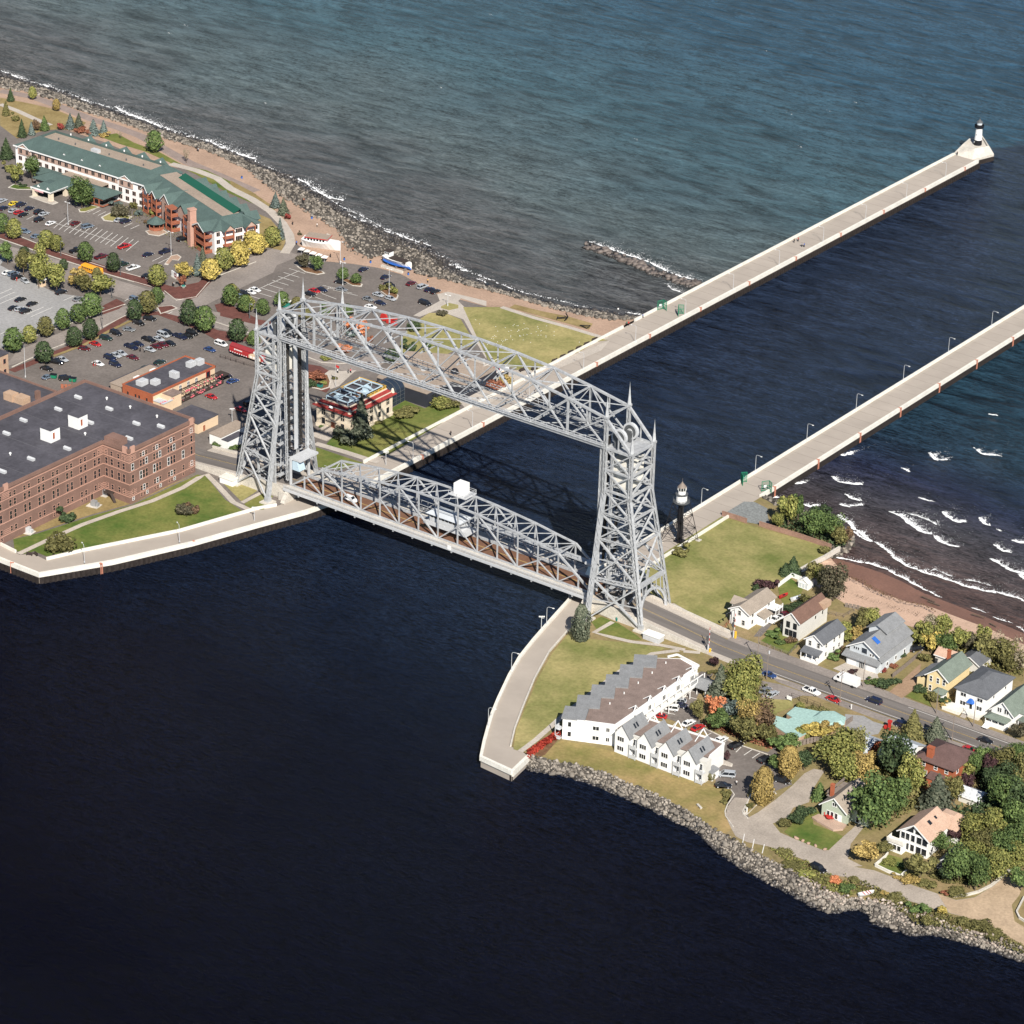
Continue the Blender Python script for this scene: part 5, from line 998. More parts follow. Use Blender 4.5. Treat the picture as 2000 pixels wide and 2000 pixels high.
win(b, 'S', -1.4, 5.2, .05, 1.6, 2.2, name='door', frame='white', bars=(3,1)); win(b, 'S', 0, 5.0, 4.4, 1.8, 1.7, frame='palegrey', pane='blueglass'); wins(b, 'S', 0, [1.6, 2.3, 3.0], [4.9], .45, .8, frame='palegrey'); wins(b, 'S', 0, [7.2, 8.0], [4.2], .5, .8, frame='white'); wins(b, 'E', 11.2, [3, 8, 13], [1.2], .9, 1.2, frame='white')
part('dormer_wall', 'palegrey', b, lambda mb: gwall(mb, 1.0, 6.6, 9, 16, 6.4, 8.3, 9.6, 'y')); part('dormer_roof', 'roofgrey', b, lambda mb: gable(mb, .8, 7.2, 8.6, 18.5, 8.2, 9.9, 'y', .4)); part('solar_panel', 'bluepaint', b, lambda mb: mb.add([(5.6,2.6,8.55),(7.8,2.6,7.25),(7.8,4.4,7.25),(5.6,4.4,8.55)], [(0,1,2,3)]))
b = house('house', 'pale yellow gabled house with grey green roof and tall brick chimney', (164.2, 13.9), 6.8, 13, 6.0, 8.6, 'y', 'yellow', 'roofmoss', .6, (1.5, 9.5))
pbox('side_wall', 'yellow', b, -3.8, 0, 1.2, 10, 0, 3.4); part('side_roof', 'roofgrey', b, lambda mb: mb.add([(-4.4,.7,3.2),(.1,.7,5.6),(.1,10.4,5.6),(-4.4,10.4,3.2),(-4.4,.7,3.0),(.1,.7,5.3)], [(0,1,2,3),(4,5,1,0)])); wins(b, 'S', 0, [1.3, 3.6, 5.6], [4.0], .75, 1.6, frame='white', bars=(1,2)); wins(b, 'S', 0, [1.3], [.9], .75, 1.7, frame='white', bars=(1,2)); part('front_porch', 'roofmoss', b, lambda mb: hip(mb, 3.6, 7, -3, 0, 2.6, 3.5, (1.2, 1.2), .2)); pbox('porch_wall', 'white', b, 3.9, 6.8, -2.7, 0, 0, 2.5); wins(b, 'S', -2.7, [4.6, 6.0], [.8], .8, 1.3, frame='white')
b = thing('house', 'white two-storey house with wide grey hipped roof and blue awning over its door', 'house', (175, 11.9, 3)); pbox('wall', 'white', b, 0, 10, 0, 15.5, 0, 6.1); part('roof', 'roofgrey2', b, lambda mb: hip(mb, 0, 10, 0, 15.5, 6.1, 8.4, (4.9, 5.2), .6))
wins(b, 'S', 0, [2.4, 7.8], [4.0], 1.7, 1.1, frame='white', bars=(2,1)); wins(b, 'S', 0, [2.4, 7.8], [1.2], 1.7, 1.3, frame='white', bars=(2,1)); win(b, 'S', 0, 5.1, .8, .9, 2.0, name='door', frame='white', pane='black'); part('awning', 'bluepaint', b, lambda mb: mb.add([(5.1 + 1.2 * math.cos(math.pi * k / 8), -1.1 if 0 < k < 8 else -.9, 3.0 + .0 * k) for k in range(9)] + [(5.1 + 1.1 * math.cos(math.pi * k / 8), -.05, 3.0 + 1.2 * math.sin(math.pi * k / 8)) for k in range(9)], [(k, k + 1, 10 + k, 9 + k) for k in range(8)])); part('terrace', 'whiteconc', b, lambda mb: (mb.box(-2, 3.6, -4.2, -.02, 0, .9), mb.box(4.2, 9.5, -3.4, -.02, 0, .8))); part('front_steps', 'walk', b, lambda mb: [mb.box(4.3, 5.9, -3.4 - .45 * k, -2.9 - .45 * k, 0, .7 - .17 * k) for k in range(4)]); wins(b, 'E', 10, [4, 11], [4.2], .9, .9, frame='white')
b = house('house', 'white cottage with moss green roof, front porch and stair at the right edge', (187.4, 10.6), 7.0, 15, 4.2, 7.4, 'y', 'white', 'roofmoss', .5)
wins(b, 'S', 0, [2.2, 2.9, 4.4, 5.1], [3.9], .5, 1.4, frame='white', ft=.08); part('porch_roof', 'roofmoss', b, lambda mb: hip(mb, -.4, 6.2, -2.8, .2, 2.7, 3.6, (1.8, 1.6), .3)); part('porch', 'white', b, lambda mb: [mb.beam((x, -2.7, 0), (x, -2.7, 2.7), .18) for x in (-.3, 1.7, 3.8, 5.9)] + [mb.box(-.3, 6, -2.8, -2.65, .7, 1.5), mb.box(-.3, 6, -2.8, 0, 0, .7)]); part('stair', 'white', b, lambda mb: [mb.box(-.3, 1.5, -3.3 - .5 * k, -2.8 - .5 * k, 0, .6 - .12 * k) for k in range(5)])
part('wing', 'white', b, lambda mb: gwall(mb, 7, 12, 4, 12, 0, 3.6, 5.4, 'x')); part('wing_roof', 'roofmoss', b, lambda mb: gable(mb, 7, 12, 4, 12, 3.6, 5.6, 'x', .4)); part('wing_porch', 'roofmoss', b, lambda mb: (mb.box(8, 11.4, 1, 4, 2.6, 2.8),)); part('porch_post', 'white', b, lambda mb: [mb.beam((x, 1.2, 0), (x, 1.2, 2.6), .16) for x in (8.2, 11.2)])
b = thing('house', 'square red brick house with maroon brown hipped roof and big brick chimney', 'house', (185.8, -29.2, 3)); pbox('wall', 'brickred', b, 0, 11.4, 0, 11.4, 0, 6.2); part('roof', 'roofmar', b, lambda mb: hip(mb, 0, 11.4, 0, 11.4, 6.2, 9.6, (6, 6), .8)); part('chimney', 'brickred', b, lambda mb: (mb.box(2.6, 4.4, .4, 1.6, 0, 9.8), mb.box(2.5, 4.5, .3, 1.7, 9.8, 10.1)))
wins(b, 'S', 0, [2.2, 6, 9.4], [4.2], .9, 1.2, frame='white', bars=(1,2)); wins(b, 'S', 0, [3, 5.4], [1.3], .8, 1.5, frame='white', bars=(1,2)); wins(b, 'E', 11.4, [2.5, 8], [4.0], .9, 1.3, frame='white'); part('lean_to', 'roofmar', b, lambda mb: mb.add([(4.6,0,3.4),(4.6,-2.8,2.4),(10.4,-2.8,2.4),(10.4,0,3.4)], [(0,1,2,3)])); pbox('lean_to_wall', 'brickred', b, 4.8, 10.2, -2.5, 0, 0, 2.4)
b = house('house', 'sage green house with tan gable roof and pinkish deck with red chairs', (176.4, -63.6), 7.6, 12.5, 4.2, 7.2, 'y', 'sage', 'rooftan2', .6, (.8, 3.6))
wins(b, 'S', 0, [2.1, 3.3, 4.6], [.9], .8, 1.7, frame='white'); win(b, 'S', 0, 5.8, .3, .9, 2.1, name='door', frame='white', pane='white'); wins(b, 'S', 0, [3.5, 4.2], [4.6], .55, 1.0, frame='white'); part('wing_wall', 'sage', b, lambda mb: gwall(mb, 7.6, 13, 3, 11, 0, 4.2, 5.8, 'x')); part('wing_roof', 'rooftan2', b, lambda mb: gable(mb, 7.2, 13.4, 3, 11, 4.2, 6.4, 'x', .5)); wins(b, 'S', 3, [9.6], [.3, 3.2], .9, 1.6, frame='white'); part('roof_deck', 'greywood', b, lambda mb: (mb.beam((-.4, 3.0, 6.0), (-.4, 12, 6.0), .1, .9), mb.box(-.6, 1.2, 3, 12, 4.8, 5.0)))
part('deck', mat('pink_deck', (.40, .285, .22), .85, 0, .1, .5), b, lambda mb: mb.prism([(-.8,-.05),(8.0,-.05),(8.4,-2.6),(6.6,-4.6),(.8,-3.4),(-1.4,-2.6)], 0, .55))
b = house('house', 'white gabled house with peach shingle roof and tall window wall facing the gravel road', (201.2, -64.6), 8.6, 11, 6.0, 9.0, 'y', 'white', 'roofpeach', .7)
for k, x in enumerate((1.0, 2.4, 4.0, 5.9, 7.6)): wins(b, 'S', 0, [x], [.7, 3.6], 1.15 if k < 3 else 1.5, 2.0, frame='white', ft=.1)
part('gable_glass', 'glass', b, lambda mb: (mb.add([(1.6,-.06,6.3),(4.0,-.06,6.3),(4.0,-.06,8.3)], [(0,1,2)]), mb.add([(4.6,-.06,6.3),(7.2,-.06,6.3),(4.6,-.06,8.3)], [(0,1,2)]))); part('skylight', 'glass', b, lambda mb: (mb.add([(5.5,4.2,8.45),(6.6,4.2,7.7),(6.6,5.4,7.7),(5.5,5.4,8.45)], [(0,1,2,3)]), mb.add([(5.6,7.6,8.4),(6.4,7.6,7.85),(6.4,8.4,7.85),(5.6,8.4,8.4)], [(0,1,2,3)])))
part('balcony', 'whiteconc', b, lambda mb: (mb.box(-2.4, 2.6, -2.6, -.02, 2.9, 3.1), mb.beam((-2.4,-2.6,3.6),(2.6,-2.6,3.6),.07,.9), mb.beam((-2.4,-2.6,3.6),(-2.4,0,3.6),.07,.9))); pbox('sun_room', 'white', b, -2.2, 2.2, -2.3, -.02, 0, 2.9); wins(b, 'S', -2.3, [-1.3, 0, 1.3], [.8], 1.0, 1.5, frame='white'); wins(b, 'E', 8.6, [2.5], [1, 3.8], .9, 1.6, frame='white'); part('rear_roof', 'roofpeach', b, lambda mb: hip(mb, 3, 11, 10.6, 18, 4.6, 7.0, (2.6, 3), .4)); pbox('rear_wall', 'white', b, 3, 11, 11.5, 18, 0, 4.6)
x, y, _ = g('N', 985, 860, 3)
b = house('shed', 'small dark grey cottage with white trimmed window half hidden under trees', (x, y), 4.6, 9, 3.6, 5.6, 'y', 'greysid', 'roofgrey2', .4, cat='shed'); wins(b, 'S', 0, [2.3], [2.0], 1.5, 1.1, frame='white', bars=(2,1))
b = thing('pool_building', 'flat mint green roofed building with angled wings among the trees', 'building', (0, 0, 3))
pb = [g('K', *p, 6)[:2] for p in ((1120,722),(1480,790),(1500,788),(1665,858),(1600,900),(1380,930),(1180,1040),(1105,1062),(870,905),(915,820),(1050,855),(1095,835),(1030,795))]
part('wall', 'bricktan', b, lambda mb: mb.prism(pb, 0, 2.8)); part('roof', 'roofmint', b, lambda mb: mb.prism([(p[0], p[1]) for p in pb], 2.8, 3.1))
px_, py_, _ = g('K', 1490, 850, 6.2); part('roof_hump', 'roofmint', b, lambda mb: mb.tube((px_, py_, 3.1), (px_, py_, 3.9), 5.0, 3.6, n=7))
b = house('metal_shed', 'pale metal roofed workshop beside the dark spruce', (174.5, -30.5), 8.4, 12, 3.4, 6.4, 'x', 'white', 'metalroof', .5, cat='shed'); b2_ = house('metal_shed', 'low pale metal roofed boat shed behind the spreading willow', (164.8, -31.6), 6.2, 9, 2.8, 4.8, 'x', 'brickred', 'metalroof', .4, cat='shed')
x, y, _ = g('I', 1300, 1210, 3); b = house('greenhouse', 'small white greenhouse in the back garden near the beach', (x - 2, y), 3.6, 3.4, 2.2, 3.4, 'y', 'white', 'white', .15, cat='shed'); wins(b, 'S', 0, [.7, 1.8, 2.9], [.3], .8, 1.6, frame='white', pane='palegrey')
x, y, _ = g('L', 1310, 1490, 3); b = house('shed', 'low shed with patchy white roof in the shade of the back yard', (x - 2.5, y), 6, 5, 2.2, 3.6, 'x', 'offwhite', mat('patchy_white_roof', (.52,.54,.56), .8, 0, .3, .8), .4, cat='shed')
x, y, _ = g('J', 1440, 1400, 5.5); b = house('garage', 'grey roofed garage behind the yellow house', (x - 3, y - 2), 6.5, 8, 2.8, 4.6, 'y', 'offwhite', 'roofgrey2', .4, cat='garage')
x, y, _ = g('J', 1180, 1370, 5.5); b = house('garage', 'peach roofed outbuilding behind the yellow house chimney', (x - 3, y), 8, 5, 2.6, 4, 'x', 'offwhite', 'roofpeach', .4, cat='garage')
# ------------------------------------------------------------------ rocks
def np_mesh(name, V, F, m, smooth=False):
    me = bpy.data.meshes.new(name); k = F.shape[1]
    me.vertices.add(len(V)); me.vertices.foreach_set('co', np.asarray(V, np.float32).ravel())
    me.loops.add(F.size); me.loops.foreach_set('vertex_index', F.astype(np.int32).ravel())
    me.polygons.add(len(F)); me.polygons.foreach_set('loop_start', np.arange(0, F.size, k, dtype=np.int32)); 
    if smooth: me.polygons.foreach_set('use_smooth', np.ones(len(F), bool))
    for q in (m if isinstance(m, list) else [m]): me.materials.append(q)
    me.update(calc_edges=True); return me
t_ = (1 + 5 ** .5) / 2
ICO = np.array([(-1,t_,0),(1,t_,0),(-1,-t_,0),(1,-t_,0),(0,-1,t_),(0,1,t_),(0,-1,-t_),(0,1,-t_),(t_,0,-1),(t_,0,1),(-t_,0,-1),(-t_,0,1)]) / 1.9
ICF = np.array([(0,11,5),(0,5,1),(0,1,7),(0,7,10),(0,10,11),(1,5,9),(5,11,4),(11,10,2),(10,7,6),(7,1,8),(3,9,4),(3,4,2),(3,2,6),(3,6,8),(3,8,9),(4,9,5),(2,4,11),(6,2,10),(8,6,7),(9,8,1)])
def rock_verts(n, size):
    """n irregular rocks, as stacked 12-vertex lumps"""
    V = ICO[None] * (1 + RNG.uniform(-.35, .35, (n, 12, 1))) * RNG.uniform(.6, 1.25, (n, 1, 3))
    a = RNG.uniform(0, 6.28, n); c, s = np.cos(a), np.sin(a)
    V = np.stack([V[..., 0] * c[:, None] - V[..., 1] * s[:, None], V[..., 0] * s[:, None] + V[..., 1] * c[:, None], V[..., 2] * .8], -1)
    return V * np.asarray(size)[:, None, None]
M_ROCKS = mat('mixed_grey_rock', (.045,.041,.036), .9, 0, .3, 1, .25, island=1, col2=(.29,.255,.215))
M_ROCKD = mat('wet_dark_rock', (.018,.016,.015), .45, 0, .3, 1, .5, island=1, col2=(.075,.066,.06))
M_ROCKP = mat('pinkish_rock', (.17,.13,.11), .9, 0, .3, 1, .25, island=1, col2=(.52,.44,.37))
def riprap(name, bank, n, smin, smax, t0=-.05, t1=1.05, mat_=None, lift=.12, ulo=0, uhi=1, label=None):
    A, B = bank; u = RNG.uniform(ulo, uhi, n) * (len(A) - 1.001); i = u.astype(int); f = (u - i)[:, None]; t = RNG.uniform(t0, t1, n)[:, None]
    P = (A[i] * (1 - f) + A[i+1] * f) * (1 - t) + (B[i] * (1 - f) + B[i+1] * f) * t
    sz = smin + (smax - smin) * RNG.random(n) ** 2.2
    V = rock_verts(n, sz) + P[:, None] + np.array((0, 0, lift)); F = (ICF[None] + 12 * np.arange(n)[:, None, None]).reshape(-1, 3)
    o = link(name, np_mesh(name, V.reshape(-1, 3), F, mat_ or M_ROCKS)); o['kind'] = 'stuff'; o['label'] = label or 'piled rocks along the shore'; return o
riprap('shore_rocks', bankN, 9000, .25, .95, -.1, .8, M_ROCKS, label='grey rock armour heaped along the lake shore beyond the hotel')
riprap('wet_shore_rocks', bankN, 2600, .45, 1.25, .72, 1.06, M_ROCKD, label='dark wet rocks at the lake edge of the far shore')
riprap('shore_rocks', bankS, 6500, .15, .62, -.08, .85, M_ROCKS, label='grey rock armour along the harbour point below the condominiums')
riprap('shore_rocks', bankS, 1500, .15, .6, -.25, .5, M_ROCKP, ulo=.45, label='pale pinkish rubble along the gravel road shore')
riprap('wet_shore_rocks', bankS, 1500, .3, .9, .78, 1.08, M_ROCKD, label='dark wet rocks at the harbour edge of the point')
riprap('shore_rocks', bankP, 420, .4, 1.2, 0, 1.05, M_ROCKS, label='rocks round the wooded corner by the south pier')
ROCKM = []
for k in range(6):
    V = rock_verts(1, [1.0])[0]; ROCKM.append(np_mesh('boulder', V, ICF, M_ROCKS))
def boulders(n, bank, smin, smax, t0, t1, lab, grp, ulo=0, uhi=1, m=None):
    A, B = bank
    for k in range(n):
        u = random.uniform(ulo, uhi) * (len(A) - 1.001); i = int(u); f = u - i; t = random.uniform(t0, t1)
        P = (A[i] * (1-f) + A[i+1] * f) * (1-t) + (B[i] * (1-f) + B[i+1] * f) * t; s = random.uniform(smin, smax)
        o = link('boulder', random.choice(ROCKM), None, (P[0], P[1], P[2] + .2), random.uniform(0, 6)); o.scale = (s, s * random.uniform(.7, 1.1), s * random.uniform(.6, .9))
        if m: o.material_slots[0].link = 'OBJECT'; o.material_slots[0].material = m
        tag(o, lab, 'boulder', grp)
boulders(130, bankS, .65, 1.15, .1, .95, 'large grey boulder in the rock armour below the condominium lawn', 'boulders in the rock armour', 0, .62)
bwA = np.array(gs('O', [(100,590),(200,622),(300,660),(400,705),(520,748),(570,756)], .3)); bwB = bwA + np.array((0,-4.5,0)); 
boulders(95, (bwA, bwB), .9, 1.8, 0, 1, 'dark wave-washed boulder of the short breakwater off the north pier', 'boulders of the breakwater', m=mat('washed_boulder', (.05,.045,.042), .6, 0, .3, 1, .4, island=1, col2=(.20,.165,.145)))
riprap('breakwater_rubble', (bwA, bwB), 420, .5, 1.3, -.1, 1.1, M_ROCKD, lift=-.15, label='wet rubble between the boulders of the breakwater')

# ------------------------------------------------------------------ foam: ragged clots of white water, thickest along each breaking crest
M_FOAM = mat('white_foam', (.78,.79,.80), .9, 0, .08, 2, .2)
FV = []
def foam_line(pts, width, n, back=0.0, smin=.12, smax=.6, z=.12, lace=.35):
    n = int(n * .85); smin *= .35; smax *= .40; z *= .6; width *= 1.25
    P = np.array([p[:2] for p in pts]); s = np.r_[0, np.cumsum(np.linalg.norm(np.diff(P, axis=0), axis=1))]; q = np.linspace(0, 1, 61); k_ = np.hanning(19); k_ /= k_.sum(); Q = np.stack([np.interp(q * s[-1], s, P[:, i]) for i in (0, 1)], 1); D = Q - (Q[0] + (Q[-1] - Q[0]) * q[:, None])
    P = Q - D + np.stack([np.convolve(np.pad(D[:, i], 9), k_, 'valid') for i in (0, 1)], 1); s = np.r_[0, np.cumsum(np.linalg.norm(np.diff(P, axis=0), axis=1))]
    t = RNG.random(3 * n) * s[-1]; f_ = RNG.random(4) * 6; keep = RNG.random(3 * n) < .12 + .9 * np.clip(.45 + .5 * np.sin(t * .8 + f_[0]) * np.sin(t * .31 + f_[1]) + .3 * np.sin(t * 2.1 + f_[2]), 0, 1) ** 1.5; t = t[keep][:n]; n = len(t)
    x = np.interp(t, s, P[:, 0]); y = np.interp(t, s, P[:, 1]); e = t / s[-1]; taper = np.minimum(1, 6 * np.minimum(e, 1 - e) + .25)
    off = RNG.exponential(1, n) ** 1.9 * width * .75 * taper * (.55 + .45 * np.sin(t * .7 + RNG.random() * 6) * np.sin(t * 2.3)); wob = np.sin(t * .9 + RNG.random() * 6) * .22 + np.sin(t * .23 + RNG.random() * 6) * .5 + np.sin(t * 3.1) * .1
    sz = (smin + (smax - smin) * RNG.random(n)) * np.exp(-off / (width * 1.6)) * (.4 + .6 * taper) + .05
    y = y + off + wob; x = x + RNG.normal(0, .35, n) + off * back
    for a, b, c in zip(x, y, sz): FV.append((a, b, c, z))
Jw = lambda *p: [g('J', a, b, 0) for a, b in p]
foam_line(Jw((150,420),(300,455),(450,490),(560,520),(650,552),(750,600),(850,640),(920,690),(1000,742)), .55, 1500)
for q in ([(1030,760),(1150,810)], [(1430,910),(1560,955)], [(1650,990),(1800,1050)], [(1870,1090),(1990,1150)]): foam_line(Jw(*q), .3, 130, smax=.3)
foam_line(Jw((530,290),(640,365),(700,420),(750,465),(850,510),(960,570),(1050,600),(1170,630),(1260,660),(1400,705),(1600,745),(1750,775),(1940,850)), .9, 2600, .2)
foam_line(Jw((960,560),(1100,540),(1250,600)), .8, 160, smax=.25); foam_line(Jw((1370,640),(1500,660),(1600,700)), .8, 160, smax=.25)
foam_line(Jw((170,40),(230,85),(280,100)), .9, 420, smax=.6); foam_line(Jw((345,170),(420,240),(490,275)), .8, 420); foam_line(Jw((290,110),(345,170)), .4, 90)
foam_line(Jw((655,5),(730,20),(800,80),(900,150),(980,190),(1060,200)), 1.3, 1500, .5); foam_line(Jw((860,30),(1000,60),(1120,120)), 1.6, 330, smax=.3)
foam_line(Jw((1170,0),(1230,50),(1290,90),(1390,80)), .9, 650); foam_line(Jw((1100,225),(1150,280),(1210,310),(1310,325)), 1.0, 560, .4); foam_line(Jw((1525,50),(1560,110),(1615,120)), .8, 330); foam_line(Jw((1655,295),(1720,365),(1795,375)), .9, 360); foam_line(Jw((1835,265),(1890,290),(1960,290)), .8, 380)
foam_line(Jw((1620,450),(1720,510),(1830,560),(1960,590)), 1.0, 900, .3); foam_line(Jw((1910,585),(1935,640)), .6, 140); foam_line(Jw((1680,170),(1730,190)), .3, 40)
Iw = lambda *p: [g('I', a, b, 0) for a, b in p]
foam_line(Iw((1585,150),(1650,200),(1760,215),(1845,220)), .8, 620); foam_line(Iw((1180,200),(1230,215),(1310,205)), 1.0, 340, .3); foam_line(Iw((1300,410),(1360,430),(1430,415)), 1.0, 260, .3); foam_line(Iw((1695,315),(1760,355),(1850,365)), .6, 330); foam_line(Iw((1630,410),(1720,430),(1845,420)), .8, 300); foam_line(Iw((1615,510),(1680,575),(1740,600),(1800,690),(1932,755)), .8, 620); foam_line(Iw((1010,350),(1060,340)), .4, 50); foam_line(Iw((1380,90),(1440,60),(1480,40)), .6, 90, smax=.3)
Ow = lambda *p: [g('O', a, b, 0) for a, b in p]
foam_line(Ow((1150,1470),(1180,1480),(1210,1465)), 1.5, 320, .3); foam_line(Ow((1530,1470),(1570,1500),(1615,1495)), 1.6, 320, .3); foam_line(Ow((1720,1450),(1760,1480),(1830,1480)), .9, 330); foam_line(Ow((1415,1535),(1450,1550)), .5, 80); foam_line(Ow((1490,1660),(1545,1675)), .4, 110); foam_line(Ow((1780,1305),(1820,1312)), .35, 50)
foam_line(Ow((100,585),(190,610),(300,650),(400,690),(500,735),(575,752)), 1.7, 1700, 0, smax=.5); foam_line(Ow((430,760),(460,790),(500,800)), 1.8, 200, smax=.35)
foam_line(Ow((140,1105),(180,1100),(230,1080)), .5, 120, smax=.3); foam_line(Ow((1560,350),(1600,335)), .5, 70, smax=.35)
An = lambda *p: [g('A', a, b, 0) for a, b in p]
for q, n, w in (([(0,150),(100,185),(240,235)], 260, 1.3), ([(320,255),(390,275)], 240, 1.6), ([(440,300),(560,345),(700,395)], 200, .9), ([(870,420),(980,480),(1100,530),(1250,585),(1380,640),(1490,665)], 1100, 1.9), ([(1550,670),(1640,720),(1760,760),(1932,820)], 900, 2.2)): foam_line(An(*q), w, n, smin=.2, smax=.75)
foam_line([(p[0], p[1] + 1.2, 0) for p in shoreN0[2:-1]], .9, 1500, smin=.2, smax=.55)
Cn = lambda *p: [g('C', a, b, 0) for a, b in p]
for q, n, w in (([(500,0),(580,40),(650,80),(760,150),(850,160)], 700, 2.4), ([(810,230),(900,270),(1000,320),(1100,370)], 400, 1.5), ([(1160,390),(1300,430),(1400,470),(1500,505)], 300, 1.3), ([(1640,640),(1730,690),(1780,690)], 200, 1.6), ([(1860,755),(1932,780)], 80, .8)): foam_line(Cn(*q), w, n, smin=.2, smax=.7)
foam_line([g('F', a, b, 0) for a, b in ((1450,40),(1560,55))], .7, 150, smax=.4)
for k in range(12):                                       # stray whitecaps far out
    a, b = random.uniform(250, 1900), random.uniform(0, 700); p = g('O', a - 300, b - 380, 0) if random.random() < .3 else g('O', random.uniform(-2000, 1700), random.uniform(-400, 200), 0)
    if p[0] < -75: foam_line([p, (p[0] + random.uniform(1.5, 4), p[1] - .8, 0)], .25, 8, smax=.3)
fv = np.array(FV); n = len(fv); ang_ = RNG.uniform(0, 6.28, n)
hexa = np.array([(math.cos(k * 1.0472), math.sin(k * 1.0472)) for k in range(6)]); rr = fv[:, 2][:, None] * RNG.uniform(.6, 1.3, (n, 6))
cx_, sx_ = np.cos(ang_)[:, None], np.sin(ang_)[:, None]; hx = hexa[None, :, 0] * cx_ - hexa[None, :, 1] * sx_; hy = hexa[None, :, 0] * sx_ + hexa[None, :, 1] * cx_
ring = np.stack([fv[:, 0][:, None] + hx * rr * 1.5, fv[:, 1][:, None] + hy * rr * .8, np.full((n, 6), .05)], -1); top = np.stack([fv[:, 0], fv[:, 1], fv[:, 3] + fv[:, 2] * .5], -1)[:, None]
V = np.concatenate([ring, top], 1).reshape(-1, 3); F = np.array([(k, (k + 1) % 6, 6) for k in range(6)]); F = (F[None] + 7 * np.arange(n)[:, None, None]).reshape(-1, 3)
o = link('surf_foam', np_mesh('surf_foam', V, F, M_FOAM)); o['kind'] = 'stuff'; o['label'] = 'white foam of breaking waves along the beach, rocks and pier'

# ------------------------------------------------------------------ vegetation
def leafmat(name, c1, c2): return mat('leaves_' + name, c1, .75, 0, 0, 1, .15, island=1, col2=c2)
LF = dict(green=leafmat('green', (.033,.059,.020), (.136,.188,.061)), dgreen=leafmat('dark_green', (.018,.033,.016), (.076,.107,.047)), yg=leafmat('yellow_green', (.079,.095,.027), (.279,.269,.082)),
  yellow=leafmat('yellow', (.187,.156,.044), (.555,.431,.124)), gold=leafmat('gold', (.159,.113,.038), (.443,.328,.115)), olive=leafmat('olive', (.057,.057,.021), (.190,.174,.065)), spruce=leafmat('spruce', (.031,.043,.028), (.138,.148,.103)), blue=leafmat('blue_spruce', (.043,.063,.058), (.176,.217,.197)),
  orange=leafmat('orange', (.324,.106,.052), (.796,.318,.151)), red=leafmat('red', (.103,.022,.020), (.343,.078,.062)), purple=leafmat('purple', (.021,.011,.013), (.090,.047,.050)), brown=leafmat('brown', (.054,.034,.021), (.195,.128,.075)), bare=leafmat('bare', (.138,.118,.076), (.379,.327,.233)), dull=leafmat('dull_bronze', (.034,.034,.021), (.126,.111,.069)), rust=leafmat('rust', (.140,.052,.030), (.352,.144,.087)))
def leaf_mesh(P, Nn, size, name):
    n = len(P); a = RNG.normal(size=(n, 3)); a -= Nn * (a * Nn).sum(1, keepdims=True); a /= np.linalg.norm(a, axis=1, keepdims=True); b = np.cross(Nn, a)
    s = (size * RNG.uniform(.55, 1.3, n))[:, None]; w = s * RNG.uniform(.55, .95, (n, 1))
    V = np.stack([P - a * s, P - b * w + Nn * s * .15, P + a * s, P + b * w + Nn * s * .15], 1).reshape(-1, 3); F = np.arange(4 * n).reshape(n, 4)
    return np_mesh(name, V, F, LF['green'])
def crown_round(n=1500, size=.055, lobes=16, flat=1.0, spread=.62, seed=0):
    """unit crown (height 0..1, width about 1) made of leaf clumps scattered over overlapping boughs"""
    L = RNG.normal(size=(lobes, 3)); L /= np.linalg.norm(L, axis=1, keepdims=True); L *= RNG.uniform(.3, 1.12, (lobes, 1)) ** .6 * np.array((.36, .36, .34)) * spread / .62
    R_ = RNG.uniform(.09, .25, lobes); k = RNG.choice(lobes, n, p=R_ ** 2 / (R_ ** 2).sum()); d = RNG.normal(size=(n, 3)); d /= np.linalg.norm(d, axis=1, keepdims=True); d[:, 2] = np.abs(d[:, 2]) * np.where(RNG.random(n) < .75, 1, -1)
    P = L[k] + d * (R_[k] * RNG.uniform(.6, 1.22, n))[:, None]; Nn = d + RNG.normal(size=(n, 3)) * .45; Nn /= np.linalg.norm(Nn, axis=1, keepdims=True)
    P[:, 2] = P[:, 2] * flat + .5; P[:, 2] = np.maximum(P[:, 2], .04); return leaf_mesh(P, Nn, size, 'crown')
def crown_cone(n=1300, size=.05, p=1.0, ragged=.25, base=.42):
    t = 1 - np.sqrt(RNG.random(n)); lay = np.floor(t * 13) / 13; r = base * (1 - t) ** p * (1 + ragged * np.sin((t * 13 % 1) * -3.14)) * RNG.uniform(.72, 1.08, n); a = RNG.uniform(0, 6.28, n); r *= 1 + .18 * np.sin(a * 5 + lay * 40)
    P = np.stack([r * np.cos(a), r * np.sin(a), .03 + t * .97], 1); Nn = np.stack([np.cos(a), np.sin(a), np.full(n, .75)], 1) + RNG.normal(size=(n, 3)) * .4; Nn /= np.linalg.norm(Nn, axis=1, keepdims=True)
    return leaf_mesh(P, Nn, size, 'crown')
def crown_oval(n=1300, size=.05, base=.42):
    t = RNG.random(n); r = base * np.sqrt(np.clip(1 - (np.abs(t - .36) / np.where(t < .36, .40, .66)) ** 2.0, 0, 1)) ** 1.1 * RNG.uniform(.75, 1.08, n); a = RNG.uniform(0, 6.28, n); r *= 1 + .14 * np.sin(a * 3 + t * 9) + .1 * np.sin(a * 7 - t * 14)
    P = np.stack([r * np.cos(a), r * np.sin(a), t], 1); Nn = np.stack([np.cos(a), np.sin(a), (t - .3) * 2], 1) + RNG.normal(size=(n, 3)) * .5; Nn /= np.linalg.norm(Nn, axis=1, keepdims=True)
    return leaf_mesh(P, Nn, size, 'crown')
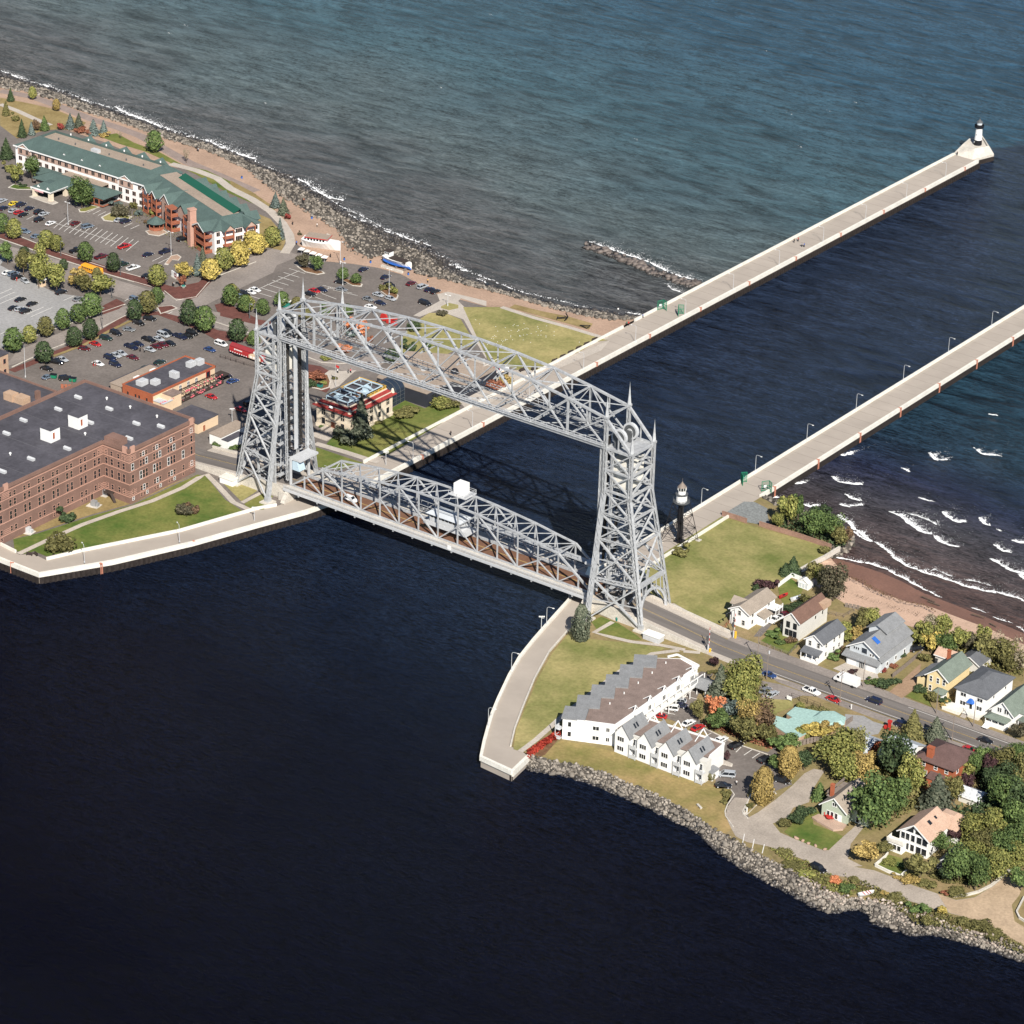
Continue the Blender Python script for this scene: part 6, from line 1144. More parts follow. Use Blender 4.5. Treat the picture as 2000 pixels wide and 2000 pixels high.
CR = dict(round=[crown_round(1500, .052, 16), crown_round(1700, .048, 22), crown_round(1400, .055, 12)], big=[crown_round(3400, .034, 34), crown_round(3000, .036, 26)], cone=[crown_cone(1500), crown_cone(1300, .055, .85)], spruce=[crown_cone(2600, .038, .9, .4, .40), crown_cone(2200, .04, 1.0, .4, .36)],
  oval=[crown_oval(1400), crown_oval(1600, .045)], thuja=[crown_oval(2800, .034, .36)], bush=[crown_round(800, .07, 9, .9, .7), crown_round(900, .065, 12, .9, .7)], bare=[crown_round(380, .035, 20), crown_round(420, .03, 24)])
TR_ = {}
def trunk_mesh(kind):
    if kind not in TR_:
        mb = MB(); th = .32 if kind in ('round', 'big', 'oval', 'bare') else .12
        mb.tube((0,0,-.02),(0,0,th),.026,.02,6); mb.tube((0,0,th),(.01,.01,.72),.02,.006,5)
        if kind in ('round', 'big', 'bare'):
            for k in range(7): a = k * 2.4; mb.tube((0,0,th + .05 * (k % 3)), (.27 * math.cos(a), .27 * math.sin(a), .58 + .05 * (k % 4)), .013, .004, 4)
        TR_[kind] = mb.mesh('trunk', M['bark'])
    return TR_[kind]
KINDNAME = dict(round='broadleaf_tree', big='broadleaf_tree', cone='conifer', spruce='spruce_tree', oval='street_tree', thuja='arborvitae', bush='shrub', bare='bare_tree')
COLW = dict(green='green', dgreen='dark green', yg='yellow-green', yellow='yellow', gold='golden', olive='olive green', spruce='grey-green', blue='blue-green', orange='orange', red='dark red', purple='purple-leaved', brown='brown', bare='thin leafless', dull='bronze', rust='rust red')
def plant(t, a, b, h, w, kind, col, where, z=3.0, lab=None, grp=None):
    """a tree or shrub whose crown centre is seen at tile point (a, b)"""
    x, y, _ = g(t, a, b, z + h * (.52 if kind != 'cone' and kind != 'spruce' else .42)); nm = KINDNAME[kind]
    o = link(nm, None, None, (x, y, z), random.uniform(0, 6.28)); lift = dict(round=.22, big=.16, oval=.16, bare=.2, cone=.05, spruce=.03, thuja=.0, bush=-.04)[kind]
    c = link('crown', random.choice(CR[kind]), o, (0, 0, h * lift)); ch = h * (1 - lift); ww = w * dict(cone=1.45, spruce=1.4, oval=1.18, thuja=1.2).get(kind, 1.0)
    c.scale = (ww, ww * random.uniform(.88, 1.1), ch * (1.0 if kind not in ('round','big','bush','bare') else 1.06)); c.material_slots[0].link = 'OBJECT'; c.material_slots[0].material = LF[col]
    if kind != 'bush': tk = link('trunk', trunk_mesh(kind), o); tk.scale = (h * .8, h * .8, h)
    noun = dict(round='tree', big='tree', cone='conifer', spruce='spruce', oval='tree', thuja='arborvitae', bush='shrub', bare='tree')[kind]
    size = ('small' if h < 5 else 'tall' if h > 10.5 else '') if kind != 'bush' else ('low' if h < 1.8 else '')
    return tag(o, lab or f"{size} {COLW[col]} {noun} {where}".strip(), 'shrub' if kind == 'bush' else 'tree', grp or ('shrubs' if kind == 'bush' else 'trees') + ' ' + ('on the town side' if x < 0 else 'on the point'))
TREES = [
 # A: lakewalk and hotel
 ('A',245,315,6,3.2,'oval','yg','by the rocks beyond the hotel'), ('A',425,405,5.5,3.4,'oval','gold','by the lakeside path beyond the hotel'), ('A',80,335,6,3.2,'cone','dgreen','on the dry bank at the left edge'), ('A',45,440,6.5,3,'cone','olive','beside the pale path at the left edge'), ('A',115,490,4,4,'bush','olive','beside the pale path'), ('A',165,590,8,4.4,'spruce','dgreen','at the far end of the hotel'), ('A',237,590,6,3.6,'spruce','blue','at the far end of the hotel'), ('A',265,555,5,3.6,'bush','brown','behind the far end of the hotel'), ('A',335,550,6.5,3.8,'cone','green','behind the far end of the hotel'),
 ('A',530,535,7,5,'spruce','blue','on the lake side of the hotel'), ('A',595,535,7,5,'spruce','spruce','on the lake side of the hotel'), ('A',705,580,7,5.5,'spruce','blue','on the lake side of the hotel'), ('A',782,575,6,4,'spruce','blue','on the lake side of the hotel'), ('A',455,565,3.5,3,'bush','red','behind the hotel roof'), ('A',610,590,2.6,5,'bush','rust','behind the hotel roof'), ('A',680,610,2.4,4,'bush','rust','behind the hotel roof'), ('A',790,625,2.4,5,'bush','gold','behind the hotel roof'), ('A',1167,680,9.5,6.4,'oval','green','alone on the grass behind the hotel'), ('A',1405,790,6,3.2,'bare','bare','beside the lakeside path'), ('A',910,630,3.4,2,'bare','bare','beside the lakeside lawn'),
 ('A',48,745,9,6,'spruce','dgreen','at the near end of the hotel'), ('A',60,865,5,5,'bush','olive','at the near end of the hotel'), ('A',115,925,9,6.4,'round','yg','by the hotel entrance drive'), ('A',240,890,10.5,7,'round','green','by the hotel entrance drive'), ('A',615,1075,12,11,'big','green','in the island before the hotel porch'), ('A',170,1005,1.6,4,'bush','dgreen','under the trees by the hotel drive'), ('A',900,1200,4.5,7,'bush','dull','in the hotel garden'), ('A',1010,1160,3.6,3.2,'bush','olive','in the hotel garden'), ('A',1045,1215,3.2,4,'bush','blue','in the hotel garden'), ('A',870,1145,2.6,6,'bush','blue','in the hotel garden'), ('A',1150,1215,3.4,3,'bush','yg','before the hotel balconies'), ('A',1100,1285,1.4,2,'bush','brown','in the pebble garden'), ('A',1190,1260,1.4,2,'bush','red','in the pebble garden'), ('A',1500,1475,1.6,2.4,'bush','olive','at the foot of the hotel chimney'), ('A',1580,1500,1.4,2,'bush','rust','at the foot of the hotel chimney'),
 ('A',15,1300,8.5,5.4,'oval','green','on the walk beside the hotel lot'), ('A',105,1340,8.5,5.6,'oval','yg','on the walk beside the hotel lot'), ('A',350,1420,7.6,5.2,'oval','yg','on the walk beside the hotel lot'), ('A',425,1450,7,5,'oval','yg','on the walk beside the hotel lot'), ('A',645,1515,8.2,6,'oval','green','on the walk beside the hotel lot'), ('A',855,1595,8,5,'oval','dgreen','on the walk beside the hotel lot'), ('A',1185,1695,9,6.4,'oval','yg','at the street corner of the hotel lot'),
 ('A',55,1520,9,5.8,'round','green','between the street and the grey lot'), ('A',175,1600,10,7,'round','olive','between the street and the grey lot'), ('A',300,1610,13,9.5,'big','yg','between the street and the grey lot'), ('A',290,1690,10,7,'round','yg','beside the ticket booth'), ('A',425,1715,11,7.6,'round','yg','beside the ticket booth'), ('A',575,1710,8,7.6,'round','gold','behind the yellow school bus'), ('A',640,1760,7,7,'round','olive','behind the yellow school bus'), ('A',755,1765,8.5,9,'round','yg','behind the yellow school bus'), ('A',732,1680,5,3.6,'oval','olive','in front of the school bus'), ('A',480,1610,4.6,3,'oval','dgreen','beside the street opposite the bus'), ('A',185,1530,6,4.2,'oval','dgreen','between the street and the grey lot'),
 ('A',1390,1660,7,6,'round','yellow','behind the corner sign'), ('A',1490,1620,9,5,'spruce','blue','behind the corner sign'), ('A',1530,1560,8,4,'spruce','spruce','by the end of the hotel'), ('A',1590,1650,9,7,'oval','yellow','along the side street by the hotel'), ('A',1690,1570,9.5,7,'oval','yg','along the side street by the hotel'), ('A',1810,1540,9.5,7,'oval','yellow','along the side street by the hotel'), ('A',1765,1440,6,3.2,'spruce','spruce','against the hotel end wall'), ('A',1900,1440,9.5,6.6,'oval','yellow','along the side street by the hotel'), ('A',1895,1365,6,3,'spruce','dgreen','against the hotel end wall'), ('A',1370,1735,4.5,3.6,'round','rust','on the brick corner'),
 # B
 ('B',690,370,9.5,7,'oval','green','along the side street of the grey lot'), ('B',588,435,7.5,5.4,'oval','green','along the side street of the grey lot'), ('B',475,478,8.5,5.4,'oval','green','along the side street of the grey lot'), ('B',345,535,8,5.6,'oval','olive','along the side street of the grey lot'), ('B',220,592,7,5,'oval','yg','along the side street of the grey lot'), ('B',100,635,9.5,6.6,'oval','green','along the side street of the grey lot'), ('B',560,612,8,5.6,'oval','dgreen','on the middle car park brick walk'), ('B',682,555,8.5,5.4,'oval','dgreen','on the middle car park brick walk'), ('B',330,728,8.5,5.6,'oval','dgreen','on the middle car park brick walk'), ('B',1015,410,8.5,5.4,'oval','dgreen','at the street crossing'), ('B',1110,350,9,7,'oval','olive','at the street crossing'), ('B',1185,300,7,4.6,'oval','green','at the street crossing'), ('B',1425,430,10.5,6.4,'oval','dgreen','at the top of the middle car park'), ('B',1545,478,10.5,7,'oval','green','at the top of the middle car park'), ('B',1735,300,8.5,5.6,'oval','green','along the walk by the far lot'), ('B',1848,360,7,5.4,'oval','green','along the walk by the far lot'), ('B',1790,562,9,6.2,'oval','dgreen','near the red rail carriage'), ('B',1915,620,6,4.6,'oval','green','near the red rail carriage'),
 # C
 ('C',340,165,6.5,5,'spruce','blue','where the track bends by the shore'), ('C',400,215,7,6,'spruce','spruce','where the track bends by the shore'), ('C',430,275,3,3.6,'bush','red','where the track bends by the shore'), ('C',375,385,9,4,'spruce','blue','at the end of the street trees'), ('C',200,490,8.5,7,'oval','yellow','along the side street by the hotel'), ('C',315,435,8.5,6.6,'oval','yg','along the side street by the hotel'), ('C',60,545,9,6.6,'oval','yellow','along the side street by the hotel'), ('C',555,620,5.5,6,'round','dull','in the island before the white stand'), ('C',655,640,6.5,5.4,'round','green','in the island before the white stand'), ('C',850,712,5,4,'oval','green','in the small island of the far lot'), ('C',950,748,4,4,'oval','green','in the small island of the far lot'), ('C',1165,805,3.4,5,'bush','olive','in the round island of the far lot'), ('C',1232,830,4,3.6,'bush','yg','in the round island of the far lot'), ('C',525,405,1.6,2.4,'bush','dull','beside the white stand'), ('C',10,865,8,5.4,'oval','yg','at the near edge of the far lot'), ('C',122,935,6.5,5.6,'oval','yg','at the near edge of the far lot'), ('C',245,965,6.5,5,'oval','green','at the near edge of the far lot'), ('C',390,905,6,4.8,'oval','green','at the near edge of the far lot'), ('C',500,935,5,4,'oval','olive','behind the bridge top'), ('C',575,1020,5,4.6,'oval','olive','behind the bridge top'), ('C',715,975,4,4.6,'bush','green','behind the bridge top'), ('C',885,985,4.6,3.6,'oval','green','behind the bridge top'), ('C',1595,1008,2.2,4,'bush','dull','on the museum lawn'),
 ('C',975,1130,6,6.4,'round','orange','behind the overhead truss'), ('C',900,1090,5,5,'round','orange','behind the overhead truss'), ('C',855,1265,3.6,6.4,'bush','orange','in the round garden behind the truss'), ('C',1040,1190,3.4,4.4,'bush','rust','in the round garden behind the truss'), ('C',920,1160,3,4,'bush','blue','in the round garden behind the truss'), ('C',1350,1245,5.5,5.5,'bush','dgreen','behind the dark annex'), ('C',1225,1330,4.4,7,'bush','dgreen','behind the dark annex'), ('C',1390,1100,5,4.6,'oval','dgreen','behind the dark annex'), ('C',1480,1240,4,3.6,'bush','green','behind the dark annex'), ('C',720,1345,1.6,4,'bush','yg','on the kerb behind the truss'), ('C',790,1490 if False else 1500,1.4,2,'bush','olive','near the museum flag'),
 # museum
 ('R',685,890,16.5,8.0,'spruce','spruce','in front of the cream museum'), ('R',590,1090,7.5,8,'bush','spruce','spreading at the foot of the museum spruce'), ('R',400,1060,5,4.6,'bush','spruce','left of the museum spruce'), ('R',1190,820,2.6,9,'bush','olive','before the glass link'), ('R',1300,770,2.6,8,'bush','olive','before the dark annex'), ('R',1690,690,3.2,9,'bush','yg','before the dark annex'), ('R',1800,700,2.8,7,'bush','olive','before the dark annex'), ('R',190,980,1.6,3.2,'bush','green','beside the museum steps'), ('R',900,930,1.5,3,'bush','olive','at the museum side wall'), ('R',115,345,3.4,7,'bush','rust','in the round bed by the museum'), ('R',40,440,2.4,4,'bush','dgreen','in the round bed by the museum'), ('R',190,430,1.8,3.6,'bush','yg','in the round bed by the museum'),
 ('F',260,545,3,5,'bush','gold','round the museum boat'), ('F',450,585,3,6,'bush','rust','round the museum boat'), ('F',530,545,3,5,'bush','gold','round the museum boat'),
 # warehouse lawn
 ('D',500,785,5,6.6,'bush','dgreen','against the brown warehouse'), ('D',445,1000,5.5,9,'bush','olive','beside the harbour wall steps'), ('D',1390,750,4,5.6,'bush','dull','on the warehouse lawn'), ('D',1455,735,4.2,4.6,'bush','brown','on the warehouse lawn'), ('B',1700,1010 if False else 1360,1.5,3,'bush','olive','by the white service building'), ('B',1640,1420,1.6,3.6,'bush','green','by the white service building'), ('B',1770,1440,1.6,5,'bush','green','by the white service building'), ('B',1780,1265,2.4,2.4,'bush','rust','by the white service building'),
 # south
 ('G',1105,830,12,6.6,'thuja','spruce','at the head of the curved promenade'), ('I',160,835,3.6,6.6,'bush','olive','below the black light tower'), ('I',1055,575,6,5,'round','yg','behind the brown wall by the pier'), ('I',1165,460,12,7.4,'round','yg','by the end of the pier wall'), ('I',1255,430,10,4.6,'round','green','by the end of the pier wall'), ('I',1400,600,9,10,'big','green','on the wooded corner by the beach'), ('I',1480,520,9,8,'round','dgreen','on the wooded corner by the beach'), ('I',1570,640,9.5,9,'big','green','on the wooded corner by the beach'), ('I',1640,720,7,6,'round','olive','on the wooded corner by the beach'), ('I',1720,710,6.5,4.8,'round','brown','on the wooded corner by the beach'), ('I',1500,840,3,3.4,'bush','olive','at the corner of the beach wall'),
 ('I',1590,1150,12,10,'big','dull','above the beach behind the houses'), ('I',1205,1000,6.4,4.6,'cone','dgreen','on the lawn edge by the white fence'), ('I',1130,1030,4.4,3.4,'cone','dgreen','on the lawn edge by the white fence'), ('I',930,1165,4,5.6,'bush','purple','behind the white clapboard house'), ('I',1015,1155,4,4.4,'bush','purple','behind the white clapboard house'), ('I',855,1195,3,2,'bush','dgreen','behind the white clapboard house'), ('I',1390,1060,8,6.4,'round','olive','above the greenhouse'), ('I',1470,1110,7,5,'round','yg','above the greenhouse'), ('I',1330,1310,4.6,5,'bush','olive','behind the brown roofed house'), ('I',1220,1380,3.4,6,'bush','dgreen','beside the brown roofed house'), ('I',1700,1625,6.5,6.6,'round','yg','between the narrow white house and pale house'), ('I',1780,1640,6,5,'round','gold','between the narrow white house and pale house'), ('I',1880,1500,6.5,6,'round','olive','behind the large pale house'), ('I',1020,1620,2,5,'bush','green','in the front garden by the driveway'), ('I',1080,1690,2.4,4,'bush','green','in the front garden by the driveway'), ('I',1190,1690,2,3.6,'bush','brown','in the front garden by the driveway'), ('I',1600,1830,2.6,5,'bush','green','beside the narrow white house'), ('I',1660,1790,2.4,3.6,'bush','brown','beside the narrow white house'),
 ('J',490,1010,7,6.4,'round','yg','above the beach behind the pale house'), ('J',400,1060,6,4.4,'round','olive','above the beach behind the pale house'), ('J',960,1150,9,7,'round','yg','in the thicket above the beach'), ('J',1060,1100,8,6,'round','bare','in the thicket above the beach'), ('J',1170,1110,9,6.4,'round','yg','in the thicket above the beach'), ('J',1310,1220,8,6.4,'round','yg','in the thicket above the beach'), ('J',1060,1230,7,6,'round','yellow','in the thicket above the beach'), ('J',1200,1260,7,7,'round','green','in the thicket above the beach'), ('J',1420,1230,7,5,'round','dull','in the thicket above the beach'), ('J',1540,1190,9,6,'round','yg','at the dune edge on the right'), ('J',1600,1290,9,8,'round','olive','at the dune edge on the right'), ('J',1740,1340,9,8,'round','olive','at the dune edge on the right'), ('J',1840,1310,9,7,'bare','bare','at the dune edge on the right'), ('J',1700,1220,8,6,'bare','bare','at the dune edge on the right'), ('J',1900,1410,8,6,'bare','bare','at the dune edge on the right'), ('J',1800,1440,6,5,'round','olive','at the dune edge on the right'),
 ('J',640,1610,3,5.4,'bush','dgreen','in the bed beside the sandy drive'), ('J',540,1605,2,3.4,'bush','green','in the bed beside the sandy drive'), ('J',475,1590,1.8,3.2,'bush','green','in the bed beside the sandy drive'), ('J',740,1590,2.4,3.2,'bush','dgreen','in the bed beside the sandy drive'), ('J',950,1665,2,4,'bush','dgreen','before the yellow house'), ('J',1075,1740,3.8,3.4,'bush','olive','before the yellow house'), ('J',1190,1755,3,4.4,'bush','dgreen','before the yellow house'), ('J',1190,1810,2,3,'bush','gold','before the yellow house'), ('J',700,1440 if False else 1450,1.3,2.4,'bush','rust','in the rock garden of the pale house'), ('J',780,1345,1.6,2.4,'bush','dgreen','in the rock garden of the pale house'), ('J',610,1490,1.4,2,'bush','red','in the rock garden of the pale house'), ('J',1000,1370,3,4,'bush','olive','behind the sandy drive'), ('J',320,1500,.9,3.4,'bush','purple','in the forecourt of the pale house'),
 ('K',590,400,13,11,'big','yg','beside the main road behind the condominium lot'), ('K',520,520,11,9,'big','yg','beside the main road behind the condominium lot'), ('K',310,480,12,8.4,'spruce','spruce','at the condominium lot'), ('K',260,720,7,6.6,'round','orange','at the condominium lot'), ('K',80,760,6.5,5,'round','olive','at the condominium lot'), ('K',300,870,6,8,'round','green','at the edge of the condominium lot'), ('K',430,740,7,6,'round','blue','at the edge of the condominium lot'), ('K',560,650,9,7.4,'round','yg','at the edge of the condominium lot'), ('K',640,830,10.5,8.4,'big','gold','at the edge of the condominium lot'), ('K',780,860,10,8.4,'big','brown','beside the mint roofed building'), ('K',600,980,8,8,'round','olive','at the edge of the condominium lot'), ('K',840,1010,7,6,'round','olive','beside the mint roofed building'), ('K',470,930,6,5,'round','dgreen','at the edge of the condominium lot'),
 ('K',1000,1120,5,9,'round','green','by the dark plank fence'), ('K',1340,990,5,8,'round','yellow','between the fence and the mint roof'), ('K',1230,1010,4.4,5,'round','yg','between the fence and the mint roof'), ('K',1480,960,5,6,'round','gold','between the fence and the mint roof'), ('K',1170,700,3,4,'bush','yg','beside the trellis'), ('K',1290,740,3,4.6,'bush','olive','beside the trellis'), ('K',1420,770,2.8,3.6,'bush','olive','beside the trellis'), ('K',1060,1300,9.5,6.6,'thuja','gold','in the lot beside the gravel drive'), ('K',930,1330,5,4.6,'round','green','beside the golden arborvitae'), ('K',1220,1300,6,5,'round','dgreen','beside the gravel drive'), ('K',780,1560,11.5,6.6,'thuja','gold','in the lot beside the gravel drive'),
 ('K',1560,1190,11,13,'big','yg','over the end of the gravel drive'), ('K',1720,1130,10,10,'big','olive','over the end of the gravel drive'), ('K',1660,1380,9,10,'big','yg','over the end of the gravel drive'), ('K',1850,1330,8,8,'round','gold','over the end of the gravel drive'), ('K',250,235,3.6,3.4,'round','purple','by the crossing gate'), ('K',205,345,1.6,1.8,'bush','olive','below the purple tree'), ('K',270,340,1.6,1.8,'bush','olive','below the purple tree'), ('K',335,305,1.6,1.8,'bush','green','below the purple tree'), ('K',1385,1640,5.4,3.8,'cone','green','beside the sage green house'), ('K',380,1255,3.2,2.6,'round','purple','in the condominium lot island'), ('K',215,1460,2.6,2.5,'thuja','olive','at the corner of the condominium'),
 ('L',740,640,9,7.6,'spruce','olive','beside the main road before the workshop'), ('L',985,700,8,7,'spruce','spruce','beside the main road before the workshop'), ('L',540,980,14,11,'big','dgreen','over the workshop roof'), ('L',90,860,10,9,'big','yg','beside the boat shed'), ('L',200,1130,9,9,'big','gold','below the boat shed'), ('L',720,1180,11,8.4,'big','yg','before the red brick house'), ('L',300,1500,15,14,'big','green','between the sage and peach roofed houses'), ('L',560,1400,11,9,'big','green','between the sage and peach roofed houses'), ('L',1000,1390,11.5,10,'spruce','spruce','below the red brick house'), ('L',1190,1340,8,6,'round','olive','below the red brick house'), ('L',1400,1080,8,5,'round','green','at the corner of the red brick house'), ('L',1310,1130,6,4.6,'round','yg','at the corner of the red brick house'), ('L',1330,1270,6,4.6,'round','purple','below the red brick house'), ('L',1560,1110,8,5.4,'round','purple','in the right-hand grove'), ('L',1480,1000,7,5.4,'round','green','in the right-hand grove'), ('L',1700,1050,9,8,'big','olive','in the right-hand grove'), ('L',1850,1000,9,8,'big','green','in the right-hand grove'), ('L',1900,1180,10,9,'big','olive','in the right-hand grove'), ('L',1720,1420,13,9.4,'big','green','in the right-hand grove'), ('L',1890,1470,12,9,'big','dgreen','in the right-hand grove'), ('L',1820,1640,10,8,'big','green','in the right-hand grove'), ('L',1370,1770,9,8,'big','yg','beside the peach roofed house'), ('L',1590,1730,10,9,'big','yg','beside the peach roofed house'), ('L',1900,700,5,6,'round','dull','at the right edge by the road'), ('L',1780,1230,9,8,'big','dgreen','in the right-hand grove'), ('L',1620,1230,8,7,'big','dgreen','in the right-hand grove'),
 ('N',225,620,6,8,'round','gold','at the corner of the gravel road'), ('N',420,600,4,5,'round','olive','before the peach roofed house'), ('N',820,790,7,8.4,'round','olive','below the peach roofed house'), ('N',1020,530,6,6,'round','green','beside the peach roofed house'), ('N',1180,430,5,5,'round','purple','behind the dark grey cottage'), ('N',1240,750,11,9,'big','green','over the dark grey cottage'), ('N',1420,860,10,9,'big','green','at the bend of the gravel road'), ('N',1600,780,10,9,'big','yg','at the bend of the gravel road'), ('N',1740,580,11,9,'big','green','in the right-hand grove'), ('N',1880,480,11,9,'big','green','in the right-hand grove'), ('N',1860,680,8,8,'big','yg','in the right-hand grove'), ('N',1540,560,10,9,'big','olive','in the right-hand grove'), ('N',1350,640,9,8,'big','yg','in the right-hand grove'), ('N',1910,920,7,6,'round','green','at the right edge by the dirt road'), ('N',1110,880,5,5,'round','dgreen','over the dark grey cottage'),
 ('N',740,1215,3,4.4,'bush','green','on the bank below the gravel road'), ('N',850,1230,3.6,5,'bush','green','on the bank below the gravel road'), ('N',1040,1245,3.2,3.8,'bush','yellow','on the bank below the gravel road'), ('N',890,1370,2.6,4,'bush','olive','on the bank below the gravel road'), ('N',1270,1370,2,5,'bush','olive','on the bank below the gravel road'), ('N',1500,1430,2.2,6,'bush','olive','on the bank below the gravel road'), ('N',1620,1520,1.4,5,'bush','olive','on the bank below the gravel road'), ('N',560,1120,1.5,5,'bush','olive','on the bank below the gravel road'), ('N',430,1070,1.2,3,'bush','gold','on the bank below the gravel road'),
 ('N',720,930,1.8,5,'bush','gold','on the verge above the gravel road'), ('N',900,970,1.8,6,'bush','olive','on the verge above the gravel road'), ('N',1080,1060,1.6,3,'bush','rust','on the verge above the gravel road'), ('N',1200,1060,1.6,5,'bush','olive','on the verge above the gravel road'), ('N',560,880,1.2,3,'bush','gold','beside the white garden wall'), ('N',620,770,1.4,3,'bush','green','in the walled front garden'), ('N',500,740,1.2,4,'bush','yg','in the walled front garden'),
 ('M',1240,465,2.8,5.4,'bush','dgreen','on the bank by the gravel drive'), ('M',1140,550,2.8,4.6,'bush','dgreen','on the bank by the gravel drive'), ('M',1000,590,1.8,4,'bush','olive','on the bank by the gravel drive'), ('M',1550,1200,1.6,3.4,'bush','orange','on the bank below the gravel road'), ('M',1690,1290,2,4.4,'bush','green','on the bank below the gravel road'), ('M',1100,1050,1.2,5,'bush','olive','on the bank below the gravel road'), ('M',1250,1140,1.2,5,'bush','yg','on the bank below the gravel road'), ('M',1400,1200,1.4,5,'bush','olive','on the bank below the gravel road'), ('M',1000,900,1.1,4,'bush','olive','on the bank below the gravel road'), ('M',1750,1200,1.4,4,'bush','olive','on the bank below the gravel road'),
 ('M',345,250,1.3,1.9,'bush','olive','in the row by the drive bend'), ('M',405,255,1.3,1.9,'bush','olive','in the row by the drive bend'), ('M',375,292,1.3,1.9,'bush','olive','in the row by the drive bend'), ('M',368,325,1.3,1.9,'bush','olive','in the row by the drive bend'), ('M',352,362,1.4,2,'bush','olive','in the row by the drive bend'), ('M',640,400,1.2,2.4,'bush','olive','at the foot of the arborvitae'),
]
for t in TREES: plant(*t)
# the red hedge that spills down to the rocks beside the condominium
hv = []
for k in range(1500):
    a, b = random.random(), random.random(); x, y, _ = g('H', 120 + 245 * a + random.uniform(-12, 20) * b, 1060 - 165 * a ** .9 + 45 * (b - .4), 3); hv.append((x, y, 3.1 + random.random() * 1.3 * (1 - abs(b - .5))))
nn = RNG.normal(size=(1500, 3)); nn[:, 2] = np.abs(nn[:, 2]) + .6; nn /= np.linalg.norm(nn, axis=1, keepdims=True)
me = leaf_mesh(np.array(hv), nn, .38, 'red_hedge'); me.materials[0] = mat('leaves_hedge_red', (.13,.012,.010), .8, 0, 0, 1, .15, island=1, col2=(.36,.05,.03)); o = link('red_hedge', me); tag(o, 'dark red hedge running down to the rocks beside the white condominium', 'hedge')
# low undergrowth under the groves, along lot edges and over the shore bank
def scrub(name, tile, poly, n, hmax, col, size=.35, label=''):
    P = np.array([p[:2] for p in gs(tile, poly)]); lo, hi = P.min(0), P.max(0); out = []
    def inside(x, y):
        c = False
        for i in range(len(P)):
            (x0, y0), (x1, y1) = P[i], P[i-1]
            if (y0 > y) != (y1 > y) and x < (x1 - x0) * (y - y0) / (y1 - y0) + x0: c = not c
        return c
    while len(out) < n:
        x, y = RNG.uniform(lo, hi)
        if inside(x, y): out.append((x, y, 3.05 + RNG.random() ** 2 * hmax))
    nn = RNG.normal(size=(n, 3)); nn[:, 2] = np.abs(nn[:, 2]) + .4; nn /= np.linalg.norm(nn, axis=1, keepdims=True)
    me = leaf_mesh(np.array(out), nn, size, name); me.materials[0] = LF[col]; o = link(name, me); o['kind'] = 'stuff'; o['label'] = label
scrub('undergrowth', 'K', [(150,940),(560,1080),(850,1190),(950,1120),(900,1000),(560,950),(200,880)], 1500, 1.6, 'rust', .3, 'rusty undergrowth along the kerb of the condominium lot')
scrub('undergrowth', 'K', [(150,480),(700,300),(900,700),(950,1000),(560,1060),(180,920)], 1800, 2.5, 'olive', .45, 'undergrowth beneath the trees by the condominium lot')
scrub('undergrowth', 'L', [(1250,1000),(1480,930),(1932,980),(1932,1700),(1300,1932),(1150,1600),(1500,1500),(1420,1260)], 4200, 3, 'dgreen', .5, 'dark undergrowth of the right-hand grove')
scrub('undergrowth', 'L', [(0,900),(380,1000),(760,1100),(900,1300),(760,1560),(500,1700),(280,1500),(200,1300),(0,1200)], 2400, 2.5, 'olive', .5, 'undergrowth between the cottages')
scrub('undergrowth', 'N', [(600,930),(760,850),(1100,980),(1500,980),(1740,860),(1700,800),(1250,800),(900,880)], 1600, 1.6, 'olive', .4, 'weedy verge above the gravel road')
scrub('undergrowth', 'J', [(850,1180),(1350,1180),(1932,1380),(1932,1560),(1500,1480),(1320,1330),(980,1300),(850,1260)], 2200, 2.5, 'olive', .45, 'scrub along the top of the beach')
scrub('shore_scrub', 'N', [(0,900),(300,1000),(700,1180),(1100,1310),(1600,1500),(1932,1660),(1932,1740),(1500,1560),(1100,1460),(760,1400),(480,1200),(240,1100)], 2200, 1.0, 'olive', .32, 'weeds and grass tufts on the shore bank')
scrub('shore_scrub', 'M', [(830,860),(1250,1010),(1480,1150),(1800,1280),(1932,1340),(1650,1390),(1400,1310),(1100,1110)], 1600, .8, 'yg', .3, 'weeds and grass tufts above the rocks')
scrub('undergrowth', 'I', [(970,640),(1100,480),(1400,560),(1760,760),(1620,840),(1480,800),(1200,690)], 1500, 2.2, 'dgreen', .45, 'undergrowth of the wooded corner by the beach')
scrub('garden_bed_plants', 'A', [(830,1190),(1000,1130),(1180,1220),(1420,1420),(1560,1480),(1480,1510),(1140,1340),(980,1270),(840,1250)], 700, .8, 'olive', .3, 'planting beds before the hotel')
scrub('wrack_line', 'J', [(255,600),(420,640),(520,710),(640,760),(800,835),(1000,870),(1100,930),(1100,950),(990,890),(800,855),(620,790),(500,735),(400,670),(260,625)], 420, .1, 'brown', .22, 'dark line of washed-up debris along the dry sand')
scrub('wrack_line', 'J', [(300,760),(700,880),(1000,960),(1350,1080),(1340,1095),(980,990),(690,910),(300,780)], 160, .06, 'brown', .18, 'scattered debris on the dry sand')
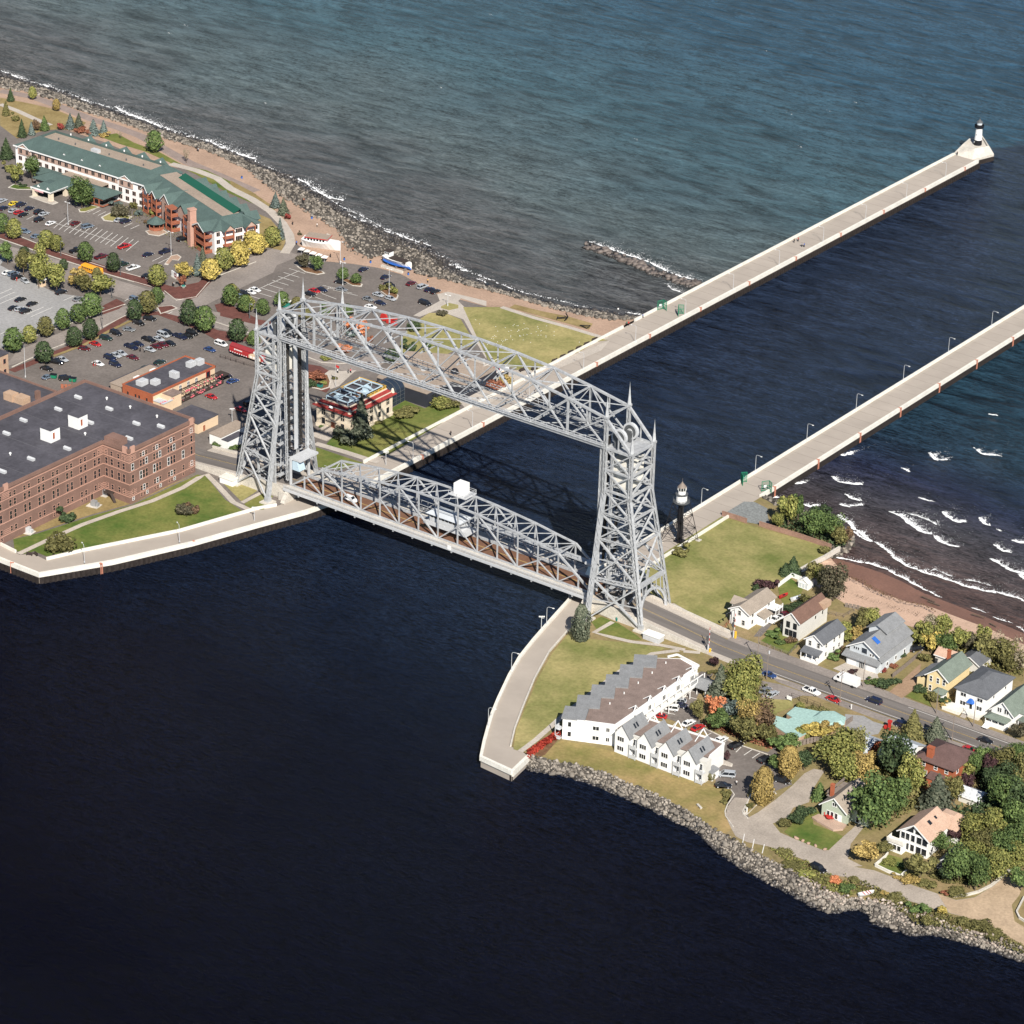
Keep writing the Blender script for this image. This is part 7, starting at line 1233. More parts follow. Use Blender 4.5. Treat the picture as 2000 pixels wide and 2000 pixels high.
# ------------------------------------------------------------------ vehicles
def paintmat(n, c): return mat('car_paint_' + n, c, .32, .0, 0, 1, .5, coat=.6)
CP = dict(black=paintmat('black', (.008,.008,.010)), navy=paintmat('navy', (.010,.014,.040)), white=paintmat('white', (.74,.74,.73)), silver=paintmat('silver', (.36,.38,.40)), grey=paintmat('grey', (.17,.18,.19)), red=paintmat('red', (.40,.018,.018)), maroon=paintmat('maroon', (.10,.010,.014)), yellow=paintmat('yellow', (.70,.52,.03)), blue=paintmat('blue', (.025,.055,.16)), green=paintmat('green', (.012,.030,.022)), bluegrey=paintmat('blue_grey', (.13,.17,.22)))
COLN = dict(bluegrey='blue-grey', green='dark green', maroon='dark red', navy='navy blue')
def loft(mb, secs, mi=0):
    """closed hull through cross-sections (x, [(y, z)...])"""
    n = len(secs[0][1]); v = [(x, y, z) for x, pts in secs for y, z in pts]; f = []
    for i in range(len(secs) - 1):
        for k in range(n): f.append((i*n + k, i*n + (k+1) % n, (i+1)*n + (k+1) % n, (i+1)*n + k))
    f += [tuple(range(n))[::-1], tuple((len(secs)-1)*n + k for k in range(n))]; mb.add(v, f, mi)
def sect(w, z0, z1, tuck=.12): return [(-w + tuck, z0), (w - tuck, z0), (w, z0 + .22), (w, (z0 + z1) / 2 + .08), (w - tuck * .7, z1), (-w + tuck * .7, z1), (-w, (z0 + z1) / 2 + .08), (-w, z0 + .22)]
def ghs(w, z0, z1, tuck): return [(-w, z0), (w, z0), (w - tuck, z1), (-w + tuck, z1)]
PROTO = {}
def proto(kind):
    L_, w, hb, ht = dict(sedan=(4.7,.91,.88,1.44), suv=(4.8,.95,1.02,1.78), pickup=(5.6,.97,1.05,1.82), van=(5.1,.98,1.02,1.82), wagon=(4.5,.88,.9,1.5))[kind]; h = L_ / 2
    root = bpy.data.objects.new(kind, None); mb = MB()
    nose = .78 if kind in ('sedan', 'wagon') else .9
    if kind == 'pickup':
        loft(mb, [(-h, sect(w*.95,.42,hb)), (-h + .15, sect(w,.34,hb)), (-.55, sect(w,.34,hb)), (h - 1.1, sect(w,.34,hb + .02)), (h - .3, sect(w*.96,.34,hb - .06)), (h, sect(w*.88,.45,hb - .2))])
        mb.box(-h + .2, -.75, -w + .16, w - .16, hb - .02, hb + .012, 1)
        for y in (-w + .08, w - .08): mb.box(-h + .1, -.6, y - .06, y + .06, hb, hb + .12)
        mb.box(-h + .05, -h + .15, -w + .1, w - .1, hb, hb + .12); g0, g1, r0, r1 = -.75, 1.25, -.55, .75
    else:
        rear = hb if kind in ('suv', 'van', 'wagon') else hb - .02
        loft(mb, [(-h, sect(w*.86,.45,rear - .12)), (-h + .3, sect(w*.97,.32,rear)), (-h + .9, sect(w,.30,hb)), (h - 1.5, sect(w,.30,hb)), (h - .55, sect(w*.97,.30,hb - .08)), (h, sect(w*.82,.42,nose - .16))])
        g0, g1, r0, r1 = dict(sedan=(-h + .55, h - 1.35, -h + 1.25, h - 2.15), suv=(-h + .12, h - 1.35, -h + .4, h - 2.0), van=(-h + .12, h - .95, -h + .35, h - 1.9), wagon=(-h + .25, h - 1.2, -h + .75, h - 2.0))[kind]
    tk = .17
    # roof and pillars belong to the body; the glass band is its own part just proud of it
    mb.add([(r0 - .03,-w + tk + .05,ht - .09),(r1 + .03,-w + tk + .05,ht - .09),(r1 + .03,w - tk - .05,ht - .09),(r0 - .03,w - tk - .05,ht - .09),(r0 + .12,-w + tk + .16,ht),(r1 - .12,-w + tk + .16,ht),(r1 - .12,w - tk - .16,ht),(r0 + .12,w - tk - .16,ht)], [(4,5,6,7),(0,1,5,4),(1,2,6,5),(2,3,7,6),(3,0,4,7)])
    for xs in ((g0, r0), (g1, r1), ((g0 + g1) / 2, (r0 + r1) / 2)):
        for s in (-1, 1): mb.beam((xs[0], s * (w - .05), hb - .03), (xs[1], s * (w - tk - .02), ht - .06), .1, .1)
    b = mb.mesh('body', [CP['white'], M['black']], smooth=False); o = bpy.data.objects.new('body', b); o.parent = root
    mb = MB(); a = [(g0,-w + .06,hb - .04),(g1,-w + .06,hb - .04),(g1,w - .06,hb - .04),(g0,w - .06,hb - .04)]; t = [(r0,-w + tk + .03,ht - .07),(r1,-w + tk + .03,ht - .07),(r1,w - tk - .03,ht - .07),(r0,w - tk - .03,ht - .07)]
    mb.add(a + t, [(0,1,5,4),(1,2,6,5),(2,3,7,6),(3,0,4,7)]); o = bpy.data.objects.new('window', mb.mesh('window', M['glass'])); o.parent = root
    mb = MB(); mb.tube((0,-.11,0),(0,.11,0),.335,n=12,mi=0); mb.tube((0,-.12,0),(0,.12,0),.19,n=10,mi=1); wm = mb.mesh('wheel', [M['tyre'], M['lightgrey']])
    for x in (-h + .95, h - .95):
        for s in (-1, 1): o = bpy.data.objects.new('wheel', wm); o.parent = root; o.location = (x, s * (w - .10), .335)
    mb = MB(); mb.box(-.05,.05,-.2,.2,-.08,.08); lm_ = mb.mesh('headlight', M['lamp']); 
    for s in (-1, 1): o = bpy.data.objects.new('headlight', lm_); o.parent = root; o.location = (h - .06, s * (w - .32), hb - .3)
    mb = MB(); mb.box(-.04,.04,-.14,.14,-.12,.12); tm = mb.mesh('tail_light', M['redpaint'])
    for s in (-1, 1): o = bpy.data.objects.new('tail_light', tm); o.parent = root; o.location = (-h + .04, s * (w - .26), hb - .28)
    PROTO[kind] = root; return root
KN = dict(sedan='car', suv='suv', pickup='pickup_truck', van='van', wagon='car'); KW = dict(sedan='sedan', suv='SUV', pickup='pickup truck', van='minivan', wagon='hatchback')
def car(t, a, b, kind, col, hd, where, lab=None, zg=3.07):
    p = PROTO.get(kind) or proto(kind); x, y, _ = g(t, a, b, zg + .75)
    r = bpy.data.objects.new(KN[kind], None); C.objects.link(r); r.location = (x, y, zg); r.rotation_euler = (0, 0, math.radians(hd + random.uniform(-2, 2)))
    for ch in p.children:
        c = ch.copy(); C.objects.link(c); c.parent = r
        if c.name.startswith('body'): c.material_slots[0].link = 'OBJECT'; c.material_slots[0].material = CP[col]
    return tag(r, lab or f"{COLN.get(col, col)} {KW[kind]} {where}", {'sedan':'car','wagon':'car','suv':'car','pickup':'pickup truck','van':'van'}[kind], 'parked vehicles ' + ('on the town side' if x < -60 else 'on the point') if x < -60 or x > 60 else 'vehicles on the bridge')
HL = 'in the hotel car park'; UL = 'in the upper rows of the hotel car park'; GL = 'in the pale grey car park'; ML = 'in the middle car park'; MR = 'in the crowded middle car park rows'; FL = 'in the lakeside car park behind the bridge'; FE = 'along the lakeside lot edge'
CARS = [('A',15,1125,'sedan','silver',90,UL),('A',105,1145,'sedan','yellow',90,UL),('A',160,1155,'suv','navy',90,UL),('A',30,1180,'sedan','navy',90,UL),('A',222,1183,'sedan','navy',90,UL),('A',100,1200,'sedan','silver',90,UL),('A',142,1213,'wagon','red',90,UL),('A',178,1230,'sedan','black',90,UL),('A',295,1210,'suv','black',90,HL),('A',332,1225,'sedan','silver',90,HL),('A',297,1268,'suv','black',90,HL),('A',382,1295,'sedan','white',90,HL),('A',570,1295,'sedan','maroon',90,HL),('A',660,1320,'van','bluegrey',75,HL),('A',948,1280,'suv','navy',80,'beside the hotel garden'),('A',902,1270,'sedan','silver',80,'beside the hotel garden'),
 ('A',940,1470,'pickup','red',82,HL),('A',1118,1530,'sedan','navy',82,HL),('A',1250,1508,'pickup','navy',82,HL),('A',1375,1415,'suv','black',82,HL),('A',765,1548,'pickup','maroon',82,'on the street side of the hotel lot'),('A',575,1500,'pickup','black',82,'on the street side of the hotel lot'),('A',185,1358,'suv','bluegrey',20,'on the street side of the hotel lot'),('A',275,1392,'sedan','bluegrey',82,'on the street side of the hotel lot'),('A',930,1605,'suv','green',82,'on the street side of the hotel lot'),('A',1005,1632,'pickup','white',82,'on the street side of the hotel lot'),('A',1110,1690,'sedan','black',82,'on the street side of the hotel lot'),
 ('A',58,1667,'sedan','white',85,GL),('A',103,1678,'suv','bluegrey',85,GL),('A',128,1702,'suv','black',85,GL),('A',188,1730,'wagon','silver',-20,GL),('A',462,1815,'suv','black',85,GL),('A',155,1870,'sedan','black',85,GL),('A',592,1865,'sedan','grey',85,GL),('A',243,1903,'sedan','black',85,GL),('B',105,388,'sedan','black',85,GL),('B',150,396,'wagon','silver',85,GL),('B',193,412,'suv','black',85,GL),('B',288,572,'sedan','black',0,'behind the street trees of the grey car park'),('B',535,440,'sedan','silver',40,'behind the street trees of the grey car park'),('B',1020,325,'suv','bluegrey',0,'at the crossing'),('B',1512,400,'sedan','navy',0,'at the top of the middle car park'),
 ('B',1130,470,'suv','black',20,ML),('B',1047,502,'suv','black',0,ML),('B',972,550,'sedan','grey',25,ML),('B',875,578,'suv','black',0,ML),('B',800,617,'suv','green',15,ML),('B',720,660,'sedan','red',0,ML),('B',638,695,'wagon','maroon',20,ML),('B',422,795,'pickup','black',15,ML),('B',470,776,'sedan','silver',0,ML),('B',352,845,'sedan','black',10,ML),('B',362,908,'sedan','bluegrey',80,'beside the dumpsters'),('B',495,918,'suv','black',60,'beside the dumpsters'),('B',740,808,'sedan','white',0,ML),('B',830,765,'suv','navy',0,MR),('B',870,815,'suv','navy',0,MR),('B',872,745,'sedan','silver',0,MR),('B',915,730,'sedan','silver',0,MR),('B',1003,762,'sedan','maroon',0,MR),('B',990,682,'pickup','navy',0,MR),('B',1042,660,'sedan','navy',0,MR),('B',1130,702,'sedan','silver',0,MR),('B',1122,628,'pickup','black',0,MR),('B',1195,622,'sedan','silver',0,MR),('B',1232,592,'van','silver',0,MR),('B',1265,580,'suv','black',0,MR),('B',1180,680,'sedan','maroon',0,MR),('B',1230,664,'sedan','maroon',0,MR),('B',1285,655,'sedan','black',0,MR),('B',1358,605,'pickup','navy',0,MR),('B',1412,600,'sedan','black',0,MR),('B',1450,578,'suv','black',0,MR),('B',1668,660,'van','white',0,'beside the red rail carriage'),('B',1583,702,'sedan','blue',0,'beside the red rail carriage'),('B',1205,797,'sedan','green',80,'behind the restaurant'),('B',1100,842,'sedan','green',80,'behind the restaurant'),('B',1757,940,'sedan','blue',75,'near the restaurant terrace'),('B',1706,905,'wagon','black',60,'near the restaurant terrace'),('B',1595,1058,'sedan','red',0,'below the restaurant terrace'),('B',1815,1155,'sedan','red',0,'under the far tower'),('B',1885,1110,'suv','black',80,'under the far tower'),
 ('C',150,848,'sedan','white',0,FL),('C',185,830,'sedan','white',0,FL),('C',105,863,'suv','black',0,FL),('C',75,882,'sedan','bluegrey',0,FL),('C',60,908,'sedan','silver',0,FL),('C',1005,677,'sedan','navy',88,FE),('C',1172,734,'sedan','navy',88,FE),('C',1365,782,'sedan','maroon',88,FE),('C',1450,808,'suv','silver',85,FE),('C',1503,828,'sedan','navy',85,FE),('C',1548,843,'sedan','black',85,FE),('C',1468,932,'van','black',0,FL),('C',1130,930,'sedan','navy',0,FL),('C',1038,900,'sedan','grey',0,FL),('C',1115,868,'sedan','silver',0,FL),('C',1208,897,'wagon','silver',0,FL),('C',1200,790,'sedan','black',0,FL),('C',830,773,'sedan','black',10,FL),('C',838,828,'sedan','grey',10,FL),('C',635,838,'sedan','red',0,FL),('C',598,862,'sedan','black',10,FL),('C',690,830,'sedan','navy',0,FL),('C',1058,960,'sedan','white',10,'behind the overhead truss'),('C',972,998,'suv','grey',60,'behind the overhead truss'),
 ('H',1193,703,'van','white',206,'in the condominium lot'),('H',1262,682,'sedan','navy',206,'in the condominium lot'),('H',1260,648,'wagon','silver',206,'in the condominium lot'),('H',1110,762,'sedan','red',200,'against the condominium gallery'),('H',1333,815,'sedan','white',80,'against the condominium gables'),('H',1405,850,'sedan','red',80,'half hidden behind the gables'),('H',1578,940,'sedan','white',80,'in the condominium lot'),('H',1693,985,'suv','black',76,'in the condominium lot'),('H',1912,1090,'suv','black',76,'in the condominium lot'),('H',1620,1205,'van','silver',208,'by the condominium end wall'),('H',1595,1285,'sedan','black',30,'by the condominium end wall'),
 ('K',840,368,'sedan','blue',0,'parked along the main road'),('K',800,537,'sedan','grey',84,'on the roadside forecourt'),('K',880,578,'sedan','silver',84,'on the roadside forecourt'),('K',1298,548,'pickup','white',-4,'at the edge of the main road'),('K',1533,632,'sedan','red',-4,'at the edge of the main road'),('K',982,1508,'suv','black',8,'beside the golden arborvitae'),('J',515,1776,'van','navy',180,'driving on the main road'),('I',1038,1492,'pickup','white',265,'in the black driveway'),('I',1120,1440,'sedan','maroon',85,'in the black driveway'),('L',1515,800,'sedan','black',0,'driving on the main road'),('L',1345,897,'sedan','red',0,'on the main road by the brick house'),('L',625,640,'suv','navy',0,'behind the roadside spruces'),('J',918,1285,'suv','black',60,'in the trees behind the pale house'),('M',1372,1078,'suv','black',-8,'on the gravel road verge')]
for c in CARS: car(*c)
x, y, _ = g('E', 988, 1640, 7.8); c = car('E', 988, 1640, 'suv', 'white', 0, 'crossing the bridge deck', None, 7.05); c.location = (x, y, 7.06)
# yellow school bus
x, y, _ = g('A', 684, 1645, 4.6); b = thing('school_bus', 'long yellow school bus parked along the street by the hotel', 'bus', (x, y, 3.06), math.radians(180))
mb = MB(); loft(mb, [(-5.2, sect(1.18,.5,2.7,.25)), (-5.0, sect(1.22,.45,2.95,.3)), (3.6, sect(1.22,.45,2.95,.3)), (3.9, sect(1.2,.45,2.7,.3))]); loft(mb, [(3.9, sect(1.1,.45,1.6)), (5.1, sect(1.05,.45,1.45)), (5.3, sect(.95,.5,1.3))]); mb.build('body', mat('bus_yellow', (.80,.36,.03), .45, 0, .04, 1, coat=.3), b)
for k in range(9):
    for s in (-1, 1): pbox('window', 'glass', b, -4.7 + .92 * k, -4.05 + .92 * k, s * 1.225 - .03, s * 1.225 + .03, 1.65, 2.35)
part('stripe', 'black', b, lambda mb: [mb.box(-5, 3.8, s * 1.235 - .02, s * 1.235 + .02, 1.2, 1.32) for s in (-1, 1)]); pbox('windscreen', 'glass', b, 3.75, 3.98, -1, 1, 1.6, 2.5)
for xx in (-3.2, 4.0):
    for s in (-1, 1): part('wheel', 'tyre', b, lambda mb: mb.tube((xx, s * 1.0, .5), (xx, s * 1.24, .5), .5, n=12))
# white step van
x, y, _ = g('K', 1680, 435, 4.4); b = thing('delivery_van', 'large white box-bodied step van parked on the main road', 'van', (x, y, 3.2), math.radians(180))
mb = MB(); loft(mb, [(-3.9, sect(1.15,.55,3.0,.12)), (2.6, sect(1.15,.55,3.0,.12)), (3.0, sect(1.15,.55,2.6,.12)), (3.9, sect(1.08,.5,1.55,.15)), (4.1, sect(1.0,.55,1.3,.15))]); mb.build('body', CP['white'], b)
part('windscreen', 'glass', b, lambda mb: mb.add([(3.02,-1.0,2.5),(3.02,1.0,2.5),(3.8,1.0,1.6),(3.8,-1.0,1.6)], [(3,2,1,0),(0,1,2,3)]))
for s in (-1, 1): pbox('side_window', 'glass', b, 2.0, 2.8, s * 1.16 - .03, s * 1.16 + .03, 1.7, 2.4)
for xx in (-2.5, 2.9):
    for s in (-1, 1): part('wheel', 'tyre', b, lambda mb: mb.tube((xx, s * .95, .45), (xx, s * 1.19, .45), .45, n=12))

# ------------------------------------------------------------------ lighthouses
b = thing('lighthouse', 'round white lighthouse with black base and lantern on the concrete pier head', 'lighthouse', (-52.8, 432.5, 5.6))
part('base_band', 'black', b, lambda mb: mb.lathe([(1.75,0),(1.65,2.2)], 20)); part('tower', 'white', b, lambda mb: mb.lathe([(1.65,2.2),(1.4,7.2)], 20)); part('gallery', 'black', b, lambda mb: (mb.lathe([(1.4,7.2),(2.0,7.6),(2.0,7.8),(1.3,7.8)], 20), mb.lathe([(1.98,7.8),(1.98,8.7),(1.9,8.7),(1.9,7.8)], 20), mb.lathe([(1.3,7.8),(1.3,8.8)], 16)))
part('lantern', 'palegrey', b, lambda mb: mb.lathe([(1.15,8.8),(1.15,9.9)], 12)); part('lantern_roof', 'steeld', b, lambda mb: mb.lathe([(1.45,9.9),(.4,10.9),(.25,11.2),(.1,11.3),(.06,12.2),(0,12.3)], 14)); part('porthole', 'black', b, lambda mb: mb.tube((-.2,-1.62,4.6),(-.2,-1.45,4.6),.2,n=8)); part('lamp', 'lamp', b, lambda mb: mb.tube((-.9,-1.5,1.3),(-.9,-1.7,1.3),.18,n=8))
b = thing('lighthouse_platform', 'angular concrete platform with sloped walls and steps below the lighthouse', 'platform', (-52, 431, 0))
out_ = [(-6.3,-9.6),(-8.9,8.5),(-4.6,15),(1.1,9.1),(7.0,2.1),(3.4,-10.2)]; inn = [(-5.2,-3),(-6.8,6.8),(-4.0,11.2),(.2,6.6),(4.6,1.4),(1.6,-5.4)]
def head(mb):
    n = 6; v = [(x, y, -1) for x, y in out_] + [(x, y, 3.0) for x, y in out_] + [(x, y, 6.2) for x, y in inn] + [(x * .86, y * .86 + .2, 6.2) for x, y in inn] + [(x * .86, y * .86 + .2, 5.5) for x, y in inn]
    for a, c in ((0, 6), (6, 12), (12, 18), (18, 24)): mb.add(v, [(a + (k+1) % n, a + k, c + k, c + (k+1) % n) for k in range(n)])
    mb.add(v, [tuple(range(24, 30))[::-1]])
part('block', 'conc', b, head); part('steps', 'conc', b, lambda mb: [mb.box(-4.0, 1.2, -9.4 + .7 * k, -5.2, 2.9, 3.3 + .42 * k) for k in range(6)]); part('pile_skirt', 'pile', b, lambda mb: mb.prism([(x * 1.02, y * 1.02) for x, y in out_], -1, 2.0))
b = thing('light_tower', 'tall black skeletal light tower with round white lantern room beside the south pier', 'lighthouse', (54.6, 48.6, 3))
part('centre_tube', 'black', b, lambda mb: (mb.tube((0,0,0),(0,0,13.6),.9,n=14), mb.box(-1.4,1.4,-1.4,1.4,0,.4)))
for sx in (-1, 1):
    for sy in (-1, 1):
        part('leg', 'black', b, lambda mb: mb.beam((sx * 4.3, sy * 4.3, 0), (sx * 1.9, sy * 1.9, 13.6), .2)); pbox('footing', 'conc', b, sx * 4.3 - .8, sx * 4.3 + .8, sy * 4.3 - .8, sy * 4.3 + .8, -.1, .25)
def br(mb):
    for z0, z1 in ((0,4.5),(4.5,9),(9,13.4)):
        r = lambda z: 4.3 - 2.4 * z / 13.6
        for (a, b_) in (((-1,-1),(1,-1)),((1,-1),(1,1)),((1,1),(-1,1)),((-1,1),(-1,-1))):
            mb.beam((a[0]*r(z0),a[1]*r(z0),z0),(b_[0]*r(z1),b_[1]*r(z1),z1),.09); mb.beam((b_[0]*r(z0),b_[1]*r(z0),z0),(a[0]*r(z1),a[1]*r(z1),z1),.09); mb.beam((a[0]*r(z1),a[1]*r(z1),z1),(b_[0]*r(z1),b_[1]*r(z1),z1),.11); mb.beam((a[0]*r(z1),a[1]*r(z1),z1),(0,0,z1),.1)
part('bracing', 'black', b, br); part('gallery', 'steeld', b, lambda mb: (mb.lathe([(1.2,13.4),(2.7,13.9),(2.7,14.1),(1.2,14.1)], 20), [mb.beam((2.65*math.cos(a),2.65*math.sin(a),14.1),(2.65*math.cos(a),2.65*math.sin(a),15),.06) for a in np.linspace(0,6.28,17)[:-1]], mb.lathe([(2.65,15.0),(2.65,15.06),(2.55,15.06)], 20)))
part('watch_room', 'white', b, lambda mb: mb.lathe([(1.75,14.1),(1.75,16.2)], 20)); part('upper_gallery', 'steeld', b, lambda mb: mb.lathe([(1.7,16.2),(2.0,16.4),(2.0,16.7),(1.2,16.7)], 20)); part('lantern', 'white', b, lambda mb: mb.lathe([(1.25,16.7),(1.25,17.9)], 16)); part('lantern_glass', 'glass', b, lambda mb: (mb.lathe([(1.32,17.9),(1.32,19.0)], 10),))
part('lantern_post', 'white', b, lambda mb: [mb.beam((1.36*math.cos(a),1.36*math.sin(a),17.9),(1.36*math.cos(a),1.36*math.sin(a),19),.12) for a in np.linspace(0,6.28,11)[:-1]]); part('lantern_roof', 'greywood', b, lambda mb: mb.lathe([(1.45,19.0),(.3,20.4),(.2,20.7),(.04,20.8),(.03,22),(0,22)], 12)); part('lamp', 'lamp', b, lambda mb: mb.tube((-.9,-1.2,1.6),(-.9,-1.4,1.6),.18,n=8))
# ------------------------------------------------------------------ lamps, poles, ladders, gates
def pier_lamp(loc, rz, label, grp):
    if 'pl' in PROTO: return dup(PROTO['pl'], loc, rz, label, grp)
    b = thing('pier_lamp', label, 'lamp post', loc, rz, grp); part('post', 'lightgrey', b, lambda mb: (mb.tube((0,0,0),(0,0,.5),.2,n=6), mb.tube((0,0,0),(0,0,5.4),.09,.07,6)))
    part('arm', 'lightgrey', b, lambda mb: [mb.tube(p, q, .06, n=5) for p, q in zip([(0,0,5.4),(.15,0,5.8),(.5,0,6.0),(1.9,0,5.95)], [(.15,0,5.8),(.5,0,6.0),(1.9,0,5.95),(2.0,0,5.95)])]); pbox('lamp_head', 'lamp', b, 1.7,2.3,-.14,.14,5.78,5.94); PROTO['pl'] = b; return b
for k in range(12): pier_lamp((-46.0, 393.6 - 32.0 * k, 3.6), math.pi, 'white lamp post on the north pier edge', 'lamps of the north pier')
for k in range(7): pier_lamp((46.0, 266.5 - 32.1 * k, 3.6), 0, 'white lamp post on the south pier edge', 'lamps of the south pier')
for t, a, b in (('G',840,850),('G',575,1195),('G',400,1615)): pier_lamp(g(t, a, b, 3.6), .3, 'white curved-arm lamp post along the curved promenade', 'lamps of the curved promenade')
for t, a, b in (('D',1355,1000),('D',638,1155)): pier_lamp(g(t, a, b, 3.6), 2.6, 'white curved-arm lamp post on the harbour wall', 'lamps of the harbour wall')
def ladder(x, y, rz, label, grp):
    if 'ld' in PROTO: return dup(PROTO['ld'], (x, y, 0), rz, label, grp)
    b = thing('wall_ladder', label, 'ladder', (x, y, 0), rz, grp); part('rail', 'orange', b, lambda mb: [mb.beam((.1, s * .3, .2), (.1, s * .3, 3.9), .14) for s in (-1, 1)]); part('rung', 'orange', b, lambda mb: [mb.beam((.1,-.3,.5 + .35*k),(.1,.3,.5 + .35*k),.09) for k in range(10)]); pbox('plate', 'orange', b, -.9, .05, -.35, .35, 3.62, 3.68); PROTO['ld'] = b; return b
for k in range(12): ladder(-45.4, 409 - 33 * k, 0, 'salmon ladder on the north pier face', 'ladders of the north pier')
for k in range(7): ladder(57.6, 262 - 27 * k, 0, 'salmon ladder on the south pier outer face', 'ladders of the south pier')
for (t, a, b, rz) in (('D',1465,1000,.45),('D',765,1170,.5),('D',82,1160,-1.6)): x, y, _ = g(t, a, b, 3.4); ladder(x, y, rz - .9, 'salmon orange ladder on the harbour wall', 'ladders of the harbour wall')
def gate(x, y, rz, label, z=3):
    b = thing('green_gate', label, 'gate', (x, y, z), rz)
    part('frame', 'greenpaint', b, lambda mb: [mb.beam((s * 1.3, 0, 0), (s * 1.3, 0, 3.6), .16) for s in (-1, 1)] + [mb.beam((-1.3, 0, zz), (1.3, 0, zz), .14) for zz in (.3, 1.9, 3.6)] + [mb.beam((1.3, -2, 0), (1.3, -2, 3.6), .16)] + [mb.beam((1.3, -2, zz), (1.3, 0, zz), .14) for zz in (.3, 1.9, 3.6)])
    part('mesh_panel', 'greenpaint', b, lambda mb: [mb.beam((-1.2 + .22*k, 0, .3), (-1.2 + .22*k, 0, 3.6), .07, .03) for k in range(12)] + [mb.beam((1.3, -2 + .22*k, .3), (1.3, -2 + .22*k, 3.6), .07, .03) for k in range(9)]); pbox('notice', 'white', b, -.6, .3, -.12, -.06, 1.4, 2.2); return b
gate(47.2, 96.0, 2.4, 'green mesh gate on the canal side of the south pier'); gate(56.0, 96.5, 1.0, 'green mesh gate on the beach side of the south pier'); gate(-56.6, 201, 1.2, 'green mesh gate on the lake side of the north pier'); gate(-48.6, 200.8, 2.2, 'green mesh gate on the canal side of the north pier')
def util_pole(t, a, b, h, label, arms=1, z=3.1):
    x, y, _ = g(t, a, b, z); o = thing('utility_pole', label, 'utility pole', (x, y, z), 0); part('pole', 'greywood', o, lambda mb: mb.tube((0,0,0),(0,0,h),.16,.11,6))
    for k in range(arms): part('cross_arm', 'greywood', o, lambda mb: (mb.beam((0,-1.2,h - .5 - .9*k),(0,1.2,h - .5 - .9*k),.12), [mb.tube((0,q,h - .45 - .9*k),(0,q,h - .2 - .9*k),.06,n=5) for q in (-1.1,-.4,.4,1.1)]))
    if arms > 1: part('transformer', 'lightgrey', o, lambda mb: mb.tube((.3,0,h - 2.6),(.3,0,h - 1.7),.25,n=8))
    return o
util_pole('K',1600,710,11.8,'wooden utility pole with crossarms beside the red sedan',2); util_pole('K',812,425,11.2,'wooden utility pole with crossarms beside the blue sedan',2); util_pole('K',712,250,10.8,'tall wooden pole at the bridge end of the road',1); util_pole('L',195,230,9,'slender grey street pole beside the white step van',0); util_pole('L',985,515,8.4,'wooden pole before the yellow house',0); util_pole('L',1385,660,8.6,'wooden pole before the white duplex',0); util_pole('L',1155,810,8.2,'dark pole beside the red brick house',1)
def street_lamp(t, a, b, h, label, heads=1, z=3.1):
    x, y, _ = g(t, a, b, z); o = thing('street_lamp', label, 'street lamp', (x, y, z), 0); part('post', 'steeld' if heads == 1 else 'lightgrey', o, lambda mb: (mb.tube((0,0,0),(0,0,.6),.22,n=8), mb.tube((0,0,0),(0,0,h),.11,.07,6)))
    for k in range(heads):
        s = 1 if k == 0 else -1; part('lamp_head', 'lamp' if heads > 1 else 'grey', o, lambda mb: (mb.beam((0,0,h),(s*1.0,0,h + .1),.07), mb.box(min(s*.7,s*1.3),max(s*.7,s*1.3),-.18,.18,h,h + .16)))
    return o
street_lamp('A',515,1310,9,'tall dark lamp post in the middle of the hotel car park',2); street_lamp('A',1292,1535,9,'tall dark lamp post on the island of the hotel car park',2); street_lamp('A',460,1545,6,'street lamp on the brick walk beside the hotel lot trees'); street_lamp('A',910,1690,6.5,'street lamp on the brick walk opposite the school bus'); street_lamp('A',45,1405,5.5,'street lamp on the brick walk at the left edge'); street_lamp('A',845,1860,7,'street lamp at the corner of the pale grey car park'); street_lamp('B',772,545,8,'street lamp on the brick walk of the middle car park'); street_lamp('B',192,915,12,'tall bare pole on the lane by the low store',0); street_lamp('B',1885,465,5.5,'street lamp on the brick walk before the far car park'); street_lamp('C',830,640,9,'tall lamp post before the white stand',2); street_lamp('C',1198,870,10,'tall lamp post in the round island of the far lot',2); street_lamp('C',848,800,9,'tall lamp post in the small island of the far lot',2); street_lamp('C',145,1050,5.5,'street lamp below the lot trees near the bridge'); street_lamp('C',132,640,6,'street lamp under the yellow street trees'); street_lamp('C',1640,955,4.2,'four-armed lamp on the round grass island',2); street_lamp('A',1870,1600,6,'street lamp by the hotel end trees')
for t, a, b, rz, lab in (('D',1920,840,0,'cluster floodlight post on the harbour wall by the far tower'),('G',800,895,0,'cluster floodlight post on the curved promenade'),('B',1752,1250,0,'cluster floodlight post beside the white service building'),('R',990,1470,0,'cluster floodlight post on the north promenade under the span')):
    x, y, _ = g(t, a, b, 3); o = thing('floodlight_post', lab, 'floodlight', (x, y, 3), rz); part('post', 'lightgrey', o, lambda mb: mb.tube((0,0,0),(0,0,4.4),.11,.09,6))
    for k in range(4): part('floodlight', 'lamp', o, lambda mb: (mb.box(-.9 + .55*k, -.6 + .55*k, -.18, .18, 4.3 + .18*k, 4.62 + .18*k), mb.beam((0,0,4.2),(-.7 + .55*k,0,4.5),.08)))
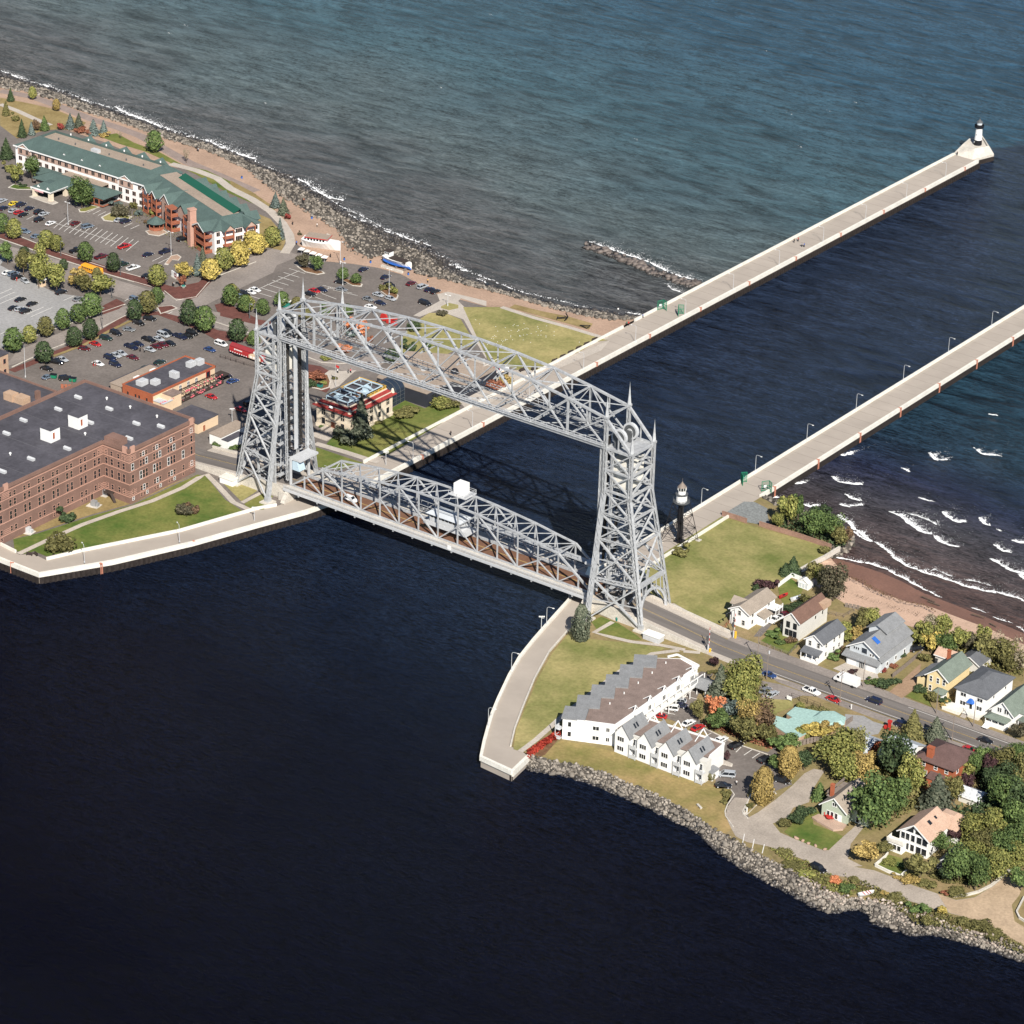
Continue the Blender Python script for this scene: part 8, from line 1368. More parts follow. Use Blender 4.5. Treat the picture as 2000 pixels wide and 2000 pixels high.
for t, a, b, lab in (('I',640,1660,'striped yellow crossing gate mechanism on the town side of the road'),('I',400,1790,'crossing gate with its arm raised on the harbour side of the road')):
    x, y, _ = g(t, a, b, 3.4); o = thing('crossing_gate', lab, 'barrier', (x, y, 3.2), 0); part('mast', 'lightgrey', o, lambda mb: mb.tube((0,0,0),(0,0,2.2),.25,n=8)); pbox('base', 'yelpaint', o, .5,.9,-.3,.3,0,2.2 if 'yellow' in lab else 1.1); part('signal', 'steeld', o, lambda mb: (mb.tube((-.4,0,0),(-.4,0,4.8),.1,n=6), mb.box(-.7,-.1,-.25,.25,3.6,4.8)))
    for k in range(7): part('arm_band', 'white' if k % 2 else 'redpaint', o, lambda mb: mb.beam((.1,.25,1.6 + .9*k),(.1,.25,2.5 + .9*k),.18,.1))
x, y, _ = g('I', 640, 1570, 3.4); o = thing('signal_mast', 'dark signal mast with arm over the road beside the white clapboard house', 'traffic signal', (x, y, 3.2)); part('mast', 'steeld', o, lambda mb: (mb.tube((0,0,0),(0,0,6.2),.13,.1,6), mb.tube((0,0,6.1),(0,-4.8,6.6),.09,.07,6))); part('signal_head', 'black', o, lambda mb: [mb.box(-.2,.2,q - .2,q + .2,5.5,6.4) for q in (-4.4,-2.4)])
# ------------------------------------------------------------------ walls and fences
def plank_fence(name, label, pts, h, m, post=None, step=.0, w=.12):
    o = thing(name, label, 'fence', (pts[0][0], pts[0][1], 3)); X0, Y0 = pts[0][:2]; me = None
    for p, q in zip(pts, pts[1:]):
        d = np.array(q[:2]) - np.array(p[:2]); l = np.linalg.norm(d); n = max(1, int(l / 1.0)); a = math.atan2(d[1], d[0])
        if me is None: mb = MB(); mb.box(0, .94, -w / 2, w / 2, .05, h); me = mb.mesh('board', M[m])
        for k in range(n): link('board', me, o, (p[0] - X0 + d[0] * k / n, p[1] - Y0 + d[1] * k / n, 0), a)
        part('rail', m, o, lambda mb: [mb.beam((p[0] - X0, p[1] - Y0, z), (q[0] - X0, q[1] - Y0, z), .06, .1) for z in (h * .3, h * .8)])
    return o
def rail_fence(label, pts, h, m='greywood', name='wire_fence', infill=True):
    o = thing(name, label, 'fence', (pts[0][0], pts[0][1], 3)); X0, Y0 = pts[0][:2]; mb = MB(); mb.box(-.06,.06,-.06,.06,0,h); me = mb.mesh('post', M[m])
    for p, q in zip(pts, pts[1:]):
        d = np.array(q[:2]) - np.array(p[:2]); n = max(1, int(np.linalg.norm(d) / 2.2))
        for k in range(n + 1): link('post', me, o, (p[0] - X0 + d[0] * k / n, p[1] - Y0 + d[1] * k / n, 0))
        part('rail', m, o, lambda mb: [mb.beam((p[0] - X0, p[1] - Y0, z), (q[0] - X0, q[1] - Y0, z), .05, .05) for z in ((h * .35, h * .65, h) if infill else (h,))])
    return o
def wall_thing(label, pts, h, w, m, name='garden_wall', cat='wall'):
    o = thing(name, label, cat, (pts[0][0], pts[0][1], 3)); X0, Y0 = pts[0][:2]
    for p, q in zip(pts, pts[1:]):
        part('wall_panel', m, o, lambda mb: mb.beam((p[0]-X0,p[1]-Y0,h/2), (q[0]-X0,q[1]-Y0,h/2), w, h)); part('coping', m, o, lambda mb: mb.beam((p[0]-X0,p[1]-Y0,h+.06), (q[0]-X0,q[1]-Y0,h+.06), w + .14, .12))
    return o
M['tanwall'] = mat('pinkish_block_wall', (.27,.165,.125), .9, 0, .12, .4, .2, fine=2)
wall_thing('pinkish brown block wall at the lawn corner by the south pier', gs('I', [(532,515),(650,550),(765,588)]), 1.5, .35, 'tanwall'); wall_thing('long pinkish brown block wall between the lighthouse lawn and the wooded corner', gs('I', [(882,612),(1050,665),(1250,725),(1500,810),(1560,832)]), 1.5, .35, 'tanwall')
wall_thing('weathered pale concrete wall running from the lawn corner to the beach', gs('I', [(1640,850),(1500,935),(1400,985),(1290,1045),(1220,1090)]), 1.5, .6, 'conc')
plank_fence('board_fence', 'white board fence round the back garden by the lighthouse lawn', gs('I', [(1062,1195),(1190,1100),(1290,1140)]), 1.6, 'white'); plank_fence('board_fence', 'grey board fence along the top of the beach', gs('I', [(1690,1380),(1800,1400),(1932,1440)]) + gs('J', [(460,960)]), 1.5, 'greywood')
plank_fence('board_fence', 'dark grey plank fence beside the mint roofed building', gs('K', [(1165,1145),(1320,1105),(1480,1045)]), 1.9, 'greywood'); plank_fence('board_fence', 'dark plank fence by the driveway of the mint roofed building', gs('K', [(1620,960),(1740,870)]), 1.7, 'greywood'); plank_fence('board_fence', 'long grey board fence beside the sandy drive', gs('J', [(690,1565),(800,1480),(960,1345)]), 1.5, 'greywood')
rail_fence('low wire fence round the leafy front garden on the main road', gs('I', [(890,1730),(1160,1840),(1250,1740)]), 1.2); rail_fence('wire fence behind the brown roofed house', gs('I', [(1540,1450),(1680,1480),(1780,1420)]), 1.3); rail_fence('dark lattice trellis between the forecourt and the mint roofed building', gs('K', [(1080,630),(1250,690),(1390,745)]), 1.8, 'darkwood', 'trellis'); rail_fence('brown timber rail fence by the crossing gate', gs('I', [(480,1575),(540,1600),(600,1540)]), 1.4, 'wood', 'timber_fence')
wall_thing('low white wall round the front garden of the peach roofed house', gs('N', [(465,650),(440,690),(325,785),(460,850),(600,905),(660,850)]), .7, .3, 'whiteconc'); wall_thing('curving pale stone edging along the dirt road bend', gs('N', [(1170,1115),(1320,1100),(1440,1070),(1580,1000),(1700,900),(1780,830)]), .5, .5, 'conc', 'stone_edging', 'wall')
wall_thing('low kerb wall at the right edge of the dirt road', gs('N', [(1932,1130),(1850,1290),(1880,1350),(1960,1400)]), .6, .3, 'conc', 'stone_edging', 'wall')
rail_fence('dark iron fence beside the red rail carriage', gs('E', [(0,575),(120,610),(180,630),(260,650)]), 1.3, 'darkwood', 'iron_fence'); rail_fence('grey handrail at the near corner of the far tower', gs('E', [(200,1500),(330,1560)]), 1.1, 'lightgrey', 'handrail', False); 
plank_fence('board_fence', 'orange timber screen round the dumpsters', gs('B', [(460,1000),(545,1005),(545,960)]), 1.7, 'wood')
# kerbs and islands
def kerb(t, pts, top='mulch', label=None):
    P = [p[:2] for p in gs(t, pts)]; sheet('kerb_island', P, 3.18, M['conc'], .16, label); c = np.mean(P, 0); sheet('planting_bed', [tuple(c + (np.array(p) - c) * .86) for p in P], 3.20, M[top])
kerb('A', [(220,1100),(260,1085),(390,1120),(440,1145),(400,1160),(330,1140)], 'walk'); kerb('A', [(590,1195),(700,1165),(760,1175),(640,1215),(600,1215)], 'grassg'); kerb('A', [(760,1255),(840,1215),(1000,1250),(980,1275),(870,1290),(780,1280)], 'grass'); kerb('A', [(1240,1610),(1290,1545),(1340,1535),(1370,1555),(1350,1580),(1300,1575),(1270,1615)], 'sand'); kerb('A', [(1095,1360),(1200,1330),(1270,1370),(1200,1398),(1120,1385)], 'sand'); kerb('A', [(60,1030),(100,1005),(240,1030),(245,1045),(130,1045)], 'grassg')
kerb('C', [(500,660),(540,650),(700,700),(715,712),(660,722),(560,700)]); kerb('C', [(815,750),(860,745),(1000,795),(990,812),(920,805)]); kerb('C', [(1110,830),(1170,800),(1270,880),(1260,905),(1200,895)], 'mulch')
kerb('K', [(620,1700),(650,1650),(900,1630),(920,1660),(700,1790),(600,1890),(560,1880)], 'drygrass'); kerb('K', [(230,1245),(450,1340),(440,1370),(280,1330)], 'walk')
kerb('B', [(1180,385),(1300,375),(1340,395),(1210,440)], 'brickpave'); kerb('R', [(20,430),(260,320),(300,420),(280,500),(180,530),(60,500)], 'mulch')
def kerbline(t, pts, w=.3): 
    P = [p[:2] for p in gs(t, pts)]; wall_line('kerb', P, w, 2.9, 3.2, M['conc'])
kerbline('A', [(0,1415),(420,1560),(830,1690),(1150,1780),(1240,1830)]); kerbline('A', [(0,1335),(430,1515),(830,1645),(1100,1715)]); kerbline('B', [(1240,265),(1330,335),(1480,310),(1570,205),(1650,150),(1932,45)]); kerbline('B', [(90,840),(380,705),(640,605),(960,445)]); kerbline('B', [(0,740),(300,590),(560,500),(945,365)]); kerbline('B', [(1600,490),(1932,600)]); kerbline('M', [(455,640),(370,520),(365,470),(390,400),(465,290),(430,240)]); kerbline('M', [(635,310),(555,470),(560,500),(610,545)]); kerbline('H', [(1430,850),(1700,980),(1932,1060)]); kerbline('E', [(660,570),(760,610),(900,620),(1000,615),(1060,600)])
# ------------------------------------------------------------------ odds and ends
def lump(name, label, cat, t, a, b, z=3.05, rz=0, grp=None): x, y, _ = g(t, a, b, z); return thing(name, label, cat, (x, y, z), rz, grp)
o = lump('rail_carriage', 'red railway carriage shop with white lettering and cream storefront near the far tower', 'rail carriage', 'E', 270, 600, 3.1, -.02)
part('body', mat('carriage_red', (.33,.028,.03), .5, 0, .06, 1), o, lambda mb: loft(mb, [(-11, sect(1.5,.9,3.5,.3)), (11.5, sect(1.5,.9,3.5,.3))])); part('roof', mat('carriage_roof', (.24,.03,.035), .6, 0, .08, 1), o, lambda mb: mb.add([(-11,-1.55,3.4),(11.5,-1.55,3.4),(11.5,0,4.2),(-11,0,4.2),(-11,1.55,3.4),(11.5,1.55,3.4)], [(0,1,2,3),(3,2,5,4),(0,3,4),(1,5,2)])); part('bogie', 'black', o, lambda mb: [mb.box(x - 1.4, x + 1.4, -1.2, 1.2, 0, .9) for x in (-8, 8.5)])
def pic(mb): mb.add([(-2.0,-1.56,1.2),(3.6,-1.56,1.2),(3.6,-1.56,2.3),(2.6,-1.56,3.0),(.8,-1.56,3.5),(-1.0,-1.56,3.0),(-2.0,-1.56,2.3)], [tuple(range(7))])
part('storefront_picture', 'cream', o, pic); part('storefront_window', 'white', o, lambda mb: [mb.box(x, x + .8, -1.62, -1.57, 1.4, 2.2) for x in (-1.3, 0, 1.3, 2.4)]); part('round_emblem', 'white', o, lambda mb: (mb.tube((.8,-1.6,3.8),(.8,-1.5,3.8),.55,n=12), mb.tube((-8.4,-1.6,2.6),(-8.4,-1.5,2.6),.3,n=10))); part('lettering', 'white', o, lambda mb: [mb.box(-7.8 + .32*k, -7.58 + .32*k, -1.6, -1.52, 2.45, 2.8) for k in range(9)] ); part('white_squares', 'white', o, lambda mb: [mb.box(-10.6 + 1.05*k, -10.2 + 1.05*k, -1.6, -1.52, 1.15, 1.45) for k in range(20) if not -2.6 < -10.6 + 1.05*k < 3.8])
def hull(mb, L_, w, h, z0=.2, sheer=.8):
    secs = []
    for k in range(9):
        t = k / 8; ww = w * math.sin(math.pi * min(1, .25 + t * .75)) ** .55 if t > .02 else w * .75; ww = max(ww, .06) if t < .99 else .06; zt = h + sheer * (t - .45) ** 2 * 3
        secs.append((-L_/2 + L_*t, [(-ww*.25, z0), (ww*.25, z0), (ww, zt), (-ww, zt)]))
    loft(mb, secs)
o = lump('tugboat', 'small white and blue tugboat displayed on land at the lakeside edge of the car park', 'boat', 'C', 1265, 660, 3.2, math.radians(-2)); part('hull', 'bluepaint', o, lambda mb: hull(mb, 13, 1.9, 1.0, .4)); part('bulwark', 'white', o, lambda mb: hull(mb, 13.2, 1.98, 2.7, .9)); pbox('deckhouse', 'darkwood', o, -3.5, 4.5, -1.4, 1.4, 2.6, 3.3); pbox('wheelhouse', 'white', o, -5.6, -3.2, -1.2, 1.2, 2.6, 5.2); part('wheelhouse_window', 'glass', o, lambda mb: [mb.box(-5.4 + .75*k, -4.9 + .75*k, -1.24, -1.19, 4.2, 4.9) for k in range(3)]); pbox('roof', 'darkwood', o, -5.8, -3.0, -1.4, 1.4, 5.2, 5.4); part('cradle', 'greywood', o, lambda mb: [mb.box(x, x + .4, -1.8, 1.8, 0, .6) for x in (-4, 0, 4)])
o = lump('low_wall', 'low concrete bench wall beside the landed tugboat', 'wall', 'C', 1220, 685); pbox('block', 'conc', o, -5, 5, -.5, .5, 0, .8)
o = lump('refreshment_stand', 'white ship-shaped refreshment stand with pilothouse windows beside the shore path', 'kiosk', 'C', 690, 520, 3.05, math.radians(20)); part('hull', 'white', o, lambda mb: hull(mb, 15, 3.0, 3.0, 0)); pbox('deckhouse', 'white', o, -5.5, 2.5, -2.2, 2.2, 2.8, 4.6); part('window', 'glass', o, lambda mb: [mb.box(-5 + 1.2*k, -4.2 + 1.2*k, -2.26, -2.18, 3.4, 4.2) for k in range(6)]); pbox('roof', 'rooftan', o, -6, 3.2, -2.7, 2.7, 4.6, 4.8); part('red_trim', 'redpaint', o, lambda mb: (mb.box(-6.1, 3.3, -2.78, -2.7, 4.5, 4.8), mb.box(3.2, 3.3, -2.7, 2.7, 4.5, 4.8)))
def awning(t, a, b, cols, lab, rz=0):
    for k, c_ in enumerate(cols):
        x, y, _ = g(t, a + k * 44, b + (k * 15 if rz == 0 else -k * 6), 5.2); u = thing('parasol', f'{c_} square parasol of the refreshment stand, {["first","second","third","fourth","fifth"][k]} from left in the {lab} row', 'parasol', (x, y, 3), random.uniform(-.1, .5)); part('canopy', {'white':'white','yellow':'yelpaint','cream':'offwhite'}[c_], u, lambda mb: mb.add([(-1.15,-1.15,2.1),(1.15,-1.15,2.1),(1.15,1.15,2.1),(-1.15,1.15,2.1),(0,0,2.8)], [(0,1,4),(1,2,4),(2,3,4),(3,0,4)])); part('pole', 'lightgrey', u, lambda mb: mb.tube((0,0,0),(0,0,2.7),.05,n=5))
awning('C', 535, 525, ['white','cream','white','white','white'], 'front'); awning('C', 600, 440, ['yellow','yellow','white','cream'], 'back', 1)
o = lump('museum_boat', 'old white workboat with red fittings displayed on the museum plaza', 'boat', 'F', 405, 540, 3.1, math.radians(62)); part('hull', 'black', o, lambda mb: hull(mb, 15, 2.4, 1.6, .3)); part('topsides', 'white', o, lambda mb: hull(mb, 15.3, 2.5, 2.7, 1.3)); pbox('deck', 'cream', o, -6, 5, -1.7, 1.7, 2.5, 2.7); pbox('cabin', 'white', o, -4, -1, -1.3, 1.3, 2.7, 4.6); part('winch', 'redpaint', o, lambda mb: (mb.box(1, 2.6, -.8, .8, 2.7, 3.8), mb.tube((3.6,-.5,3),(3.6,.5,3),.5,n=8), mb.box(-.5,.4,-1.2,-.4,2.7,3.4))); part('mast', 'white', o, lambda mb: (mb.tube((-2,0,4.6),(-2,0,8),.09,n=5), mb.tube((-2,0,5),(3,0,7),.06,n=5)))
o = lump('anchor_sculpture', 'huge dark ship anchor lying on the grass by the shore', 'anchor', 'F', 960, 92, 3.1, .5); part('shank', 'black', o, lambda mb: mb.beam((-2,0,.4),(2,0,1.1),.3)); part('fluke', 'black', o, lambda mb: (mb.beam((2,0,1.1),(1.0,1.6,1.9),.3), mb.beam((2,0,1.1),(1.0,-1.6,.3),.3))); part('stock', 'black', o, lambda mb: mb.beam((-1.8,-1.3,.5),(-1.8,1.3,.5),.2))
o = lump('anchor_sculpture', 'dark iron bow-shaped anchor piece on the dry grass tip', 'anchor', 'F', 1130, 150, 3.1, .2); part('bow', 'black', o, lambda mb: (mb.beam((-2,0,.3),(2,.2,1.0),.22), mb.beam((-2,0,.3),(1.4,-1.4,.4),.2), mb.beam((1.4,-1.4,.4),(2,.2,1.0),.2)))
o = lump('lattice_mast', 'silver lattice mast with pointed spire standing behind the bridge by the museum garden', 'mast', 'C', 845, 1160, 3.05); part('spire', 'steel', o, lambda mb: mb.lathe([(.95,11),(.75,12),(.08,16.8),(0,17.6)], 4)); part('lattice', 'steel', o, lambda mb: [mb.beam((sx*.9,sy*.9,0),(sx*.7,sy*.7,11.2),.16) for sx in (-1,1) for sy in (-1,1)] + [mb.beam((-.8,s*.8,1.2*k),(.8,s*.8,1.2*k + 1.2),.1) for k in range(9) for s in (-1,1)] + [mb.beam((s*.8,-.8,1.2*k),(s*.8,.8,1.2*k + 1.2),.1) for k in range(9) for s in (-1,1)])
o = lump('flag_pole', 'slim flagpole with red and white flag by the museum forecourt', 'flagpole', 'E', 872, 800); part('pole', 'lightgrey', o, lambda mb: mb.tube((0,0,0),(0,0,9.5),.08,.05,5)); part('flag', 'redpaint', o, lambda mb: mb.add([(0,0,8.6),(1.4,.3,8.2),(1.2,.2,7.4),(0,0,7.7)], [(0,1,2,3),(3,2,1,0)]))
o = lump('ship_propeller', 'red industrial engine piece displayed behind the overhead truss', 'sculpture', 'C', 1200, 1085); part('wheel', 'redpaint', o, lambda mb: (mb.tube((-2.5,-.3,1.6),(-2.5,.3,1.6),1.5,n=14), mb.box(-1,3,-.8,.8,0,1.2), mb.beam((-1,0,1),(3.4,0,2.6),.6)))
o = lump('portable_toilet', 'teal and white portable toilet at the near edge of the far car park', 'toilet', 'C', 425, 965, 3.05, .3); pbox('cabin', 'teal', o, -1.6,1.6,-.8,.8,0,2.3); pbox('roof', 'white', o, -1.7,1.7,-.9,.9,2.3,2.6)
for a, b, col, lab in ((403,922,'greenpaint','green dumpster behind the timber screen on the left'),(550,948,'greenpaint','green dumpster inside the timber screen')):
    o = lump('dumpster', lab, 'dumpster', 'B', a, b, 3.05, .4); part('bin', col, o, lambda mb: loft(mb, [(-1.1,[(-.6,.2),(.6,.2),(.8,1.4),(-.8,1.4)]),(1.1,[(-.6,.2),(.6,.2),(.8,1.4),(-.8,1.4)])])); pbox('lid', 'black', o, -1.15,1.15,-.85,.85,1.4,1.5)
o = lump('dumpster', 'green waste bin beside the museum round bed', 'dumpster', 'R', 160, 490); pbox('bin', 'teal', o, -.9,.9,-.6,.6,.1,1.3); pbox('lid', 'black', o, -.95,.95,-.65,.65,1.3,1.4)
o = lump('waste_bin', 'dark green waste bin on the lawn path at the near tower', 'bin', 'G', 1372, 820); part('bin', 'teal', o, lambda mb: mb.lathe([(.45,0),(.55,1.0),(.3,1.3),(0,1.35)], 10))
o = lump('ticket_booth', 'small cream ticket booth under the trees of the grey car park', 'booth', 'A', 315, 1770); pbox('cabin', 'cream', o, -1.1,1.1,-1,1,0,2.4); part('window', 'glass', o, lambda mb: (mb.box(-.8,.8,-1.05,-.98,1.1,2.0), mb.box(1.08,1.14,-.7,.7,1.1,2.0))); pbox('roof', 'white', o, -1.4,1.4,-1.3,1.3,2.4,2.6)
o = lump('corner_sign', 'white hotel sign with dark red panel on the street corner', 'sign', 'A', 1318, 1715, 3.1, math.radians(-18)); pbox('board', 'white', o, -2,2.4,-.2,.2,.5,2.6); part('panel', mat('dark_red_panel', (.22,.03,.05), .6, 0, .2, 2), o, lambda mb: mb.box(.2,1.6,-.26,-.2,.8,2.3)); part('emblem', 'offwhite', o, lambda mb: mb.tube((.9,-.3,1.6),(.9,-.26,1.6),.4,n=10)); pbox('base', 'conc', o, -2.2,2.6,-.4,.4,0,.5)
o = lump('planter_urn', 'pale stone planter on the brick corner', 'planter', 'A', 1385, 1790); part('bowl', 'conc', o, lambda mb: mb.lathe([(.3,0),(.5,.2),(1.0,.9),(1.0,1.0),(.8,.95)], 12)); part('plants', 'teal', o, lambda mb: mb.lathe([(.8,.9),(.5,1.3),(0,1.4)], 8))
for i, (a, b) in enumerate(((905,412),(968,380),(1028,348),(1088,316),(1148,285),(1208,252),(660,482),(750,472))):
    o = lump('park_bench', ('dark bench facing the canal beside the park lawn' if i < 6 else 'dark bench near the museum boat'), 'bench', 'F', a, b, 3.1, math.radians(78)); pbox('seat', 'darkwood', o, -1.3,1.3,-.35,.35,.4,.52); pbox('backrest', 'darkwood', o, -1.3,1.3,.28,.36,.5,1.1); part('leg', 'black', o, lambda mb: [mb.box(x - .06, x + .06, -.3, .3, 0, .4) for x in (-1.1, 1.1)])
for a, b, rz in ((222,1100,.4),(268,1098,-.3)):
    o = lump('park_bench', 'dark bench in the harbour wall corner', 'bench', 'D', a, b, 3.0, rz); pbox('seat', 'darkwood', o, -1.0,1.0,-.3,.3,.4,.5); pbox('backrest', 'darkwood', o, -1.0,1.0,.24,.3,.5,1.0); part('leg', 'black', o, lambda mb: [mb.box(x - .06, x + .06, -.3, .3, 0, .4) for x in (-.8, .8)])
o = lump('stone_bench', 'pale stone bench on the condominium lawn above the rocks', 'bench', 'M', 88, 425, 3.06, -.5); pbox('seat', 'conc', o, -1.2,1.2,-.3,.3,.4,.55); part('leg', 'conc', o, lambda mb: [mb.box(x - .15, x + .15, -.25, .25, 0, .4) for x in (-.8, .8)])
for a, b, m_ in ((710,725,'grey'),(210,925,'lightgrey'),(780,640,'grey')):
    o = lump('utility_box', {710:'grey transformer box on a slab before the warehouse',210:'pale tanks against the warehouse at the left',780:'grey utility boxes in the warehouse corner'}[a], 'utility box', 'D', a, b, 3.05, .2); pbox('slab', 'conc', o, -2,2,-1.6,1.6,0,.15); part('box', m_, o, lambda mb: mb.box(-.8,.9,-.7,.7,.15,1.8)); part('box', m_, o, lambda mb: mb.box(1.0,1.7,-.6,.6,.15,1.2))
o = lump('rowing_boat', 'small white boat with red stripes pulled up on the rocky shore', 'boat', 'N', 232, 1095, 3.2, math.radians(62)); part('hull', 'white', o, lambda mb: hull(mb, 4.6, .85, .75, 0, .3)); part('thwart', 'redpaint', o, lambda mb: [mb.box(x - .12, x + .12, -.7, .7, .76, .82) for x in (-.8, .2, .9)])
o = lump('patio_table', 'dark red patio table on the sage house deck', 'table', 'M', 1490, 555, 3.6); part('top', 'maroon' if 'maroon' in M else 'redpaint', o, lambda mb: mb.lathe([(.0,.7),(.9,.72),(.9,.78),(0,.78)], 12)); part('stem', 'black', o, lambda mb: mb.tube((0,0,0),(0,0,.7),.08,n=6))
for k, (a, b) in enumerate(((1450,520),(1470,545),(1525,550),(1440,505))):
    o = lump('deck_chair', ['red armchair nearest the sage house deck steps','red armchair beside the patio table','red armchair at the right of the patio table','red armchair nearest the sage house wall'][k], 'chair', 'M', a, b, 3.6, k * 1.3); pbox('seat', 'redpaint', o, -.35,.35,-.35,.35,.3,.4); pbox('backrest', 'redpaint', o, -.35,.35,.3,.4,.4,1.1); part('leg', 'redpaint', o, lambda mb: [mb.box(x - .04, x + .04, y - .04, y + .04, 0, .3) for x in (-.3,.3) for y in (-.3,.3)])
for k, (a, b) in enumerate(((1130,757),(1207,785),(1265,815),(1340,840),(1440,878))):
    x, y, _ = g('M', a, b, 3.2); o = link('garden_boulder', ROCKM[k], None, (x, y, 3.3), k); o.scale = (.7,.55,.5); o.material_slots[0].link = 'OBJECT'; o.material_slots[0].material = M['sand']; tag(o, 'tan boulder along the lawn edge of the sage house', 'boulder', 'edging boulders of the sage house')
o = lump('red_post_box', 'tall dark red wooden sculpture beside the road driveway', 'sculpture', 'L', 478, 690, 3.1); part('post', 'redpaint', o, lambda mb: (mb.box(-.35,.35,-.35,.35,0,2.4), mb.box(-.5,.6,-.45,.45,2.4,3.0), mb.box(-1.6,-.7,-.4,.4,0,.9)))
for t, a, b, lab in (('K',1725,745,'white marker post beside the road by the mint roofed building'),('M',600,480,'white marker post at the drive mouth')):
    o = lump('marker_post', lab, 'post', t, a, b); pbox('post', 'white', o, -.12,.12,-.12,.12,0,1.4); pbox('cap', 'lamp', o, -.16,.16,-.16,.16,1.4,1.5)
o = lump('white_sign', 'small white sign board beside the trellis', 'sign', 'K', 1055, 655, 3.1); pbox('board', 'white', o, -.8,.8,-.08,.08,.4,1.5); part('post', 'greywood', o, lambda mb: [mb.box(x - .06, x + .06, -.05, .05, 0, .4) for x in (-.6, .6)])
o = lump('kayak', 'red kayak leaning on the back garden grass', 'kayak', 'I', 1115, 1285, 3.2, math.radians(80)); part('hull', 'redpaint', o, lambda mb: hull(mb, 3.6, .75, .7, 0, .3)); pbox('seat', 'black', o, -.4,.5,-.35,.35,.7,.76)
o = lump('covered_boat', 'boat under a silver cover behind the brown roofed house', 'boat', 'I', 1245, 1310, 3.2, math.radians(75)); part('hull', 'white', o, lambda mb: hull(mb, 5, .95, .9, .1, .3)); part('cover', 'metalroof', o, lambda mb: mb.add([(-2.4,-.85,.95),(2.2,-.6,1.1),(2.2,.6,1.1),(-2.4,.85,.95),(-2.2,0,1.5),(2.0,0,1.4)], [(0,1,5,4),(2,3,4,5),(1,2,5),(3,0,4)]))
for k, (a, b) in enumerate(((985,818),(1085,850),(1450,985),(1655,1070))):
    o = lump('driftwood_log', ['upper dark driftwood log near the water line','lower dark driftwood log near the water line','dark driftwood branch on the wet sand','short dark log on the wet sand at the right'][k], 'log', 'J', (1030,1080,1500,1640)[k], (828,868,985,1072)[k], 1.0, (-.15,-.05,.1,-.3)[k]); part('trunk', 'bark', o, lambda mb: mb.tube((-(2.6,2.2,2.2,1.4)[k],0,.2),((2.6,2.2,2.2,1.4)[k],0,.25),.22,.14,6)); part('branch', 'bark', o, lambda mb: mb.tube((.4,0,.25),(1.2,.5,.5),.07,.03,5))
for k, (a, b) in enumerate(((1510,470),(1480,450),(1630,940),(1335,715),(1060,635))) : 
    o = lump('litter_bin', 'blue litter bin ' + ['on the lakeside walk behind the tugboat','by the shore path lamp','on the track behind the hotel','below the tugboat wall','at the lakeside corner of the far lot'][k], 'bin', ('C','C','A','C','C')[k], (615,860,1825,1343,1058)[k], (298,610,960,722,632)[k]); part('barrel', 'bluepaint', o, lambda mb: mb.lathe([(.32,0),(.36,.9),(0,.9)], 10)); part('lid', 'black', o, lambda mb: mb.lathe([(.38,.9),(.2,1.1),(0,1.12)], 10))
# wreath of gulls resting on the park lawn
mb = MB()
for k in range(60):
    x, y, _ = g('F', random.gauss(640, 160), random.gauss(215, 45), 3.1); mb.box(x - .1, x + .1, y - .07, y + .07, 3.1, 3.25)
o = mb.build('gull_flock', M['lamp']); o['kind'] = 'stuff'; o['label'] = 'flock of white gulls resting on the park lawn'
# ------------------------------------------------------------------ people, a few pixels tall
def person(t, a, b, label, top, legs, z=3.05, rz=0, stride=.22):
    """a small standing or walking figure: one continuous body swept up through legs, hips, chest, neck and head"""
    x, y, _ = g(t, a, b, z); bm = bpy.data.meshes.new('body'); J = [(0,0,.92),(.0,.09,.88),(stride*.5,.10,.48),(stride*.3,.10,.06),(stride*.3+.14,.10,.04),(0,-.09,.88),(-stride*.3,-.10,.48),(-stride,-.10,.08),(-stride+.14,-.10,.05),(0,0,1.15),(0,0,1.38),(0,.19,1.38),(.06,.26,1.10),(.20,.24,.90),(0,-.19,1.38),(-.06,-.26,1.10),(.02,-.25,.86),(.01,0,1.50),(.02,0,1.64),(.02,0,1.74)]
    E = [(0,1),(1,2),(2,3),(3,4),(0,5),(5,6),(6,7),(7,8),(0,9),(9,10),(10,11),(11,12),(12,13),(10,14),(14,15),(15,16),(10,17),(17,18),(18,19)]; R_ = [.15,.10,.075,.05,.05,.10,.075,.05,.05,.14,.15,.07,.05,.035,.07,.05,.035,.055,.105,.085]
    bm.from_pydata(J, E, []); o = link('person', bm, None, (x, y, z), rz); md = o.modifiers.new('skin', 'SKIN'); sk_ = bm.skin_vertices[0].data
    for v, r in zip(sk_, R_): v.radius = (r, r)
    sk_[0].use_root = True; dg = bpy.context.evaluated_depsgraph_get(); me = bpy.data.meshes.new_from_object(o.evaluated_get(dg)); o.modifiers.clear(); o.data = me
    me.materials.clear(); [me.materials.append(m_) for m_ in (M[top], M[legs], M['skin'], M['darkwood'])]
    for p in me.polygons: zc = p.center.z; p.material_index = 1 if zc < .9 else (0 if zc < 1.46 and not (zc < .98 and abs(p.center.y) > .2) else (3 if zc > 1.68 else 2))
    return tag(o, label, 'person', 'people walking')
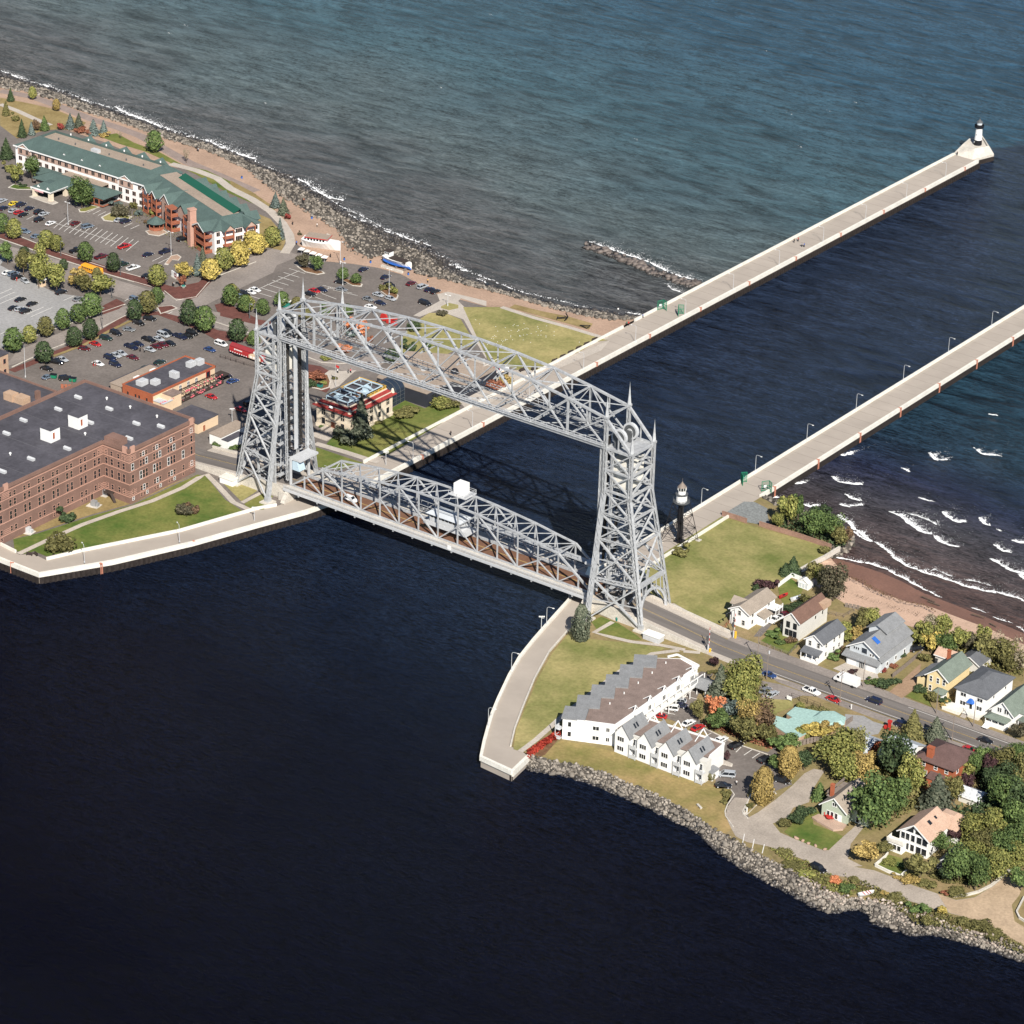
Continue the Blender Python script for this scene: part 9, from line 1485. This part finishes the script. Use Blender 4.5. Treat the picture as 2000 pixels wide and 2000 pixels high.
for r in [('O',968,588,'person in dark clothes leading the walkers on the north pier','black','black'),('O',985,582,'person in a red jacket walking on the north pier','redpaint','black'),('O',1000,605,'person in grey walking with the group on the north pier','grey','black'),('O',1010,606,'person in blue walking at the back of the north pier group','bluepaint','black'),('E',887,690,'person in a white shirt walking on the museum forecourt','white','black'),('E',967,692,'person in dark clothes standing behind the museum roof','black','black'),('E',985,690,'person in pink standing behind the museum roof','pink','black'),('E',1740,1160,'person in black leaning on the promenade in the truss shadow','black','black'),('F',1445,138,'person in green standing by the pier wall near the beach','teal','black'),('F',1458,138,'person in red standing by the pier wall near the beach','redpaint','black'),('F',1568,80,'person in dark blue on the pier by the cove','bluepaint','black'),('F',1380,35,'person in white at the water edge of the cove','white','black'),('A',1490,755,'person in black on the lakeside path behind the hotel','black','black'),('A',1497,757,'person in grey beside the lakeside path walker','grey','black'),('C',545,170,'person in dark clothes by the shore rocks','black','black'),('C',555,172,'person in maroon by the shore rocks','wood','black'),('C',655,360,'person in white on the shore path','white','greywood'),('C',470,345,'person in black on the track near the white stand','black','black'),('C',755,590,'person in black beside the parasols','black','black'),('C',500,495,'person in dark blue at the white stand corner','bluepaint','black'),('C',1490,780,'person in yellow by the silver car at the lake edge','yelpaint','black'),('C',925,545,'person in brown on the shore path by the rocks','wood','black'),('B',705,830,'person in red shorts in the middle car park','black','redpaint'),('B',722,828,'person in grey in the middle car park','grey','redpaint'),('B',1058,722,'person in black among the crowded car row','black','black'),('B',1090,728,'person in grey among the crowded car row','grey','black'),('A',127,1735,'person in a red coat in the pale grey car park','redpaint','redpaint'),('A',1305,1775,'person in black at the hotel street corner','black','black'),('A',1312,1773,'person in grey at the hotel street corner','grey','black'),('M',487,185,'person in white bending beside the black sedan','white','black'),('P',670,1000,'person in dark clothes beside the pier head steps','black','black'),('P',780,960,'person in white at the lighthouse steps','white','grey')]: person(*r, rz=random.uniform(0, 6))
# ------------------------------------------------------------------ labels: tell apart look-alikes by their place in the photograph
ORD = ['second','third','fourth','fifth','sixth','seventh','eighth','ninth','tenth','eleventh','twelfth','thirteenth']
byl = {}
for o in THINGS: byl.setdefault(o['label'], []).append(o)
bpy.context.view_layer.update()
for l, os_ in byl.items():
    if len(os_) < 2 or 'boulder' in l and len(os_) > 20: continue
    os_.sort(key=lambda o: px(o.matrix_world.translation)[0]); n = len(os_)
    for i, o in enumerate(os_):
        if n == 2: w_ = ('left one of two', 'right one of two')[i]
        elif i == 0: w_ = f'leftmost of {n}'
        elif i == n - 1: w_ = f'rightmost of {n}'
        else: w_ = f'{ORD[i-1]} of {n} from left'
        o['label'] = f'{l}, {w_}'
